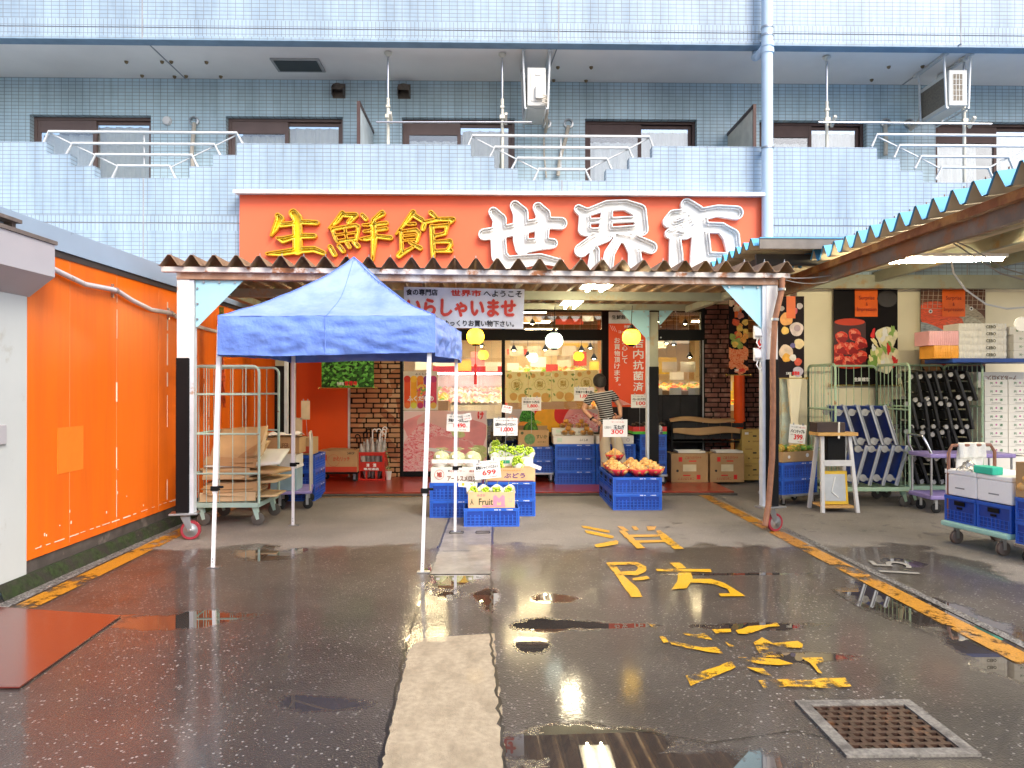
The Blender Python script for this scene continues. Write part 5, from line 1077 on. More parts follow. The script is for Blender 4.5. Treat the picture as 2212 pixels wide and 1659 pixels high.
# ================================================================ the pop-up tent
tl = thing('pop_up_tent', 'faded blue pop-up tent with thin white square legs standing in front of the shop', 'tent', (-1.4, 6.9, 0))
FLf, FRf, RLf, RRf = G(460, 1226), G(912, 1236), G(633, 1135), G(983, 1149)
tops = [P(475, 770, 6.12), P(930, 775, 6.0), P(634, 775, 8.0), P(986, 785, 7.68)]
legm = pm('white_leg_paint', (.76, .76, .8), .3, .1, .04, 5)
for k, (f_, tp) in enumerate(zip((FLf, FRf, RLf, RRf), tops)):
    t_ = Vector((tp.x, tp.y, 2.0)); t_ = f_ + (t_ - f_); d_ = (t_ - f_)
    lg = MB().bar(f_ + d_ * .004, f_ + d_ * .33, .026).build('leg', legm, tl)
    MB().bar(f_ + d_ * .31, t_, .034).build('leg_sleeve', legm, lg)
    MB().cb(f_ + Vector((.01, 0, .004)), (.1, .07, .006)).build('foot_plate', steel, lg, bevel=.001)
    p_ = f_ + d_ * .33; mb = MB(); mb.cb(p_, (.062, .055, .04)); mb.cb(p_ + Vector((.05, -.01, .012)), (.04, .02, .02)); mb.build('height_clip', blackp, lg, bevel=.004)
    mb = MB()
    for z_ in (.05, .075): mb.lathe([(.004, 0), (.004, .003)], f_ + d_ * z_ / 2 + Vector((0, -.0135, 0)), 6, Matrix.Rotation(R(90), 4, 'X'))
    mb.build('leg_holes', blackm, lg)
TC = [P(470, 684, 6.02), P(940, 687, 5.95), P(997, 719, 7.82), None]; TC[3] = Vector((TC[0].x + .02, 8.05, 2.07))
for c_ in TC: c_.z = 2.07
ZA = 2.715
ctr = sum(TC, Vector()) / 4
def roofp(u, v):
    s_, t_ = u * 2 - 1, v * 2 - 1; m_ = max(abs(s_), abs(t_)); p = (TC[0] * (1 - u) + TC[1] * u) * (1 - v) + (TC[3] * (1 - u) + TC[2] * u) * v
    h_ = (ZA - 2.07) * ((1 - m_) * .62 + .38 * (1 - m_) ** 2.4)
    lo = min(abs(s_), abs(t_)) / max(m_, .001)                      # 0 on the middle of a side, 1 on the hip
    h_ -= .045 * m_ * (1 - m_) * 4 * (1 - lo ** 2) * .6
    nz = noise.noise(Vector((p.x * 3, p.y * 3, 1))) * .02 + noise.noise(Vector((p.x * 13, p.y * 4, 4))) * .007 + noise.noise(Vector((p.x * 5, p.y * 14, 9))) * .005
    return Vector((p.x, p.y, 2.07 + h_ + nz * min(1, (1 - m_) * 6 + .3)))
tentm = pm('faded_blue_nylon', (.29, .39, .74), .5, 0, .08, 3, .45, 18, col2=(.13, .22, .58), mask=(.45, .75), mscale=2.6)
MB().grid(roofp, 44, 44).build('roof_cover', tentm, tl, smooth='all')
def val(i, j, n=70):
    a, b_ = TC[i], TC[j]; nrm = Vector((b_.y - a.y, -(b_.x - a.x), 0)).normalized()
    def f(u, v):
        p = a.lerp(b_, u); top = roofp(*((u, 0), (1, u), (1 - u, 1), (0, 1 - u))[i]); zz = top.z - .31 * v - .012 * v * math.sin(u * 5 + i)
        sw = .004 * math.sin(u * 60 + 3 * v) * v + .010 * math.sin(u * 11 + i * 2 + v * 3) * v + .02 * noise.noise(Vector((u * 9, v * 5, i * 7))) + .012 * noise.noise(Vector((u * 42, v * 3, i))) * v + .012 * noise.noise(Vector((u * 14, v * 9, i))) ; edge = min(1, min(u, 1 - u) * 12)
        bulge = .035 * math.sin(math.pi * min(1, v * 1.05)) * (1 - .4 * v)
        return Vector((p.x, p.y, zz)) + nrm * (sw * edge + bulge * edge * .8)
    return MB().grid(f, n, 14)
for i, j in ((0, 1), (1, 2), (2, 3), (3, 0)): val(i, j).build('valance', pm('deep_blue_nylon', (.12, .22, .64), .5, 0, .1, 5, .6, 34, col2=(.17, .28, .68), mask=(.3, .75), mscale=3, stretch=(1.5, 1.5, 3)), tl, smooth='all')
mb = MB()
for (u0, v0) in ((0, 0), (1, 0), (1, 1), (0, 1)): mb.tube([roofp(u0 + (.5 - u0) * k / 14, v0 + (.5 - v0) * k / 14) + Vector((0, 0, .003)) for k in range(15)], .0045, 5)
mb.tube([roofp(.5 , .5 * k / 12) + Vector((0, 0, .002)) for k in range(13)], .003, 5)
mb.build('seam', pm('seam_blue', (.14, .24, .62), .6), tl, smooth=True)
MB().tube([TC[0].lerp(TC[1], .5) + Vector((0, -.03, 0)), TC[0].lerp(TC[1], .5) + Vector((0, -.035, -.15)), TC[0].lerp(TC[1], .5) + Vector((0, -.03, -.31))], .004, 6).build('seam', MT['seam_blue'], tl)
mb = MB(); tp = [Vector((t.x, t.y, 1.95)) for t in tops]; order = [0, 1, 3, 2]
for k in range(4):
    a, b_ = tp[order[k]], tp[order[(k + 1) % 4]]; m_ = a.lerp(b_, .5); up = Vector((0, 0, .09))
    for (s0, s1) in ((a + up, m_ - up), (a - up, m_ + up), (m_ + up, b_ - up), (m_ - up, b_ + up)): mb.bar(s0, s1, .014)
mb.bar(ctr + Vector((0, 0, .5)), ctr + Vector((0, 0, -.02)), .03)
mb.build('scissor_frame', legm, tl)

# ================================================================ right-hand awning
XE = 3.62
aw = thing('side_awning', 'side awning of blue corrugated roofing on rusty beams, rising towards the right', 'awning', (XE, 7, 0))
blueroof = pm('blue_roof_paint', (.12, .42, .72), .4, 0, .06, 4, .05); under = pm('beige_roof_underside', (.62, .52, .35), .6, 0, .1, 3, .05, 40)
# sheet: blue on top, beige below (two skins 6 mm apart)
sl = .12
corr(XE - .1, 8.5, 4.0, 9.75, 2.87 + 0, .135, .25, 'x', sl).build('roof_underside', under, aw)
corr(XE - .115, 8.5, 4.0, 9.75, 2.877, .135, .25, 'x', sl).build('corrugated_roof', blueroof, aw)
for i in range(23): MB().lathe([(.014, 0), (.014, .01), (.005, .012), (.005, .045)], (XE - .02, 4.0 + (i + .5) * .25, 3.0), 6).build('roof_screw', MT['rusty_steel'], aw)
mb = MB(); mb.box((XE - .03, 3.6, 2.79), (XE + .01, 9.75, 2.86)); mb.box((XE + .011, 3.6, 2.79), (XE + .07, 9.75, 2.8)); mb.build('edge_beam', pm('rusty_edge_beam', (.3, .11, .04), .7, 0, .3, 7, .3, 60, col2=(.5, .24, .07), mask=(.48, .6), mscale=2.5), aw)
MB().box((XE + .02, 3.6, 2.66), (XE + .08, 9.75, 2.788)).build('lower_beam', pm('grey_beam', (.22, .16, .11), .5, 0, .25, 5, .2, col2=(.3, .12, .04), mask=(.48, .6), mscale=3), aw)
for x_ in (5.0, 6.6, 8.2): MB().box((x_, 3.6, 2.76 + (x_ - XE) * sl - .04), (x_ + .06, 9.75, 2.86 + (x_ - XE) * sl - .01)).build('rafter', grb, aw)
MB().box((3.75, 9.68, 2.8), (8.5, 9.76, 2.98)).build('rear_beam', grb, aw)
MB().box((X(1686, 9.9), 9.86, 0), (X(1704, 9.9), 9.94, 2.9)).build('awning_post', pm('peeling_green_post', (.5, .58, .5), .6, 0, .15, 10, .3, 60, col2=(.55, .45, .25), mask=(.5, .6), mscale=5), aw)
# raised roof piece between canopy and awning
rp = thing('roof_panel', 'short raised blue corrugated roof panel bridging the canopy and the side awning', 'roof', (3.3, 8.6, 3.0))
corr(2.8, 4.35, 7.95, 9.6, 3.02, .1, .25, 'x', -.0).build('underside', under, rp); corr(2.79, 4.36, 7.95, 9.6, 3.027, .1, .25, 'x', 0).build('corrugated_sheet', blueroof, rp)
MB().box((2.84, 7.93, 2.99), (4.1, 7.955, 3.1)).build('edge_fascia', pm('weathered_fascia', (.2, .18, .16), .6, 0, .2, 6, .1), rp); MB().box((2.84, 7.92, 3.101), (4.1, 7.96, 3.112)).build('blue_trim', blueroof, rp)
mb = MB(); mb.box((2.9, 8.2, 2.86), (4.3, 8.26, 2.98)); mb.box((2.9, 9.2, 2.86), (4.3, 9.26, 2.98)); mb.box((3.0, 8.26, 2.7), (3.06, 9.2, 2.98)); mb.build('bearer', pm('dark_bearer', (.04, .035, .03), .6), rp)
# wire bundles
cab = pm('grey_cable', (.25, .24, .23), .6); cabw = pm('white_cable', (.7, .68, .6), .5)
tag(MB().tube(catenary(P(1697, 600, 7.7), P(1880, 568, 8.2), .06), .006, 6).tube(catenary(P(1697, 605, 7.7), P(1860, 575, 8.2), .1), .005, 6).build('loose_cables', cab, smooth=True), 'two loose grey cables sagging from the canopy corner to the awning beam', 'cable')
pw = [P(2053, 555, 6.4), P(2060, 590, 6.4), P(2085, 625, 6.3), P(2130, 657, 6.2), P(2175, 667, 6.1), P(2240, 662, 6.0)]
tag(MB().tube(pw, .008, 8).build('hanging_cable', cabw, smooth=True), 'white cable drooping under the awning in front of the fish poster', 'cable')
tag(MB().tube([P(2032, 508, 6.3), P(2090, 545, 6.2), P(2160, 590, 6.1), P(2240, 612, 6.0)], .007, 8).tube([P(2034, 508, 6.3), P(2095, 535, 6.2), P(2170, 580, 6.1), P(2240, 600, 6.0)], .006, 8).build('cable_pair', cab, smooth=True), 'pair of dark cables running off to the right under the awning', 'cable')
striplight(P(1918, 566, 7.3), P(2165, 560, 7.3), 'strip_light', 'long lit fluorescent tube under the side awning', 1, .1, em('awning_tube', (1, .86, .56), 150))
# tarpaulin wall
tarp = pm('cream_tarpaulin', (.82, .75, .55), .5, 0, .06, 2, .05, 12)
tw = thing('tarpaulin_wall', 'cream tarpaulin wall tied up behind the roll cages at the right', 'tarpaulin', (6, 10.1, 0))
zt2 = Z(611, 10.1)
MB().grid(lambda u, v: Vector((X(1722, 10.1) + (8.6 - X(1722, 10.1)) * u, 10.1 + .02 * math.sin(u * 30) * (1 - v) + .03 * noise.noise(Vector((u * 6, v * 2, 0))), .05 + (zt2 - .05) * v)), 120, 12).build('sheet', tarp, tw, smooth='all')
MB().tube([(X(1722, 10.07), 10.07, zt2), (8.6, 10.07, zt2)], .018, 8).build('hem', tarp, tw)
mb = MB()
for px_ in (1762, 1850, 1900, 1989, 2040, 2076, 2118, 2166, 2206): p = P(px_, 613, 10.05); mb.tube([p, p + Vector((.0, -.06, .12)), p + Vector((0, .0, .3))], .006, 5); mb.tube([p + Vector((.018 * math.cos(k * .785), -.0, .018 * math.sin(k * .785))) for k in range(8)], .004, 5, closed=True)
mb.build('tie', blackm, tw)
mb = MB(); bx = X(1712, 9.8)
for k in range(6): mb.tube([(bx - .05 + .03 * k, 9.8 + .02 * (k % 2), 2.55), (bx - .05 + .028 * k, 9.78, 1.6), (bx - .02 + .012 * k, 9.76, 1.05), (bx - .05 + .03 * k, 9.78, .5)], [.02, .035, .022, .035], 8)
mb.build('gathered_curtain', tarp, tw, smooth='all')
for k, (xa, xb, lb) in enumerate(((1801, 1939, 'poster of red pickled plums and white cabbage on the cream tarpaulin'), (1989, 2128, 'poster of red and silver fish on the cream tarpaulin, at the right'))):
    Y_ = 10.03; o, a, b_ = quadpost('food_poster', xa, 625.5, xb, 832, Y_, pm('black_poster', (.006, .004, .005), .6, spec=.15), lb, 'poster')
    W, H = b_.x - a.x, b_.z - a.z
    if k == 0:
        MB().box((a.x, Y_ - .002, a.z + .18 * H), (a.x + .5 * W, Y_ - .0006, a.z + .66 * H)).build('print', pm('dark_bowl', (.06, .02, .02), .3), o)
        for i, s_ in enumerate(((.25, .66, .5, .06), (.25, .2, .5, .05))): disc(o, a, b_, s_[0], s_[1], s_[3] * .9, Y_, pm('bowl_red', (.6, .05, .015), .3), sx=4.4, dy=.003)
        for i, (u, v) in enumerate(((.12, .5), (.32, .53), (.43, .44), (.2, .38), (.35, .27), (.08, .26), (.48, .3), (.02, .36), (.22, .24), (.28, .38), (.1, .38))): disc(o, a, b_, min(u, .42), v, .095, Y_, spots('plum_print', [(.4, .01, .01), (.72, .05, .03), (.8, .25, .15)], 25, .3, 2, 'NOISE'), seed=i, wob=.06); disc(o, a, b_, min(u, .42) - .02, v + .02, .04, Y_, pm('plum_light', (.85, .25, .15), .4, 0, .2, 60), seed=i, wob=.25); disc(o, a, b_, min(u, .42) + .02, v - .025, .05, Y_, pm('plum_dark', (.3, .01, .01), .4), seed=i, wob=.2, sx=1.5)
        for i, (u, v, r_, c_) in enumerate(((.82, .5, .17, (.8, .74, .5)), (.7, .3, .15, (.5, .58, .2)), (.88, .3, .16, (.82, .72, .5)), (.62, .24, .1, (.2, .35, .08)), (.78, .2, .12, (.8, .78, .6)))): disc(o, a, b_, u, v, r_, Y_, spots('cabbage%d' % i, [mul(c_, .6), c_, mul(c_, 1.15)], 12, .4, 2, 'NOISE', (1, 1, .4)), seed=i, wob=.1)
        for i in range(22): u_, v_ = rnd.uniform(.56, .95), rnd.uniform(.2, .58); disc(o, a, b_, u_, v_, .03, Y_, (paper, pm('cab_green', (.25, .4, .1), .5), pm('cab_cream', (.85, .75, .4), .5), redink)[i % 4 if i > 3 else 2], sx=rnd.uniform(1, 3), rot=rnd.uniform(.8, 2.2), wob=.2, seed=i)
        disc(o, a, b_, .82, .9, .13, Y_, pm('lid_dark', (.04, .035, .035), .2), sx=1.2, dy=.002)
    else:
        MB().box((a.x, Y_ - .002, a.z + .2 * H), (b_.x, Y_ - .0006, b_.z)).build('print', pm('net_brown', (.14, .06, .035), .5, 0, .4, 9), o)
        mb = MB()
        for i in range(13): mb.bar((a.x + W * (i + .3) / 13, Y_ - .004, a.z + .8 * H), (a.x + W * (i + .6) / 13, Y_ - .004, b_.z), .005)
        for i in range(5): mb.bar((a.x, Y_ - .004, b_.z - .02 - i * .06), (b_.x, Y_ - .004, b_.z - .03 - i * .06), .005)
        mb.build('net_print', pm('net_cord', (.5, .4, .3), .7), o)
        fishes = [(.3, .72, .22, 1.7, (.7, .09, .03), -.25), (.25, .52, .12, 3.2, (.3, .34, .36), -.45), (.75, .74, .12, 2.4, (.35, .3, .22), -.5), (.6, .6, .12, 2, (.68, .12, .05), -.2), (.85, .62, .1, 2.4, (.4, .38, .3), -.6), (.2, .4, .1, 2.4, (.6, .1, .04), -.7), (.3, .3, .14, 2, (.35, .04, .03), .1), (.12, .22, .1, 3, (.4, .2, .08), -.8)]
        for i, (u, v, r_, s_, c_, rt) in enumerate(fishes): disc(o, a, b_, u, v, r_, Y_, spots('fish%d' % i, [mul(c_, .4), c_, mul(c_, 1.5)], 9, .3, 2, 'NOISE', (1, 1, 4)), sx=s_, rot=rt, seed=i, wob=.02, dy=.005 + i * .0005)
        for (u, v) in ((.15, .77), (.6, .61), (.48, .455), (.78, .8)): disc(o, a, b_, u, v, .03, Y_, paper, dy=.0105); disc(o, a, b_, u, v, .016, Y_, blackink, dy=.0112)
    MB().box((a.x + .325 * W, Y_ - .014, b_.z - .285 * H), (a.x + .68 * W, Y_ - .0125, b_.z - .0)).build('orange_label', MT['label_orange'], o)
    for s_, v in (("Surprise", .905), ("&", .845), ("Impression", .785)): label_text(s_, o, a, b_, .5, v, .3 if s_ == "Impression" else (.24 if s_ == "Surprise" else .03), .052 if s_ != "&" else .035, pm('maroon_ink', (.3, .03, .02), .6), Y_, dy=.016, off=.01)
    label_text("生鮮館世", o, a, b_, .42, .06, .24, .04, paper, Y_, off=.05)
    mb = MB(); mb.tube([(a.x - .03, Y_, a.z), (b_.x + .03, Y_, a.z)], .008, 8)
    for x_ in (a.x - .035, b_.x + .035): mb.ball((x_, Y_, a.z), .025, 10, 8)
    mb.build('rod', brass, o, smooth=True)
# ================================================================ across the lot (seen only in the reflections)
fb = thing('opposite_building', 'low grey building across the lot, seen only in reflections', 'building', (0, -22, 0))
MB().box((-25, -30, 0), (25, -22, 4.2)).build('wall', pm('far_grey_wall', (.35, .34, .33), .7), fb); mb = MB()
for i in range(12): mb.box((-23 + i * 4, -22, 1), (-21 + i * 4, -21.97, 2.6))
mb.build('window', blackm, fb)
# ================================================================ goods, crates, boxes
def crate_proto(w=.6, d=.4, h=.2, mat=crateblue, name='folding_crate'):
    t = thing(name, 'blue folding crate', 'crate'); mb = MB(); x, y = w / 2 - .012, d / 2 - .012
    for s_ in (-1, 1):
        for k in range(13): xx = -x + .02 + (2 * x - .04) * k / 12; mb.box((xx - .006, s_ * (y + .003) - .009, .017), (xx + .006, s_ * (y + .003) + .0085, h * (.62 if k % 4 else .9)))
        for k in range(8): yy = -y + .02 + (2 * y - .04) * k / 7; mb.box((s_ * (x + .003) - .006, yy - .004, .02), (s_ * (x + .003) + .006, yy + .004, h * .45))
        for z_ in (.03, .065, .1): mb.box((-x, s_ * (y + .003) - .008, z_), (x, s_ * (y + .003) + .008, z_ + .005)); mb.box((s_ * (x + .003) - .008, -y, z_), (s_ * (x + .003) + .008, y, z_ + .005))
    MB().box((-x, -y, 0), (x, y, .012)).box((-x, -y - .004, .012), (x, -y + .004, h - .012)).box((-x, y - .004, .012), (x, y + .004, h - .012)).box((-x - .004, -y + .005, .012), (-x + .004, y - .005, h - .012)).box((x - .004, -y + .005, .012), (x + .004, y - .005, h - .012)).build('body', mat, t)
    mb.build('rib_grid', craterim, t)
    mb = MB(); X_, Y_ = w / 2, d / 2
    for z0, z1, o_ in ((h - .035, h - .003, 0), (.0, .016, .002)):
        for s_ in (-1, 1): mb.box((-X_ + o_, s_ * Y_ - (.012 if s_ > 0 else -o_), z0), (X_ - o_, s_ * Y_ + (.012 if s_ < 0 else -o_), z1)); mb.box((s_ * X_ - (.012 if s_ > 0 else -o_), -Y_ + .0121, z0), (s_ * X_ + (.012 if s_ < 0 else -o_), Y_ - .0121, z1))
    for sx in (-1, 1):
        for sy in (-1, 1): mb.box((sx * (X_ - .012) - .01, sy * (Y_ - .012) - .01, .017), (sx * (X_ - .012) + .01, sy * (Y_ - .012) + .01, h - .036))
    mb.build('rim', craterim, t, bevel=.002)
    mb = MB()
    for s_ in (-1, 1): mb.box((s_ * (x + .012) - .003, -.06, h - .085), (s_ * (x + .012) + .003, .06, h - .045)); mb.box((s_ * (x + .012) - .003, -.03, h - .12), (s_ * (x + .012) + .003, .03, h - .1))
    mb.build('handle_hole', blackm, t)
    mb = MB()
    for a_, b_ in ((.03, .07), (.08, .1), (.16, .17), (.175, .23)):
        for k in range(4): xx = a_ + (b_ - a_) * k / 4; mb.box((xx, -Y_ - .0015, h - .024), (xx + (b_ - a_) / 6, -Y_ + .0005, h - .014))
    mb.build('print', whiteink, t); return t
CR = crate_proto(); cused = []
def crate(x, y, z, label, rz=0., group='blue folding crates stacked as display stands'): return place(CR, cused, (x, y, z), rz, label, group)
def caster_local(mb_f, mb_t, x, y, r_, top):
    mb_f.box((x - .02, y - .018, top - .012), (x + .02, y + .018, top)); mb_f.box((x - .012, y - .02, r_ - .01), (x + .02, y - .015, top - .01)); mb_f.box((x - .012, y + .015, r_ - .01), (x + .02, y + .02, top - .01))
    mb_t.lathe([(.008, -.013), (r_ * .9, -.012), (r_, -.008), (r_, .008), (r_ * .9, .012), (.008, .013)], (x + .012, y, r_), 16, Matrix.Rotation(R(90), 4, 'X'))
def dolly(x, y, w, d, label, rz=0., z=0., name='dolly', mat=None, top=.15, r_=.045):
    t = thing(name, label, 'dolly', None); t.location = (x, y, z); t.rotation_euler.z = rz
    mb = MB()
    for s_ in (-1, 1): mb.box((-w / 2, s_ * (d / 2 - .015) - .015, top - .03), (w / 2, s_ * (d / 2 - .015) + .015, top - .001)); mb.box((s_ * (w / 2 - .015) - .015, -d / 2 + .031, top - .029), (s_ * (w / 2 - .015) + .015, d / 2 - .031, top - .002))
    mb.build('frame', mat or steel, t, bevel=.003)
    for sx in (-1, 1):
        for sy in (-1, 1):
            f_, w_ = MB(), MB(); caster_local(f_, w_, sx * (w / 2 - .06), sy * (d / 2 - .06), r_, top - .03); c_ = f_.build('caster', steel, t); w_.build('wheel', rubber, c_, smooth=True)
    return t
def cbox(x, y, z, w, d, h, label, mat=card, rz=0., prints=(), open_=True, name='cardboard_box', cat='box', group=None, side=None, flaps=.0, back=0.):
    t = thing(name, label, cat, None, group); t.location = (x, y, z); t.rotation_euler.z = rz; mb = MB(); k = .005
    mb.box((-w / 2, -d / 2, 0), (w / 2, -d / 2 + k, h)); mb.box((-w / 2, d / 2 - k, 0), (w / 2, d / 2, h + back)); mb.box((-w / 2, -d / 2 + k, 0), (-w / 2 + k, d / 2 - k, h)); mb.box((w / 2 - k, -d / 2 + k, 0), (w / 2, d / 2 - k, h)); mb.box((-w / 2 + k, -d / 2 + k, 0), (w / 2 - k, d / 2 - k, k))
    if not open_: mb.box((-w / 2 + k, -d / 2 + k, h - k), (-.003, d / 2 - k, h - .0005)); mb.box((.003, -d / 2 + k, h - k), (w / 2 - k, d / 2 - k, h - .0005))
    b_ = mb.build('carton', mat, t, bevel=.0015)
    if side: MB().box((w / 2 + .0005, -d / 2 + .002, .005), (w / 2 + .002, d / 2 - .002, h - .005)).build('side_print', side, t)
    for p in prints:
        s_, u, v, wu, hv, m_, off = p[:7]; rl = p[7] if len(p) > 7 else 0.; M_ = FR((-w / 2 + u * w, -d / 2 - .001, v * h), 0, 90, R(rl))
        if s_ == '#': MB(M_).box((-wu * w / 2, -hv * h / 2, .0005), (wu * w / 2, hv * h / 2, .0018)).build('print', m_, t)
        elif s_ == 'o': MB(M_).tube([Vector((wu * w / 2 * math.cos(a_ * .3927), wu * w / 2 * math.sin(a_ * .3927), .001)) for a_ in range(16)], .0025, 4, closed=True).build('print', m_, t)
        elif s_ == '@': MB(M_).prism([(wu * w / 2 * math.cos(a_ * .3927), wu * w / 2 * math.sin(a_ * .3927)) for a_ in range(16)], .0012).build('print', m_, t)
        else: text(s_, m_, t, M_, wu * w, hv * h, off=off)
    return t
def clipcard(c, w_, h_, lines, label, poleto, rz=0., roll=0., tilt=0., name='price_sign', pole=True, clips=True):
    """white price board with wire clips on a thin rod; c = centre"""
    t = thing(name, label, 'price sign', None); t.location = c; t.rotation_euler.z = rz; Mr = Matrix.Rotation(R(roll), 4, 'Y') @ Matrix.Rotation(R(tilt), 4, 'X')
    MB(Mr).box((-w_ / 2, -.002, -h_ / 2), (w_ / 2, .002, h_ / 2)).build('card', paper, t, bevel=.0008)
    if clips:
        mb = MB(Mr)
        for s_ in (-.28, .28): mb.cb((s_ * w_, -.001, h_ / 2 + .005), (.014, .012, .028))
        mb.build('clip', steel, t)
    if pole:
        mb = MB(); mb.tube([(0, .008, h_ / 2 - .01), (0, .008, poleto - c[2])], .003, 6); mb.build('rod', steel, t)
    for s_, u, v, wu, hv, m_, off in lines: text(s_, m_, t, Mr @ FR(((u - .5) * w_, -.003, (v - .5) * h_)), wu * w_, hv * h_, off=off, ext=.0006)
    return t
def plines(l1, l2, price, extra=True):
    L = [(l1, .38, .86, .55, .09, blackink, 0.), ("ほっぺがおちる", .8, .86, .3, .09, redink, 0.), (l2, .5, .64, .84, .19, blackink, .035), (price, .56, .34, .5, .26, redink, .05), ("円", .87, .27, .06, .09, redink, 0), ("本体価格", .17, .46, .2, .05, blackink, 0)]
    if extra: L.append(("税込", .6, .1, .1, .06, blackink, 0)); L.append((price[:-1] + "8.88", .75, .1, .18, .06, redink, .02))
    return L
# ---- front left stand
Yl, Yr_, Yf = 8.48 + .2, 8.56 + .2, 7.93 + .2
xl, xr, xf = X(984.5, 8.48), X(1101, 8.56), X(1061, 7.93)
crate(xl, Yl, 0, 'bottom blue crate of the melon stand, left of the grape stand'); crate(xl, Yl, .2, 'top blue crate of the melon stand, under the white melon carton')
crate(xr, Yr_, 0, 'bottom blue crate of the grape stand, right of the melon stand'); crate(xr, Yr_, .2, 'top blue crate of the grape stand, under the grape box')
crate(xf, Yf, 0, 'single blue crate in front of the melon and grape stands, under the fruit box', R(1.5))
cbox(xl + .0, Yl - .0, .4, .57, .38, .17, 'white melon carton with a round brown seal, on the left front crates', cardw, prints=(("アールスメロン", .62, .28, .58, .34, pm('brown_ink', (.2, .08, .04), .6), .03), ("旭", .17, .55, .1, .34, pm('maroon_print', (.4, .05, .03), .6), .05), ('o', .17, .55, .19, .5, pm('maroon_print', (.4, .05, .03), .6), 0), ("光センサー　選果", .63, .78, .52, .14, MT['maroon_print'], .01), ('@', .36, .8, .035, .1, blackink, 0)), open_=False, name='fruit_carton')
molded = pm('moulded_pulp_tray', (.78, .76, .7), .8, 0, .06, 20, .5, 50); melonm = pm('netted_melon_skin', (.5, .52, .27), .6, 0, .12, 10, .5, 130, col2=(.6, .6, .42), mask=(.5, .56), mscale=40)
def melon(x, y, z, label):
    t = thing('melon', label, 'melon', (x, y, z), 'netted melons on the white carton'); MB().ball((x, y, z + .078), (.082, .082, .08), 20, 14).build('skin', melonm, t, smooth='all')
    MB().tube([(x, y, z + .155), (x + .01, y, z + .185)], .006, 6).tube([(x - .045, y - .01, z + .19), (x + .01, y, z + .186), (x + .06, y + .01, z + .192)], .005, 6).build('stalk', pm('melon_stalk', (.3, .35, .15), .6), t); MB(Matrix.Translation((x - .02, y - .079, z + .1)) @ Matrix.Rotation(R(-15), 4, 'X')).box((-.02, -.002, -.015), (.02, .001, .015)).build('sticker', paper, t)
for i, w_ in enumerate(('left', 'middle', 'right')):
    xx = xl - .185 + .185 * i; tr_ = thing('melon_cup', 'white moulded cup of the ' + w_ + ' front melon', 'tray', (xx, Yl - .1, .571), 'moulded cups under the melons')
    MB().lathe([(.05, 0), (.08, .03), (.088, .09), (.08, .09), (.07, .03), (.04, .006)], (xx, Yl - .1, .571), 20).build('cup', molded, tr_, smooth='all'); MB().box((xx - .091, Yl - .19, .571), (xx + .091, Yl - .01, .576)).box((xx - .091, Yl - .185, .62), (xx + .091, Yl - .175, .665)).build('flange', molded, tr_)
    melon(xx, Yl - .1, .6, w_ + ' front netted melon in a white cup'); melon(xx + .02, Yl + .095, .571, w_ + ' back netted melon on the carton')
grape_g = pm('green_grape_skin', (.42, .6, .05), .22, 0, .12, 20, .02, 30, coat=.3, sub=.0); film = glass('clear_film', (.97, .98, .96), .2, .15); wrapm = pm('white_wrapping_paper', (.8, .82, .74), .6)
def grapes(x, y, z, label, s_=1., seed=0, wrap=True):
    q = random.Random(seed); t = thing('grape_bunch', label, 'grapes', (x, y, z), 'bunches of green grapes'); mb = MB(); pts = []
    for k in range(200):
        a, b_, h_ = q.uniform(0, 6.28), q.random() ** .5, q.uniform(0, 1); rr = .062 * (1 - .55 * abs(h_ - .35)) * b_; p = Vector((x + rr * math.cos(a) * s_, y + rr * math.sin(a) * s_, z + .018 + h_ * .13 * s_))
        if all((p - o_).length > .0215 for o_ in pts): pts.append(p); mb.ball(p, .0148, 10, 7)
    mb.build('berries', grape_g, t, smooth='all')
    if wrap:
        mb = MB()
        def f(u, v): a = 6.283 * u; zz = v; rr = (.052 + .03 * v) * (1 + .06 * math.sin(a * 5 + seed)); return Vector((x + rr * math.cos(a), y + rr * math.sin(a) * .9, z + .005 + zz * (.07 + .05 * (1 if math.sin(a) > .2 else 0) * v + .02 * math.sin(a * 3 + seed) * v)))
        mb.grid(f, 24, 4); mb.build('wrapper', wrapm, t, smooth='all'); MB().tube([(x, y, z + .15), (x + .012, y, z + .19)], .004, 5).build('stem', MT['melon_stalk'], t)
purple = pm('purple_print', (.2, .06, .3), .6); purpleink = pm('purple_ink', (.13, .04, .2), .6)
cbox(xr + .01, Yr_ - .1, .4, .57, .19, .16, 'tan grape box printed with purple hiragana, on the front of the grape stand', pm('tan_print_card', (.62, .42, .22), .7), prints=(("ぶどう", .58, .45, .42, .34, purpleink, .04), ("・YAMANASHI・", .5, .82, .5, .12, pm('orange_ink', (.7, .3, .05), .6), .01), ('#', .5, .05, .94, .06, purpleink, 0), ("ーーーーー", .2, .1, .0001, .0001, purpleink, 0)), side=purple, name='fruit_box')
cbox(xr + .03, Yr_ + .1, .4, .5, .19, .27, 'taller white grape box holding a row of wrapped green grapes behind the tan box', cardw, prints=(("ぶどう", .6, .78, .22, .12, purpleink, .03), ('#', .35, .78, .2, .14, pm('green_print', (.05, .35, .2), .6), 0)), name='fruit_box')
for i in range(5): grapes(xr - .17 + .1 * i, Yr_ + .09, .63 + .02 * (i % 2), ('leftmost', 'second', 'middle', 'fourth', 'rightmost')[i] + ' wrapped bunch of green grapes in the tall white box', 1., i)
grapes(xr - .12, Yr_ - .1, .49, 'bunch of green grapes low in the left of the tan box', .9, 11, False); grapes(xr + .1, Yr_ - .12, .52, 'big bunch of green grapes spilling over the right of the tan box', 1.15, 12)
grapes(xr - .16, Yr_ + .13, .70, 'bunch of green grapes piled on top of the second bunch', 1., 15)
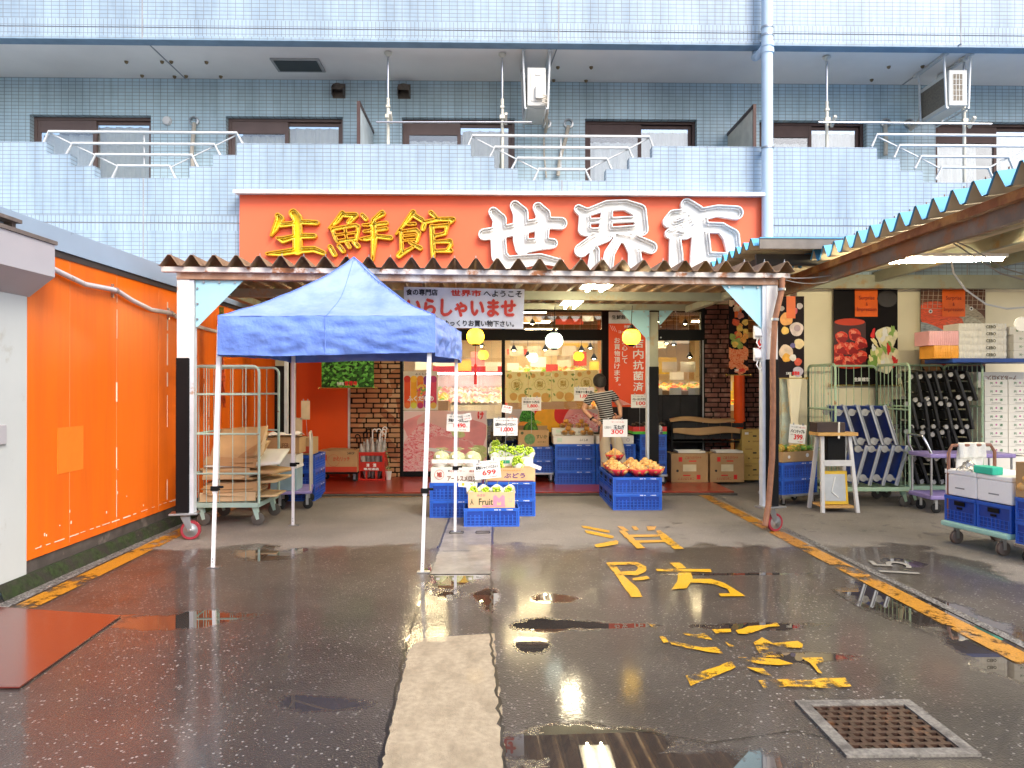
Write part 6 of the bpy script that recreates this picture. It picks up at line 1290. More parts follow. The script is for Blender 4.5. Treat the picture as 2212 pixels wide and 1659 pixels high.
cbox(xf - .0, Yf - .04, .2, .5, .3, .17, 'tan fruit box with pink script and a smiling face, on the single front crate', pm('peach_card', (.66, .45, .25), .7), prints=(("みさか", .28, .8, .18, .16, pm('pink_ink', (.75, .15, .22), .6), .03), ("Fruit", .38, .4, .3, .4, pm('dark_green_ink', (.06, .08, .04), .6), .02), ("ᘐ" if False else "M", .66, .45, .2, .6, pm('pink_print', (.78, .25, .35), .6), .12), ('#', .55, .12, .5, .1, MT['pink_print'], 0), ('@', .88, .58, .02, .1, MT['pink_print'], 0), ('@', .94, .58, .02, .1, MT['pink_print'], 0), ("⌣" if False else "u", .91, .42, .05, .12, MT['pink_print'], 0), ("人", .08, .4, .07, .35, MT['dark_green_ink'], .03)), rz=R(1.5), name='fruit_box')
for i in range(4): grapes(xf - .19 + .125 * i, Yf - .03, .28, ('leftmost', 'second', 'third', 'rightmost')[i] + ' green grape bunch sunk in the tan front fruit box', .8, 20 + i, True)
def sg_(px0, px1, py0, py1, Y, lines, label, pz, **k):
    c = P((px0 + px1) / 2, (py0 + py1) / 2, Y); return clipcard(c, (px1 - px0) * Y / 1600, (py1 - py0) * Y / 1600, lines, label, pz, **k)
sg_(965, 1015, 895, 932, 8.8, plines("甘さ保証", "茨城からアールスメロン", "1,490"), 'price sign of the melons, standing above the melon carton', .6, roll=2)
sg_(1066, 1118, 903, 941, 8.7, plines("サービス品で一番", "山梨からシャインマスカット", "1,000"), 'price sign reading 1,000 above the green grapes', .6)
sg_(1084, 1106, 876, 892, 8.68, [("大人気", .5, .75, .7, .25, redink, .03), ("ぶどう入荷", .5, .4, .8, .14, redink, .0), ("しました", .5, .18, .6, .12, redink, .0)], 'small tilted handwritten card clipped above the 1,000 price sign', .9, roll=10, name='small_card', clips=False, pole=True)
sg_(1000, 1018, 893, 909, 8.78, [("一人様", .5, .65, .7, .2, blackink, 0), ("おすすめ", .5, .3, .7, .2, redink, 0)], 'small tilted card overlapping the right corner of the melon price sign', .9, roll=-10, name='small_card', clips=False, pole=False)
sg_(1024, 1081, 995, 1034, 8.3, plines("超サービス", "産地はシャインマスカット", "699"), 'price sign reading 699, tilted in front of the grape box', .3, roll=-6)
sg_(990, 1031, 1041, 1053, 8.2, [("■", .25, .5, .14, .5, pm('yellow_ink', (.8, .5, .05), .6), 0), ("■", .68, .5, .14, .6, pm('lime_ink', (.3, .6, .08), .6), 0)], 'white card with two small fruit pictures leaning on the front crates', .3, roll=5, name='small_card', clips=False, pole=False)
sg_(1130, 1170, 1001, 1009, 8.35, [("シャインマスカット", .5, .5, .8, .3, blackink, 0)], 'narrow slanting strip card at the right of the grape boxes', .5, roll=22, name='small_card', clips=False, pole=False)
# ---- onion stand
xo = X(1377, 8.95)
for j in range(3):
    for k in range(2): crate(xo - .0, 9.15 + .405 * j, .2 * k, ('bottom', 'top')[k] + ' blue crate of the ' + ('front', 'middle', 'back')[j] + ' stack of the onion stand')
onionm = pm('onion_skin', (.72, .4, .12), .35, 0, .2, 9, .1, 60, col2=(.75, .5, .22), mask=(.45, .65), mscale=12); bowlm = pm('red_bowl', (.75, .05, .07), .25, 0, .05); bagm = glass('thin_plastic_bag', (.95, .95, .97), .25, .25)
oniop = thing('onion', 'onion', 'onion'); MB().lathe([(.002, -.037), (.022, -.034), (.039, -.014), (.042, .002), (.036, .02), (.02, .035), (.006, .04), (.002, .047)], (0, 0, 0), 14).build('bulb', onionm, oniop, smooth='all'); oused = []
bl = [(-.2, 9.1), (.04, 9.08), (.24, 9.13), (-.2, 9.38), (.05, 9.37), (.25, 9.4), (-.2, 9.66), (.05, 9.66), (.24, 9.68), (-.12, 9.95)]
nm = ['front left', 'front middle', 'front right', 'second row left', 'second row middle', 'second row right', 'third row left', 'third row middle', 'third row right', 'rearmost']
for i, (dx_, yy) in enumerate(bl):
    c_ = Vector((xo + dx_, yy, .4 + (.1 if i == 9 else 0))); t = thing('bowl', 'red bowl of onions, ' + nm[i] + ' on the onion stand', 'bowl', c_, 'red bowls on the onion stand')
    MB().lathe([(.05, .0), (.068, .004), (.105, .045), (.128, .085), (.125, .087), (.1, .048), (.06, .01)], c_, 24).build('bowl_wall', bowlm, t, smooth='all')
    MB().grid(lambda u, v: c_ + Vector(((.075 + .055 * v + .008 * math.sin(u * 44 + i)) * math.cos(6.283 * u), (.075 + .055 * v + .008 * math.sin(u * 44 + i)) * math.sin(6.283 * u), .005 + .1 * v + .01 * math.sin(u * 30))), 40, 4).build('plastic_wrap', bagm, t, smooth='all')
    for k in range(12):
        a = 6.28 * k / 7 + i if k < 7 else 6.28 * k / 4 + i; rr = (.082 if k < 7 else .04 if k < 11 else 0); oo = place(oniop, oused, c_ + Vector((rr * math.cos(a), rr * math.sin(a), .07 + (.035 if k >= 7 else 0) + (.03 if k == 11 else 0))), a, 'brown-skinned onion heaped in a red bowl on the blue crates', 'onions heaped in the red bowls'); oo.rotation_euler = (rnd.uniform(-1.2, 1.2), rnd.uniform(-1.2, 1.2), a); sc_ = rnd.uniform(.85, 1.08); oo.scale = (sc_, sc_, sc_)
sg_(1302, 1355.5, 906, 944, 9.35, [("北海道から", .2, .55, .28, .16, blackink, 0), ("玉ねぎ", .66, .56, .44, .24, blackink, .03), ("300", .58, .3, .48, .24, redink, .04), ("サービス品", .6, .85, .5, .08, redink, 0)], 'price sign reading 300 standing in the onion bowls', .5)
# ---- pear stand at the back
for i in range(2):
    for k in range(3): crate(X(1242, 11.0) + .607 * i, 11.2, .045 + .2 * k, ('bottom', 'middle', 'top')[k] + ' blue crate of the ' + ('left', 'right')[i] + ' back stack under the brown pears')
xp = X(1242, 11.0); cbox(xp - .02, 11.12, .646, .6, .24, .12, 'low white pear carton at the front left of the back stand', cardw, prints=(("ふくしま", .75, .5, .2, .3, blackink, .02), ('#', .15, .5, .12, .5, pm('pale_green_print', (.6, .72, .6), .6), 0)), open_=False, name='fruit_carton')
cbox(xp - .02, 11.33, .646, .6, .17, .22, 'taller white pear carton behind the low one', cardw, prints=(("ふくしま", .75, .75, .2, .18, blackink, .02), ('#', .15, .8, .12, .2, MT['pale_green_print'], 0)), open_=False, name='fruit_carton'); cbox(xp + .6, 11.2, .646, .56, .36, .12, 'white pear carton on the right back stack, behind the man', cardw, prints=(('o', .85, .5, .08, .5, purple, 0),), open_=False, name='fruit_carton')
pearp = thing('brown_pear', 'pear', 'pear'); MB().lathe([(.004, -.036), (.022, -.036), (.042, -.012), (.044, .008), (.03, .032), (.008, .034), (.001, .03)], (0, 0, 0), 16).build('skin', pm('russet_pear_skin', (.55, .26, .05), .45, 0, .15, 20, .1, 90), pearp, smooth='all'); MB().tube([(0, 0, .03), (.003, 0, .05)], .002, 5).build('stalk', MT['brown_string'], pearp); pused = []
for i, (dx_, yy, zz, w_) in enumerate(((-.1, 11.33, .867, 'upper left'), (.14, 11.33, .867, 'upper right'), (-.09, 11.12, .767, 'lower left'), (.19, 11.12, .767, 'lower right'))):
    c_ = Vector((xp + dx_, yy, zz)); t = thing('clear_tray', w_ + ' clear plastic tray of brown pears', 'tray', c_, 'clear trays of brown pears'); MB().grid(lambda u, v: c_ + Vector(((.095 + .015 * v) * max(-1, min(1, 1.35 * math.cos(6.283 * u))), (.065 + .012 * v) * max(-1, min(1, 1.35 * math.sin(6.283 * u))), .005 + .05 * v)), 32, 3).build('tray_wall', film, t, smooth='all')
    for k, (a, b_, h_) in enumerate(((-.05, -.03, .04), (.05, -.03, .04), (-.05, .04, .04), (.05, .04, .04), (0, 0, .1))): place(pearp, pused, c_ + Vector((a, b_, h_)), k, 'round brown pear in a clear plastic tray at the back stand', 'brown pears in the clear trays')
sg_(1240, 1283, 836, 866, 11.05, plines("秋の味覚", "茨城から豊水梨", "1,000"), 'price sign of the brown pears, partly behind the man', .8)
# ---- avocados
xa = X(1410, 11.0)
for k in range(3): crate(xa, 11.25, .19 + .2 * k, ('bottom', 'middle', 'top')[k] + ' blue crate under the avocados, right of the pears', R(90))
dolly(xa, 11.25, .42, .6, 'small steel dolly under the avocado crates', 0, .045)
redp = pm('red_tray_print', (.7, .05, .05), .5); grnp = pm('green_tray_print', (.1, .55, .06), .5)
for i, dx_ in enumerate((-.17, .09)):
    t = thing('avocado_tray', ('left', 'right')[i] + ' red and green tray of dark avocados', 'tray', (xa + dx_, 11.2, .79)); cx_ = xa + dx_; mb = MB()
    mb.box((cx_ - .125, 11.02, .83), (cx_ + .125, 11.024, .9)); mb.box((cx_ - .125, 11.024, .83), (cx_ - .121, 11.4, .9)); mb.box((cx_ + .121, 11.024, .83), (cx_ + .125, 11.4, .9)); mb.build('tray_wall', redp, t); MB().box((cx_ - .125, 11.02, .79), (cx_ + .125, 11.4, .829)).build('tray_base', grnp, t)
    for k in range(12): tag(MB(Matrix.Translation((cx_ - .08 + .055 * (k % 4), 11.08 + .09 * (k // 4), .915 + .02 * (k % 2)))).ball((0, 0, 0), (.026, .04, .028), 12, 8).build('avocado', pm('avocado_skin', (.03, .022, .018), .4, 0, .3, 30, .3, 60), smooth=True), 'dark avocado in the red and green trays', 'avocado', 'avocados in the trays')
tag(MB().grid(lambda u, v: Vector((xa - .12 + .26 * u, 11.0 - .04 * math.sin(v * 3) - .02 * noise.noise(Vector((u * 9, v * 9, 2))), .9 - .17 * v + .02 * math.sin(u * 9))), 24, 16).build('plastic_bag', pm('silver_film', (.5, .5, .5), .2, .7, .2, 20, .9, 18), smooth='all'), 'crumpled silvery plastic hanging over the avocado tray', 'plastic bag')
sg_(1363, 1401, 852, 881, 11.0, plines("サービス品で一番", "ペルーからアボカド", "100"), 'price sign reading 100 above the avocados', .85)
# ---- watermelons
xw = X(1153, 11.2)
for k in range(2): crate(xw + .02, 11.4, .19 + .2 * k, ('lower', 'upper')[k] + ' blue crate under the watermelon box')
dolly(xw + .02, 11.4, .6, .4, 'steel dolly under the watermelon crates', 0, .045)
cbox(xw, 11.4, .59, .46, .34, .25, 'tan watermelon box with a round green melon print', card, prints=(('@', .37, .45, .36, .6, pm('melon_print', (.12, .25, .1), .6, 0, .3, 30), 0), ("すいか", .77, .6, .36, .22, pm('dark_olive_ink', (.06, .08, .03), .6), .03), ("あきた夏丸", .77, .28, .28, .09, MT['dark_olive_ink'], .01), ('@', .12, .82, .1, .2, MT['dark_olive_ink'], 0)), back=.05)
t = thing('watermelon', 'striped watermelon with green leaves sitting in the tan box', 'watermelon', (xw - .04, 11.36, .76)); MB().ball((xw - .04, 11.36, .84), .115, 22, 16).build('rind', spots('watermelon_rind', [(.01, .05, .01), (.03, .13, .02), (.2, .35, .06)], 9, .3, 1.5, 'NOISE', (3, 3, .4)), t, smooth='all')
mb = MB()
for k in range(26): a = rnd.uniform(0, 6.3); b0 = Vector((xw - .0, 11.3, .95)); e_ = b0 + Vector((math.cos(a) * rnd.uniform(.06, .14), math.sin(a) * .06 - .03, rnd.uniform(-.05, .05))); mb.tube([b0, b0.lerp(e_, .5) + Vector((0, 0, .02)), e_], [.006, .005, .002], 5)
mb.build('leaves', pm('leek_green', (.18, .4, .05), .4), t)
sg_(1127, 1169, 858, 887, 11.15, plines("産地から", "秋田から西瓜", "1,800"), 'price sign reading 1,800 above the watermelon box', .8)
# ---- left of the window: umbrellas, box on dolly, pot
xc = X(802, 11.5); t = thing('bottle_crate', 'red plastic bottle crate with white writing, used as an umbrella stand', 'crate', (xc, 11.68, .045)); cr_red = pm('red_crate_plastic', (.5, .03, .02), .35, 0, .1, 8, .1)
mb = MB(); w_, h_ = .205, .44; yf_ = 11.5
for (a, b_, c, d) in ((-w_, -w_ + .035, 0, h_), (w_ - .035, w_, 0, h_), (-w_ + .035, w_ - .035, h_ - .055, h_), (-w_ + .035, w_ - .035, .145, .29), (-w_ + .035, w_ - .035, 0, .03), (-.09, -.06, .03, .145), (.06, .09, .03, .145), (-w_ + .035, -.13, .03, .045)):
    mb.box((xc + a, yf_, .045 + c), (xc + b_, yf_ + .02, .045 + d)); 
for s_ in (-1, 1): mb.box((xc + s_ * (w_ - .01) - .01, yf_ + .021, .045), (xc + s_ * (w_ - .01) + .01, 11.86, .045 + h_))
mb.box((xc - w_ + .021, 11.84, .046), (xc + w_ - .021, 11.859, .044 + h_)); mb.box((xc - w_ + .021, yf_ + .021, .046), (xc + w_ - .021, 11.839, .06)); mb.build('crate_wall', cr_red, t, bevel=.004)
text("清　酒", whiteink, t, FR((xc, yf_ - .002, .045 + .24)), .15, .05, off=.05); text("専用通函", whiteink, t, FR((xc, yf_ - .002, .045 + .18)), .23, .035, off=.05)
umb = [(-.17, -.1, .33, 0, .1), (-.13, .0, .4, 0, -.1), (-.09, -.02, .5, 0, .15), (-.03, .02, .55, 0, -.05), (.0, -.04, .5, 1, .02), (.05, .02, .46, 0, .1), (.1, -.03, .52, 1, .2), (.13, .03, .58, 1, -.1), (.09, -.06, .4, 1, .3), (.17, .0, .5, 1, .12), (.06, .05, .5, 2, 0.), (-.06, .05, .52, 0, .2)]
clearu = pm('clear_vinyl_umbrella', (.42, .39, .36), .15, .1, .2, 20, .8, 30, coat=.5)
for i, (dx_, dy_, hh, kd, ln) in enumerate(umb):
    a = Vector((xc + dx_ * .6, 11.68 + dy_, .07)); d_ = Vector((dx_ * .75 + ln * .1, dy_ * .5 - .02, 1)).normalized(); L0 = .45 + hh * .42; top = a + d_ * L0
    t = thing('umbrella', ('clear umbrella with a black crook handle' if kd == 0 else 'clear umbrella with a white crook handle' if kd == 1 else 'navy umbrella with a black handle') + ', in the red bottle crate', 'umbrella', a, 'umbrellas in the red bottle crate')
    mb = MB(); mb.lathe([(.008, 0), (.03, .12), (.048, L0 * .62), (.04, L0 * .75), (.012, L0 * .93)], a, 12, d_.to_track_quat('Z', 'Y').to_matrix().to_4x4()); mb.build('canopy', clearu if kd < 2 else pm('navy_fabric', (.02, .02, .06), .6), t, smooth=True)
    s_ = 1 if i % 3 else -1; ax = Vector((s_, -.25, 0)).normalized(); pts = [top - d_ * .04, top + d_ * .07] + arc(top + d_ * .07 + ax * .035, .035, 180, -10, 7, ax, d_)[1:]
    mb = MB(); mb.tube(pts, .0095, 8); mb.build('handle', whiteink if kd == 1 else blackp, t, smooth=True)
xk = X(730, 11.4); cbox(xk, 11.55, .19, .6, .36, .33, 'tan and red poultry-feed style carton on a black dolly against the orange wall', card, prints=(('#', .5, .14, .99, .24, pm('red_print', (.5, .06, .03), .6), 0), ("かわリッチ", .6, .62, .42, .2, MT['red_print'], .02), ('o', .4, .55, .3, .6, MT['maroon_print'], 0), ('#', .17, .68, .12, .26, MT['red_print'], 0), ('@', .17, .68, .06, .1, card, 0), ("24ROP", .84, .88, .18, .1, blackink, .03), ('#', .5, .0, 1.01, .03, MT['red_print'], 0)), open_=False)
[o for o in bpy.data.objects if o.name.startswith('cardboard_box')][-1]["label"] = 'tan and red carton on a black dolly against the orange wall'
dolly(xk, 11.55, .62, .4, 'black dolly carrying the tan and red carton', 0, .045, mat=blackp); tag(MB().cb((xk + .05, 11.5, .53), (.34, .22, .012), R(8)).cb((xk - .05, 11.52, .541), (.25, .2, .008), R(-12)).build('flattened_cardboard', card), 'loose card sheets lying on the tan and red carton', 'cardboard')
xq = X(838, 11.55); t = thing('potted_plant', 'small white pot with a thin variegated plant beside the red bottle crate', 'plant', (xq, 11.62, .045)); MB().lathe([(.035, 0), (.05, .13), (.044, .13), (.03, .02)], (xq, 11.62, .045), 18).build('pot', white, t, smooth=True)
mb = MB(); mb.tube([(xq, 11.62, .15), (xq + .01, 11.62, .3), (xq - .02, 11.62, .42), (xq - .03, 11.62, .56)], .004, 5)
for k in range(16): a = rnd.uniform(0, 6.3); z_ = rnd.uniform(.2, .56); b0 = Vector((xq - .0 - .03 * (z_ - .2) * 2.5, 11.62, z_)); e_ = b0 + Vector((math.cos(a) * .05, math.sin(a) * .04, rnd.uniform(-.03, .04))); mb.add([b0, b0.lerp(e_, .5) + Vector((0, 0, .014)), e_, b0.lerp(e_, .5) - Vector((0, 0, .014))], [(0, 1, 2, 3)])
mb.build('leaves', spots('variegated_leaf', [(.1, .2, .05), (.5, .55, .3)], 40, .5), t)
# back of a price sign in the corner
for k, (px_, py_, w_, h_) in enumerate(((660, 886, .12, .26), (645, 926, .1, .3))):
    t = thing('sign_back', ('upright', 'lower')[k] + ' blank back of a price card on a rod by the orange wall', 'sign', P(px_, py_, 10.3)); c_ = P(px_, py_, 10.3); MB().cb(c_, (w_, .004, h_)).build('card', pm('brownish_card', (.6, .48, .32), .7), t); mb = MB(); mb.tube([c_ + Vector((0, .01, 0)), c_ + Vector((.04, .01, -.7))], .004, 6); mb.build('rod', steel, t); mb = MB(); mb.cb(c_ + Vector((-.03, 0, .14)), (.012, .012, .03)); mb.cb(c_ + Vector((.03, 0, .14)), (.012, .012, .03)); mb.build('clip', steel, t)
# ---- bananas, slate bench, yellow boxes at the right
for i, (pa, pb_) in enumerate(((1449, 1531), (1533.5, 1609))):
    w_ = (pb_ - pa) * 11.2 / 1600; rib = (("ごほうびバナナ", .6, .86, .44, .1, MT['maroon_print'], .02), ('#', .58, .74, .2, .04, redink, 0), ('#', .25, .8, .1, .16, redink, 0), ('@', .25, .81, .05, .1, card, 0), ('#', .5, .5, .36, .24, pm('cream_window', (.7, .62, .42), .6), 0), ("ごほうびバナナ", .4, .12, .44, .09, MT['maroon_print'], .02, 180), ('#', .74, .18, .1, .16, redink, 0), ('#', .42, .24, .2, .04, redink, 0), ('@', .17, .4, .07, .1, blackink, 0))
    cbox(X((pa + pb_) / 2, 11.2), 11.4, .045, w_ - .01, .38, .435, ('left', 'right')[i] + ' of the two brown banana boxes standing on the red deck', card, prints=rib, open_=False)
    cbox(X((pa + pb_) / 2, 11.25) + .03, 11.4, .485, .42, .3, .03, 'flat white tray lying on the ' + ('left', 'right')[i] + ' banana box', cardw, name='flat_tray', cat='tray')
yb = []
for k in range(3): cbox(X(1630, 11.4), 11.62, .045 + .262 * k, .36, .34, .26, ('bottom', 'middle', 'top')[k] + ' yellow banana carton of the stack beside the right canopy post', card2, prints=(('@', .3, .3, .06, .1, blackink, 0), ('#', .55, .62, .16, .09, blackink, 0), ("BANANA", .3, .85, .3, .06, MT['brown_ink'], .02), ("EXPORT", .62, .3, .3, .08, MT['brown_ink'], .02), ('@', .9, .3, .05, .1, blackink, 0)) + ((('#', .2, .78, .16, .14, paper, 0),) if k == 2 else ()), open_=False, name='banana_carton')
t = thing('slate_rack', 'black two-tier rack with slate strips along the front, behind the banana boxes', 'rack', (X(1528, 11.6), 11.6, .045)); mb = MB(); xa_, xb_ = X(1450, 11.6), X(1606, 11.6)
for xx in (xa_, xb_):
    for yy in (11.55, 11.88): mb.bar((xx, yy, .045), (xx, yy, .95), .03)
for z_ in (.3, .62, .8): mb.box((xa_ + .02, 11.56, z_), (xb_ - .02, 11.87, z_ + .02))
mb.build('frame', blackm, t); mb = MB()
for i in range(6):
    d_ = (xb_ - xa_ - .04) / 6; mb.box((xa_ + .02 + i * d_, 11.52, .68), (xa_ + .012 + (i + 1) * d_, 11.532, .78)); mb.box((xa_ + .02 + i * d_, 11.53, .86), (xa_ + .012 + (i + 1) * d_, 11.542, .93))
mb.build('slate_strip', MT['slate_tile'], t)
for i, (py_, pxa, pxb, hz) in enumerate(((907, 1449, 1588, .07), (930, 1455, 1598, .12))):
    a, b_ = X(pxa, 11.45), X(pxb, 11.45); z_ = Z(py_, 11.45)
    tag(MB().grid(lambda u, v: Vector((a + (b_ - a) * u, 11.46 + .1 * v * (1 - i) + .03 * math.sin(u * 4 + i), z_ - hz / 2 + hz * v * (.6 + .4 * math.sin(u * 3.1)) + .02 * math.sin(u * 7 + 2 * i))), 40, 4).build('flattened_cardboard', card, smooth='all', solid=.006), ('upper flattened tan carton laid across the slate rack', 'lower flattened tan carton with a green print across the slate rack')[i], 'cardboard')
# ---- pineapples
th = R(24); px_, py_ = X(1712, 9.3), 9.45
dolly(px_, py_, .62, .42, 'steel dolly under the pineapple crates beside the right post', th)
for k in range(2): crate(px_, py_, .15 + .2 * k, ('lower', 'upper')[k] + ' blue crate under the pineapple box beside the right post', th)
cbox(px_, py_, .55, .52, .34, .13, 'tan tray box of pineapples with a white oval sticker', card, rz=th, prints=(('@', .2, .5, .08, .3, paper, 0), ('@', .8, .6, .1, .3, paper, 0)), name='fruit_box')
pinem = spots('pineapple_skin', [(.25, .3, .05), (.6, .42, .08), (.7, .5, .12), (.5, .28, .05)], 55, .6, bump=1.); crown = pm('pineapple_leaf', (.14, .36, .06), .4, 0, .2, 20)
for i, (dx_, dy_, rz_) in enumerate(((-.14, -.03, .6), (.06, -.05, .1), (.17, .05, -.4))):
    c_ = Vector((px_ + dx_, py_ + dy_, .7)); d_ = Vector((math.cos(rz_), math.sin(rz_) * .6, .1)).normalized(); t = thing('pineapple', ('left pineapple with bright green leaves', 'middle pineapple lying on its side', 'right pineapple with a dark green crown')[i] + ', in the tan box', 'pineapple', c_, 'pineapples in the tan box')
    Q = d_.to_track_quat('Z', 'Y').to_matrix().to_4x4(); MB().lathe([(.02, -.09), (.05, -.075), (.062, 0), (.055, .065), (.02, .085)], c_, 16, Q).build('fruit', pinem, t, smooth='all'); mb = MB()
    for k in range(20): a = k * 2.4; o_ = Q @ Vector((math.cos(a) * .02, math.sin(a) * .02, .08)); e_ = Q @ Vector((math.cos(a) * (.03 + .004 * k % .05), math.sin(a) * .05, .13 + .004 * k)); s_ = Q @ Vector((-math.sin(a) * .009, math.cos(a) * .009, 0)); mb.add([c_ + o_ - s_, c_ + o_ + s_, c_ + e_], [(0, 1, 2)])
    mb.build('crown', crown, t)
sg_(1705, 1740, 917, 958, 9.4, plines("サービス品で一番", "パインナップル", "399"), 'price sign reading 399 tilted above the pineapples', .6, roll=5, rz=R(-8))
# ---- roll cages
def rollcage(x, y, w, d, h, mat, label, panels, rz=0., hz=(.35, .68), z0=.2, dens=.11):
    t = thing('roll_cage', label, 'roll cage', None); t.location = (x, y, 0); t.rotation_euler.z = rz; W, D = w / 2, d / 2
    mb = MB(); mb.box((-W, -D, z0), (W, -D + .03, z0 + .05)); mb.box((-W, D - .03, z0), (W, D, z0 + .05)); mb.box((-W, -D + .03, z0), (-W + .03, D - .03, z0 + .05)); mb.box((W - .03, -D + .03, z0), (W, D - .03, z0 + .05)); 
    for k in range(5): mb.box((-W + .03, -D + .05 + k * (d - .1) / 4 - .012, z0 + .005), (W - .03, -D + .05 + k * (d - .1) / 4 + .012, z0 + .02))
    mb.build('base', mat, t, bevel=.003)
    def panel(p, q):
        p, q = Vector(p), Vector(q); L_ = (q - p).length; u = (q - p) / L_; mb = MB(); r_ = .07; up = Vector((0, 0, 1))
        pts = [p + up * (z0 + .05)] + [p + up * (h - r_)] + arc(p + up * (h - r_) + u * r_, r_, 180, 90, 5, u, up)[1:] + arc(q + up * (h - r_) - u * r_, r_, 90, 0, 5, u, up) + [q + up * (z0 + .05)]
        mb.tube(pts, .0145, 8)
        for f in hz: mb.tube([p + up * (z0 + (h - z0) * f), q + up * (z0 + (h - z0) * f)], .011, 6)
        n = max(3, int(L_ / dens)); 
        for k in range(1, n): a = p + u * L_ * k / n; mb.tube([a + up * (z0 + .04), a + up * (h - .01)], .0045, 5)
        return mb.build('side_panel', mat, t, smooth=True)
    C = {'l': ((-W, -D, 0), (-W, D, 0)), 'r': ((W, -D, 0), (W, D, 0)), 'b': ((-W, D, 0), (W, D, 0)), 'f': ((-W, -D, 0), (W, -D, 0))}
    for p in panels: panel(*C[p])
    for sx in (-1, 1):
        for sy in (-1, 1):
            f_, w_ = MB(), MB(); xx, yy = sx * (W - .06), sy * (D - .06); f_.add([(xx - .03, yy - .025, z0), (xx + .03, yy - .025, z0), (xx + .05, yy - .025, .07), (xx + .02, yy - .025, .06), (xx - .03, yy + .025, z0), (xx + .03, yy + .025, z0), (xx + .05, yy + .025, .07), (xx + .02, yy + .025, .06)], [(0, 1, 2, 3), (7, 6, 5, 4), (0, 4, 5, 1), (1, 5, 6, 2)])
            w_.lathe([(.012, -.018), (.055, -.018), (.07, -.012), (.07, .012), (.055, .018), (.012, .018)], (xx + .03, yy, .07), 20, Matrix.Rotation(R(90), 4, 'X')); c_ = f_.build('caster_fork', mat, t); w_.build('wheel', pm('worn_wheel', (.1, .09, .08), .6), c_, smooth=True)
    return t
# left cage
lc = rollcage(X(512, 8.35), 8.38, .7, .72, 1.72, mint, 'pale green roll cage full of flattened cardboard, left of the tent', 'lbf', 0., (.24, .52, .8), .2, .13)
mb = MB()
for y_ in (-.36, -.3, .3, .36): mb.tube([(-.35, y_ * 1., .25), (-.35, y_, 1.7)], .014, 8)
for z_ in (.35, .65, 1.02, 1.18, 1.42):
    for y_ in (-.33, .33): mb.cb((-.35, y_, z_), (.02, .09, .09))
mb.build('hinge_plate', mint, lc)
sheets = [card, pm('light_cardboard', (.62, .45, .26), .75, 0, .1, 4), pm('dark_cardboard', (.38, .22, .1), .75, 0, .1, 4), cardw]
z_ = .25; words = ['lowest', 'second', 'third', 'fourth', 'fifth', 'sixth', 'seventh', 'eighth', 'ninth', 'tenth', 'eleventh', 'twelfth', 'thirteenth', 'fourteenth', 'fifteenth', 'sixteenth', 'seventeenth', 'topmost']
for i in range(18):
    mt = sheets[[0, 1, 1, 0, 2, 1, 0, 3, 0, 1, 2, 3, 0, 1, 0, 2, 1, 0][i]]; w_ = rnd.uniform(.5, .62) + (.22 if i in (1, 5, 8, 11) else 0); dx_ = (.13 if i in (1, 5, 8, 11) else rnd.uniform(-.02, .03)); th_ = rnd.uniform(.02, .05) if i < 12 else rnd.uniform(.012, .02)
    tl_ = rnd.uniform(-2, 2) + (0 if i < 12 else rnd.uniform(-14, 3)); c_ = Vector((X(512, 8.35) + dx_, 8.36 + rnd.uniform(-.04, .04), z_ + th_ / 2 + (.02 if i > 12 else 0)))
    M_ = Matrix.Translation(c_) @ Matrix.Rotation(rnd.uniform(-.12, .12), 4, 'Z') @ Matrix.Rotation(R(tl_), 4, 'Y') @ Matrix.Rotation(R(rnd.uniform(-3, 3) + (0 if i < 11 else 12 + 4 * (i - 11))), 4, 'X')
    o = MB(M_).grid(lambda u, v: Vector((w_ * (u - .5), .54 * (v - .5), .006 * math.sin(u * 6 + i) * math.sin(v * 3 + i))), 14, 6).build('flattened_cardboard', mt, smooth='all', solid=th_ * .7); tag(o, words[i] + ' sheet of the flattened cardboard piled in the left roll cage', 'cardboard', 'flattened cardboard in the left roll cage'); z_ += th_ + .006
for k, (dx_, z0_, w_, h_, tl_, mt) in enumerate(((.0, .26, .6, .1, 8, 1), (.05, .36, .62, .09, 14, 0), (-.02, .5, .5, .12, 20, 1), (.02, .64, .56, .1, 30, 2))):
    M_ = Matrix.Translation((X(512, 8.35) + dx_, 8.06, z0_)) @ Matrix.Rotation(R(-tl_), 4, 'X') @ Matrix.Rotation(R(rnd.uniform(-6, 6)), 4, 'Y')
    tag(MB(M_).box((-w_ / 2, -.004, 0), (w_ / 2, .004, h_)).box((-w_ / 2 + .04, .005, h_), (w_ / 2 - .08, .2, h_ + .006)).build('folded_carton', sheets[mt], bevel=.002), ('lowest', 'second', 'third', 'topmost')[k] + ' folded carton edge at the front of the left roll cage', 'cardboard', 'folded cartons at the front of the left roll cage')
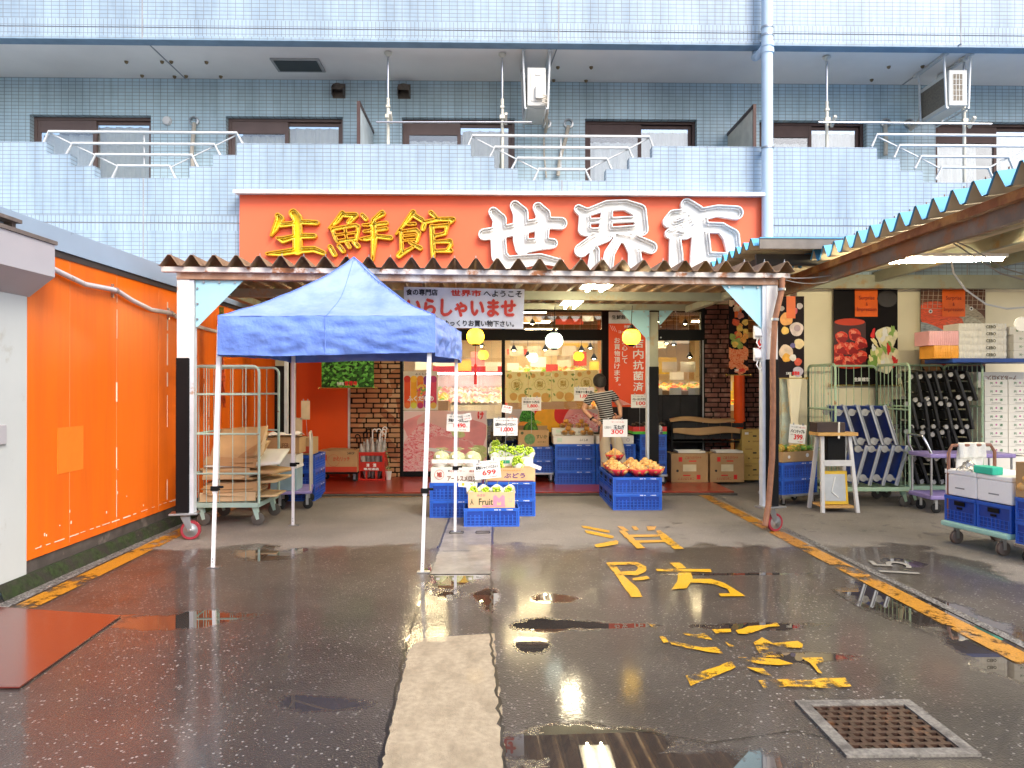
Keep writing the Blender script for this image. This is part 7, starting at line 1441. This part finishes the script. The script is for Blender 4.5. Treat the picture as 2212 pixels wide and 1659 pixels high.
# things behind the left cage
xb1 = X(507, 9.5); t = thing('waste_bin', 'big round grey plastic bin behind the left roll cage', 'bin', (xb1, 9.5, 0)); gm_ = pm('grey_bin_plastic', (.42, .41, .4), .5, 0, .06, 4); MB().lathe([(.17, 0), (.215, .8), (.23, .8), (.23, .85), (.21, .85), (.16, .02)], (xb1, 9.5, 0), 28).build('body', gm_, t, smooth=True); MB().cb((xb1 + .1, 9.29, .72), (.14, .04, .07)).build('handle', gm_, t, bevel=.01)
t = thing('hand_truck', 'purple platform hand truck with a beige handle, loaded with boxes behind the tent', 'hand truck', None); t.location = (X(632, 9.3), 9.4, 0); t.rotation_euler.z = R(12); lil = pm('purple_plastic', (.3, .24, .52), .4, 0, .08, 6)
MB().box((-.24, -.36, .19), (.22, .36, .225)).build('platform', lil, t, bevel=.01); mb = MB(); mb.tube([(.2, -.3, .22), (.2, -.3, .85), (.19, -.24, .92), (.19, .24, .92), (.2, .3, .85), (.2, .3, .22)], .014, 8); mb.build('handle', pm('beige_tube', (.55, .5, .42), .4), t, smooth=True)
for sx in (-1, 1):
    for sy in (-1, 1): f_, w_ = MB(), MB(); caster_local(f_, w_, sx * .16, sy * .28, .06, .19); c_ = f_.build('caster', steel, t); w_.build('wheel', rubber, c_, smooth=True)
xh = X(622, 9.3); t = thing('plastic_tub', 'teal and white plastic tub on the purple hand truck', 'tub', (xh, 9.25, .225)); MB().box((xh - .16, 9.1, .226), (xh + .16, 9.4, .5)).build('tub_body', pm('teal_tub', (.3, .45, .5), .4), t, bevel=.01); MB().box((xh - .17, 9.09, .5), (xh + .17, 9.41, .53)).build('tub_rim', white, t, bevel=.005)
cbox(xh - .02, 9.25, .531, .36, .32, .13, 'low white carton on the teal tub behind the left roll cage', cardw, open_=True, name='white_carton'); cbox(xh - .2, 9.5, .66, .66, .32, .2, 'long open tan carton of papers behind the left roll cage', card, prints=(("SUPER", .7, .5, .2, .3, MT['brown_ink'], .02),), flaps=.1)
tag(MB().grid(lambda u, v: Vector((xh - .52 + .64 * u, 9.4 + .25 * v, .875 + .035 * math.sin(u * 13) * math.sin(v * 5) + .02 * u)), 20, 6).build('paper_pile', paper, smooth='all'), 'crumpled white papers on the long tan carton', 'paper')
for k in range(3): crate(X(658, 10.0), 10.05, .0 + .2 * k, ('bottom', 'middle', 'top')[k] + ' blue crate against the deck behind the purple hand truck', R(90))
cbox(X(652, 10.0) - .02, 10.0, .601, .4, .34, .22, 'tan and red carton on the three blue crates behind the hand truck', card, prints=(('#', .5, .3, .9, .4, MT['red_print'], 0),), open_=False)
# dark cabinet and poster at the back left
t = thing('wall_cabinet', 'small dark grey cabinet on the orange wall, seen through the left roll cage', 'cabinet', P(560, 846, 11.8)); c_ = P(560, 836, 11.8); MB().cb(c_, (.38, .25, .32)).build('cabinet_body', pm('dark_grey_cabinet', (.08, .065, .06), .5), t, bevel=.006); MB().cb(c_ + Vector((0, 0, .17)), (.4, .27, .02)).build('cabinet_top', steel, t)
quadpost('back_poster', 545, 700, 588, 812, 11.93, spots('striped_fish_print', [(.05, .04, .05), (.5, .45, .4), (.7, .12, .05), (.1, .08, .08)], 7, .4, 3, 'NOISE', (1, 1, .5)), 'dark poster of striped fish on the orange wall behind the tent')
# net bags hanging beside the left post
for k, (px_, c_, z0_, z1_, lb) in enumerate(((478, (.3, .32, .05), 2.45, 1.85, 'yellow-green'), (478, (.6, .1, .03), 1.95, 1.25, 'red'))):
    xx = X(px_, 8.9); t = thing('net_bag_bundle', 'hanging bundle of ' + lb + ' net bags inside the left canopy post', 'net bags', (xx, 8.9, z1_)); mb = MB()
    for j in range(16): a = j * .9; mb.tube([(xx + .02 * math.cos(a), 8.9 + .02 * math.sin(a), z0_), (xx + .05 * math.cos(a + 1), 8.9 + .04 * math.sin(a), (z0_ + z1_) / 2), (xx + .06 * math.cos(a + 2), 8.9 + .05 * math.sin(a + 1), z1_ + .05 * (j % 4))], [.006, .012, .008], 5)
    mb.build('netting', pm('net_' + lb.replace('-', '_'), c_, .6, 0, .4, 30, .5), t, smooth='all')
# ---- right-hand cages
rollcage(X(1855, 9.45), 9.5, .93, .8, 1.78, green_cage, 'green roll cage holding blue dollies on edge, left of the one with black dollies', 'lbr', 0., (.3, .64), .2, .1)
rollcage(X(2030, 9.35), 9.62, .93, .8, 1.79, green_cage, 'green roll cage packed with black dollies standing on edge', 'lbr', 0., (.3, .66), .2, .1)
bdp = thing('blue_dolly', 'd', 'dolly'); MB().box((-.02, -.2, -.25), (.0, .2, .25)).build('board', crateblue, bdp, bevel=.004); mb = MB()
for s_ in (-1, 1): mb.box((-.03, s_ * .2 - .008, -.26), (.012, s_ * .2 + .008, .26)); mb.box((.001, s_ * .19 - .03, -.25), (.008, s_ * .19 + .006, .25))
mb.build('aluminium_edge', steel, bdp); 
for sy in (-1, 1):
    for sz in (-1, 1): mb = MB(); mb.lathe([(.01, -.012), (.045, -.012), (.045, .012), (.01, .012)], (-.085, sy * .15, sz * .19), 14, Matrix.Rotation(R(90), 4, 'X')); mb.box((-.085, sy * .15 - .02, sz * .19 - .015), (-.02, sy * .15 - .014, sz * .19 + .015)); mb.build('caster', pm('grey_wheel', (.35, .35, .35), .5), bdp, smooth=True)
x1 = X(1880, 9.4); bused = []
def place3(p, used, loc, rot, label, group):
    o = place(p, used, loc, 0, label, group); o.rotation_euler = rot; return o
for i in range(4): place3(bdp, bused, (x1 - .22 + .17 * i, 9.38, .51), (0, R(16), 0), ('first', 'second', 'third', 'fourth')[i] + ' from left blue dolly of the lower row in the roll cage', 'blue dollies on edge in the roll cage')
for i in range(4): place3(bdp, bused, (x1 - .36 + .17 * i, 9.4, 1.02), (0, R(-18), R(3)), ('first', 'second', 'third', 'fourth')[i] + ' from left blue dolly of the upper row in the roll cage', 'blue dollies on edge in the roll cage')
blk = pm('black_dolly_plastic', (.014, .014, .015), .45, 0, .2, 8, .15)
kdp = thing('black_dolly', 'd', 'dolly'); mb = MB()
for s_ in (-1, 1): mb.box((-.02, s_ * .17 - .02, -.2), (.02, s_ * .17 + .02, .2)); mb.box((-.019, -.15, s_ * .185 - .016), (.019, .15, s_ * .185 + .016))
mb.box((-.03, -.15, -.06), (.018, .15, .05)); mb.box((-.026, -.15, -.168), (.012, .15, -.09)); mb.box((-.02, -.15, .07), (.014, .15, .168)); mb.build('frame', blk, kdp, bevel=.008)
wg = pm('white_nylon_wheel', (.34, .33, .31), .4, 0, .08)
for sy in (-1, 1):
    for sz in (-1, 1): mb = MB(); mb.lathe([(.012, -.01), (.028, -.012), (.031, 0), (.028, .012), (.012, .01)], (-.075, sy * .14 - (.03 if sy < 0 else 0), sz * .15), 16, Matrix.Rotation(R(90), 4, 'X')); c_ = MB().box((-.075, sy * .14 + .0, sz * .15 - .02), (-.018, sy * .14 + .006, sz * .15 + .02)).build('caster_fork', steel, kdp); mb.build('wheel', wg, c_, smooth=True)
kused = []; x2 = X(2030, 9.35)
for r_ in range(4):
    for i in range(6): place3(kdp, kused, (x2 - .33 + .132 * i + (.02 if r_ % 2 else -.02) + rnd.uniform(-.012, .012), 9.47 + rnd.uniform(-.05, .04), .44 + .355 * r_ + rnd.uniform(-.012, .015)), (R(rnd.uniform(-5, 5)), R(-15 + rnd.uniform(-5, 5)), R(rnd.uniform(-9, 9))), ('first', 'second', 'third', 'fourth', 'fifth', 'sixth')[i] + ' black dolly from the left in the ' + ('bottom', 'second', 'third', 'top')[r_] + ' row of the packed roll cage', 'black dollies on edge in the roll cage')
# ---- shelf board with packs on the cages
x3a, x3b = X(2042, 9.2), X(2042, 9.2) + 1.6; zsh = 1.80
t = thing('blue_board', 'blue board lying across the tops of the roll cages', 'board', ((x3a + x3b) / 2, 9.35, zsh)); MB().box((x3a, 9.05, zsh), (x3b, 9.65, zsh + .05)).build('board_body', pm('navy_board', (.02, .07, .3), .4), t, bevel=.006)
def pack(px0, px1, z0, z1, mat, label, name='wrapped_pack', y0=9.08, y1=9.4):
    a, b_ = X(px0, y0), X(px1, y0); t = thing(name, label, 'pack', ((a + b_) / 2, y0, z0)); MB().grid(lambda u, v: Vector((a + (b_ - a) * u, y0 - .008 * math.sin(v * 3.14) + .003 * math.sin(u * 90), z0 + (z1 - z0) * v)), 40, 4).box((a, y0 + .004, z0), (b_, y1, z1)).build('wrapper', mat, t, bevel=0); return t, a, b_
zb_ = zsh + .052
pack(2018, 2071, zb_, zb_ + .16, pm('orange_pack', (.8, .36, .05), .35, 0, .1, 8), 'orange wrapped pack at the left end of the blue board, under the pink one'); pack(2007, 2071, zb_ + .162, zb_ + .34, pm('pink_pack', (.75, .4, .42), .35, 0, .08, 8), 'pink wrapped pack lying on the orange one')
for k in range(5): t, a, b_ = pack(2071.5, 2174, zb_ + .087 * k, zb_ + .087 * k + .085, pm('white_pack', (.72, .7, .64), .4, 0, .06, 10), ('bottom', 'second lowest', 'middle', 'second highest', 'top')[k] + ' white wrapped pack of the pile on the blue board'); text("CEBO", pm('olive_ink', (.12, .12, .08), .6), t, FR((a + .66 * (b_ - a), 9.065, zb_ + .087 * k + .043)), .12, .035, off=.05, ext=.0)
for k in range(4): cbox(X(2200, 9.2) + .12, 9.3, zb_ + .1 * k, .5, .4, .098, ('bottom', 'second', 'third', 'top')[k] + ' white carton at the right end of the blue board', cardw, prints=(("N・リボン", .3, .5, .3, .4, pm('dark_green_print', (.05, .2, .08), .6), .02),), open_=False, name='white_carton', rz=(R(-8) if k == 3 else 0))
# white cartons behind
cbox(X(2157, 9.5), 9.65, Z(837, 9.5), .6, .4, .2, 'white melon carton stored upside down under the blue board', cardw, prints=(("アールスメロン", .52, .62, .62, .3, MT['brown_ink'], .03, 180), ("光センサー　選果", .55, .28, .6, .14, MT['brown_ink'], .01, 180), ('o', .14, .5, .16, .5, MT['maroon_print'], 0)), open_=False, name='white_carton')
for c__ in range(2):
    for k in range(9): cbox(X(2152, 9.4) + .31 * c__, 9.6, .62 + .108 * k - .0, .3, .4, .106, 'white carton printed with a purple rose mark, ' + ('lowest', 'second', 'third', 'fourth', 'fifth', 'sixth', 'seventh', 'eighth', 'topmost')[k] + ' of the ' + ('left', 'right')[c__] + ' column', cardw, prints=(("共　　選", .5, .58, .55, .3, MT['dark_green_print'], .02), ('@', .5, .62, .08, .3, pm('rose_ink', (.5, .15, .35), .6), 0), ("山梨県農業協同組合", .5, .2, .45, .12, blackink, 0)), open_=False, name='white_carton', group='white cartons with a rose mark in two columns')
cbox(X(2152, 9.4) + .15, 9.62, 0.0, .64, .42, .6, 'big plain white carton under the two columns of white cartons', cardw, open_=False, name='white_carton')
# ---- stand with black box
xs_ = X(1812, 8.75); t = thing('wooden_stand', 'white tapering wooden stand with tan shelves and a black box on top', 'stand', (xs_, 8.9, 0)); mb = MB()
wd = .2; Zs = .93
for sx in (-1, 1):
    for (yb_, yt) in ((8.72, 8.84), (9.1, 8.96)): mb.bar((xs_ + sx * .21, yb_, 0), (xs_ + sx * .165, yt, Zs - .02), .04)
mb.box((xs_ - .17, 8.77, .55), (xs_ + .17, 8.8, .62)); mb.build('leg', pm('whitewashed_leg', (.62, .62, .63), .5, 0, .08, 8), t)
ply = pm('plywood_tan', (.6, .35, .12), .55, 0, .1, 5); MB().box((xs_ - .24, 8.76, Zs - .02), (xs_ + .24, 9.04, Zs + .02)).build('top_board', ply, t, bevel=.004); MB().box((xs_ - .18, 8.74, .05), (xs_ + .18, 9.08, .08)).build('lower_shelf', ply, t, bevel=.004)
tag(MB().box((xs_ - .24, 8.8, Zs + .022), (xs_ + .1, 9.02, Zs + .14)).build('black_box', pm('dark_brown_box', (.05, .035, .035), .4), bevel=.004), 'dark box tied with a white strap on top of the white stand', 'box'); tag(MB().box((xs_ - .1, 8.83, .55), (xs_ + .12, 9.0, .9)).build('hanging_device', blackp, bevel=.01), 'black device hanging inside the white stand', 'device')
sgx = thing('framed_board', 'yellow framed pale board leaning in the lower part of the white stand', 'board', (xs_, 8.82, .09)); Mf = Matrix.Translation((xs_ - .02, 8.8, .29)) @ Matrix.Rotation(R(-6), 4, 'X'); MB(Mf).box((-.17, 0, -.2), (.15, .012, .2)).build('frame', pm('yellow_frame', (.75, .48, .04), .4), sgx, bevel=.005); MB(Mf).box((-.13, -.003, -.16), (.12, -.0005, .16)).build('sheet', pm('pale_grey_sheet', (.5, .53, .56), .3), sgx); MB(Mf).tube([(.0, -.006, .13), (-.03, -.006, .02), (-.05, -.006, -.05), (.03, -.006, -.12)], .008, 6).build('tape', paper, sgx)
tag(MB().tube([(xs_ + .02, 8.79, Zs + .145), (xs_ + .02, 8.795, Zs + .02), (xs_ + .0, 8.75, Zs - .05)], .012, 6).build('strap', paper), 'white strap over the dark box on the stand', 'strap')
# ---- purple two-tier cart
xc1, xc2 = X(2008, 8.6), X(2008, 8.6) + 1.02; t = thing('tiered_cart', 'purple two-tier trolley with a chrome handle in front of the black dollies', 'trolley', ((xc1 + xc2) / 2, 8.8, 0))
for z_, nm_ in ((.66, 'upper_shelf'), (.17, 'lower_shelf')): MB().box((xc1, 8.58, z_), (xc2, 9.06, z_ + .05)).build(nm_, lil, t, bevel=.012)
mb = MB()
for xx in (xc1 + .03, xc2 - .03):
    for yy in (8.62, 9.02): mb.tube([(xx, yy, .21), (xx, yy, .66)], .013, 8)
mb.build('pole', steel, t, smooth=True); mb = MB(); mb.tube([(xc1 + .03, 8.62, .71), (xc1 - .02, 8.62, .82), (xc1 - .05, 8.66, .92), (xc1 - .05, 8.98, .92), (xc1 - .02, 9.02, .82), (xc1 + .03, 9.02, .71)], .014, 10); mb.build('handle', pm('chrome_tube', (.6, .6, .6), .15, 1), t, smooth=True)
for sx in (xc1 + .1, xc2 - .1):
    for sy in (8.66, 8.98): f_, w_ = MB(), MB(); caster_local(f_, w_, sx, sy, .06, .17); c_ = f_.build('caster', steel, t); w_.build('wheel', rubber, c_, smooth=True)
# ---- mint cart with crates and foam boxes (its own axes: x across, y along its left side)
A_, B_ = G(2046, 1172), G(2168, 1204); d2 = (A_ - B_); d2.z = 0; L2 = .72; th2 = math.atan2(d2.y, d2.x) - R(90); o2 = B_.lerp(A_, .5)
t = thing('mint_cart', 'mint green platform cart with a brown handle, loaded with blue crates and foam boxes', 'cart', None); t.location = (o2.x, o2.y, 0); t.rotation_euler.z = th2
MB().box((-.02, -L2 / 2 - .02, .16), (.62, L2 / 2 + .02, .21)).build('platform', pm('mint_plastic', (.4, .68, .58), .4, 0, .08, 6), t, bevel=.015); mb = MB(); mb.tube([(.04, L2 / 2 - .02, .2), (.04, L2 / 2 - .02, .86), (.08, L2 / 2 - .02, .93), (.52, L2 / 2 - .02, .93), (.57, L2 / 2 - .02, .86), (.57, L2 / 2 - .02, .2)], .016, 10); mb.build('handle', pm('brown_tube', (.28, .13, .09), .35, .2), t, smooth=True)
for sx in (.07, .53):
    for sy in (-1, 1): f_, w_ = MB(), MB(); caster_local(f_, w_, sx - .02, sy * (L2 / 2 - .1), .062, .16); w_.lathe([(.01, -.03), (.062, -.03), (.062, -.018), (.01, -.018)], (sx - .008, sy * (L2 / 2 - .1), .062), 16, Matrix.Rotation(R(90), 4, 'X')); c_ = f_.build('caster', steel, t); w_.build('wheel', pm('brown_wheel', (.2, .15, .12), .6), c_, smooth=True)
T2 = Matrix.Translation((o2.x, o2.y, 0)) @ Matrix.Rotation(th2, 4, 'Z')
tall = crate_proto(.56, .37, .245); tused = []; foam = pm('foam_box_white', (.95, .95, .95), .7, 0, .02, 30, .1, 90)
for i, s_ in enumerate((1, -1)):
    p = T2 @ Vector((.3, s_ * .19, .212)); place(tall, tused, p, th2, ('far', 'near')[i] + ' blue crate on the mint cart', 'blue crates on the mint cart')
    tt = thing('foam_box', ('far', 'near')[i] + ' white foam box on the mint cart', 'foam box', None, 'white foam boxes on the mint cart'); tt.location = T2 @ Vector((.3, s_ * .19, .46)); tt.rotation_euler.z = th2
    MB().box((-.27, -.185, 0), (.27, .185, .2)).build('foam_body', foam, tt, bevel=.012); MB().box((-.275, -.187, .201), (.275, .187, .245)).build('foam_lid', foam, tt, bevel=.01); MB().box((-.2715, -.05, .07), (-.2705, .06, .082)).build('grip', pm('grey_recess', (.3, .3, .32), .6), tt)
tt = thing('towel', 'white towel draped over the brown handle of the mint cart', 'towel', T2 @ Vector((.3, L2 / 2, .7))); MB().grid(lambda u, v: T2 @ Vector((.14 + .3 * u, L2 / 2 - .02 - .022 * math.cos(v * 3.14159 * 1.0) - .012 * math.sin(u * 14), .955 - abs(v - .35) * .42 + .0)), 24, 20).build('cloth', pm('towel_cloth', (.75, .74, .7), .9, 0, .05, 30, .5, 60), tt, smooth='all', solid=.006)
tt = thing('green_sponge_bag', 'bright green cloth and clear bag lying on the white foam boxes', 'bag', T2 @ Vector((.05, -.05, .7)))
MB(T2).prism([(-.0, -.2), (.12, -.2), (.14, .0), (.02, .03)], .07, Matrix.Translation((0, 0, .706))).build('green_pouch', pm('turquoise_pouch', (.05, .6, .42), .4, 0, .1, 10), tt, bevel=.01)
MB(T2).grid(lambda u, v: Vector((.02 + .12 * u + .02 * noise.noise(Vector((u * 5, v * 5, 1))), .04 + .2 * v, .71 + .09 * math.sin(u * 3.14) * math.sin(v * 3.14) + .035 * noise.noise(Vector((u * 9, v * 9, 0))))), 16, 16).build('clear_bag', bagm, tt, smooth='all')
# ---- nearest stack at the right edge with the onion box
_v = T2 @ Vector((.3, -L2 / 2 - .27, 0)); xn, yn = _v.x, _v.y; thn = th2
dolly(xn, yn, .6, .42, 'steel dolly at the right edge under two blue crates', thn)
for k in range(2): crate(xn, yn, .15 + .2 * k, ('lower', 'upper')[k] + ' blue crate at the right edge, under the onion carton', thn)
c_ = cbox(xn, yn, .551, .58, .4, .3, 'tan onion carton with black writing at the right edge, its side cut open', card, rz=thn + R(-0), prints=(("北見", .75, .6, .3, .3, blackink, .04),), open_=True)
tag(MB(Matrix.Translation((xn, yn, 0)) @ Matrix.Rotation(thn, 4, 'Z')).box((-.318, -.02, .3), (-.3125, .01, .36)).build('red_tag', redink), 'small red tag hooked on the blue crate at the right edge', 'tag')
for k in range(26):
    lx = -.23 + .085 * (k % 5); ly = -.14 + .09 * ((k // 5) % 4); lz = .8 + .04 * (k % 3) + (.08 if k > 19 else 0)
    if k < 7: lx = -.27; ly = .15 - .05 * k; lz = .64 + .07 * (k % 3)
    v = Matrix.Rotation(thn, 3, 'Z') @ Vector((lx, ly, 0)); place(oniop, oused, (xn + .0 + v.x, yn + v.y, lz), k, 'brown-skinned onion in the tan carton at the right edge', 'onions in the right-hand carton')
# sign board edge at far right (white paddle)
tag(MB().lathe([(.001, -.004), (.075, -.004), (.075, .004), (.001, .004)], P(2206, 700, 7.6), 24, Matrix.Rotation(R(90), 4, 'X')).build('round_lamp', white, smooth=True), 'round white lamp face at the right edge beside the white cartons', 'lamp')
# ================================================================ the man behind the onion stand
YM = 10.62; base = Vector((X(1325, YM), YM, .045))
def J(px, py, dy=0.): p = P(px, py, YM); return Vector((p.x, YM + dy, p.z)) - base
def skin(name, chains, mat, parent=None, sub=2):
    """chains: lists of (point, rx, ry); points shared by position join up"""
    vs, rs, es, idx, roots = [], [], [], {}, []
    for ch in chains:
        prev = None
        for (p, a, b_) in ch:
            k = (round(p.x, 4), round(p.y, 4), round(p.z, 4))
            if k not in idx:
                idx[k] = len(vs); vs.append(p); rs.append((a, b_))
                if prev is None: roots.append(idx[k])
            if prev is not None and prev != idx[k]: es.append((prev, idx[k]))
            prev = idx[k]
    me = bpy.data.meshes.new(name); me.from_pydata([tuple(v) for v in vs], es, []); o = bpy.data.objects.new(name, me); COL.objects.link(o)
    md = o.modifiers.new("skin", 'SKIN'); md.use_smooth_shade = True; md.branch_smoothing = .6
    lay = me.skin_vertices[0].data if me.skin_vertices else None
    if lay is None:
        bpy.context.view_layer.objects.active = o; lay = me.skin_vertices[0].data
    for i, r_ in enumerate(rs): lay[i].radius = r_; lay[i].use_root = False
    for r_ in roots: lay[r_].use_root = True
    s_ = o.modifiers.new("sub", 'SUBSURF'); s_.levels = s_.render_levels = sub; me.materials.append(mat)
    if parent: o.parent = parent
    return o
skm = pm('skin', (.5, .27, .17), .5, 0, .06, 12, .05, 60); skm.node_tree.nodes["Principled BSDF"].inputs["Subsurface Weight"].default_value = .1
sh, nt_ = 0, 0
m, n, l, b = nodes('striped_shirt'); tc = n.new("ShaderNodeTexCoord"); sp = n.new("ShaderNodeSeparateXYZ"); l.new(tc.outputs["Object"], sp.inputs[0])
a1 = n.new("ShaderNodeMath"); a1.operation = 'MULTIPLY_ADD'; l.new(sp.outputs[0], a1.inputs[0]); a1.inputs[1].default_value = -.16; l.new(sp.outputs[2], a1.inputs[2])
a2 = n.new("ShaderNodeMath"); a2.operation = 'DIVIDE'; l.new(a1.outputs[0], a2.inputs[0]); a2.inputs[1].default_value = .031
a3 = n.new("ShaderNodeMath"); a3.operation = 'FRACT'; l.new(a2.outputs[0], a3.inputs[0]); a4 = n.new("ShaderNodeMath"); a4.operation = 'LESS_THAN'; l.new(a3.outputs[0], a4.inputs[0]); a4.inputs[1].default_value = .24
mx = n.new("ShaderNodeMix"); mx.data_type = 'RGBA'; l.new(a4.outputs[0], mx.inputs[0]); mx.inputs[6].default_value = (.012, .012, .014, 1); mx.inputs[7].default_value = (.55, .55, .54, 1); l.new(mx.outputs[2], b.inputs["Base Color"]); b.inputs["Roughness"].default_value = .85
nz = n.new("ShaderNodeTexNoise"); nz.inputs["Scale"].default_value = 9; bp = n.new("ShaderNodeBump"); bp.inputs["Strength"].default_value = .6; bp.inputs["Distance"].default_value = .02; l.new(tc.outputs["Object"], nz.inputs["Vector"]); l.new(nz.outputs["Fac"], bp.inputs["Height"]); l.new(bp.outputs[0], b.inputs["Normal"]); shirtm = m
trm = pm('beige_trousers', (.5, .42, .3), .85, 0, .08, 6, .5, 12)
pel, wst, mid, chs, nb, nk = J(1315, 925), J(1312, 905), J(1308, 882), J(1302, 860), J(1299, 848, .01), J(1298, 840, .02)
hd0, hd1, hd2 = J(1297, 836, .03), J(1296, 827, .035), J(1295.5, 817, .03)
sl, sr = J(1278, 853), J(1321, 848); el, er = J(1259, 884, -.03), J(1338, 877, -.02); wl_, wr__ = J(1281, 908, -.1), J(1339, 900, -.09); hl, hr = J(1288, 911, -.13), J(1327, 901, -.15)
kl, kr = J(1309, 985, .03), J(1340, 985, .0); hpl, hpr = J(1303, 930), J(1327, 930); fl, fr = J(1308, 1046, .0), J(1350, 1046, -.02)
ml, mr_ = sl.lerp(el, .5), sr.lerp(er, .5)
body = [[(pel, .13, .1), (wst, .12, .09), (mid, .125, .09), (chs, .14, .095), (nb, .07, .06), (nk, .05, .052), (hd0, .062, .075), (hd1, .076, .09), (hd2, .07, .082), (hd2 + Vector((0, 0, .045)), .035, .045)],
        [(chs, .14, .095), (sl, .058, .055), (ml, .045, .045), (el, .038, .038), (el.lerp(wl_, .5), .034, .034), (wl_, .025, .022), (hl, .036, .018)],
        [(chs, .14, .095), (sr, .058, .055), (mr_, .045, .045), (er, .038, .038), (er.lerp(wr__, .5), .034, .034), (wr__, .025, .022), (hr, .036, .018)],
        [(pel, .13, .1), (hpl, .09, .09), (kl, .06, .06), (kl.lerp(fl, .4), .055, .055), (fl, .036, .04), (fl + Vector((-.02, .12, -.02)), .035, .025)],
        [(pel, .13, .1), (hpr, .09, .09), (kr, .06, .06), (kr.lerp(fr, .4), .055, .055), (fr, .036, .04), (fr + Vector((.02, .12, -.02)), .035, .025)],
        [(hd1 + Vector((-.005, .06, -.01)), .012, .012), (hd1 + Vector((-.01, .095, -.015)), .011, .012), (hd1 + Vector((-.01, .105, -.028)), .013, .011)],
        [(hd1 + Vector((-.06, .01, -.005)), .012, .01), (hd1 + Vector((-.082, .005, .0)), .016, .007)], [(hd1 + Vector((.06, .01, -.005)), .012, .01), (hd1 + Vector((.08, .005, .0)), .016, .007)]]
def fingers(h, wrist, side):
    d = (h - wrist).normalized(); up = Vector((0, 0, 1)); s_ = d.cross(Vector((0, 1, 0))).normalized(); s_ = s_ if s_.z > 0 else -s_
    for k, L_ in enumerate((.07, .078, .074, .06)):
        o_ = h + s_ * (.024 - .016 * k); q1 = o_ + d * (L_ * .5) + Vector((0, .012, -.004)); body.append([(o_, .009, .009), (q1, .0085, .0085), (o_ + d * L_ * .85 + Vector((0, .04, -.02)), .0075, .0075)])
    body.append([(h - d * .02 + s_ * .02, .011, .011), (h + s_ * .05 + Vector((0, -.005, 0)), .01, .01), (h + d * .03 + s_ * .062, .008, .008)])
fingers(hl, wl_, 1); fingers(hr, wr__, -1)
man = skin('person', body, skm, None, 2); man.location = base
tag(man, 'man seen from behind in a striped T-shirt and beige trousers, hands on hips', 'person')
def up(p, z): return p + Vector((0, 0, z))
shirt = skin('shirt', [[(up(pel, .03), .158, .122), (wst, .15, .115), (mid, .16, .115), (up(chs, .0), .185, .12), (nb + Vector((0, 0, -.01)), .085, .072)],
                       [(up(chs, .0), .165, .115), (sl, .075, .07), (ml, .066, .062), (sl.lerp(el, .68), .066, .06)], [(up(chs, .0), .165, .115), (sr, .075, .07), (mr_, .066, .062), (sr.lerp(er, .62), .066, .06)]], shirtm, man)
tro = skin('trousers', [[(up(pel, .02), .15, .118), (up(pel, -.02), .152, .118), (hpl, .105, .105), (kl, .08, .08), (kl.lerp(fl, .5), .072, .075), (up(fl, .04), .066, .07)], [(up(pel, -.02), .152, .118), (hpr, .105, .105), (kr, .08, .08), (kr.lerp(fr, .5), .072, .075), (up(fr, .04), .066, .07)]], trm, man)
def hairf(u, v):
    a, b2 = 6.283 * u, math.pi * (v * .62 + .38) - math.pi / 2; rr = Vector((.096, .108, .108)); nz = 1 + .03 * noise.noise(Vector((math.cos(a) * 6, math.sin(a) * 6, v * 7)))
    low = -.055 * max(0, -math.sin(a)) * (1 - v); return hd1 + Vector((rr.x * math.cos(b2) * math.cos(a) * nz, rr.y * math.cos(b2) * math.sin(a) * nz - .008, .028 + rr.z * math.sin(b2) * nz + low))
h_ = MB().grid(hairf, 36, 16).build('hair', pm('short_black_hair', (.015, .012, .011), .5, 0, .4, 40, .8, 120), None, smooth='all'); h_.parent = man
for s_ in (-1, 1): e_ = MB().ball(hd1 + Vector((s_ * .032 - .005, .084, .005)), .011, 10, 8).build('eye', white, None, smooth='all'); e_.parent = man; f_ = MB().cb(fl if s_ < 0 else fr, (.09, .01, .01)); 
e_ = MB().cb(hd1 + Vector((-.007, .088, -.05)), (.045, .008, .008)).build('mouth', pm('lip', (.4, .12, .1), .5), None, bevel=.003); e_.parent = man
for f0 in (fl, fr):
    c_ = Vector((f0.x, f0.y + .05, 0)); M_ = Matrix.Translation(c_); o = MB(M_).grid(lambda u, v: Vector(((.048 + .006 * math.sin(u * 6.283)) * math.cos(6.283 * u) * (1 - .25 * v), .135 * math.sin(6.283 * u) * (1 - .25 * v), .001 + .075 * v ** 1.2)), 24, 6).build('shoe', pm('black_shoe', (.02, .02, .022), .5), None, smooth='all'); o.parent = man
t_ = wl_.lerp(el, .18); dd = (el - wl_).normalized(); o = MB().tube([t_ - dd * .012, t_ + dd * .012], .036, 14).build('wristwatch', blackp, None, smooth=True); o.parent = man
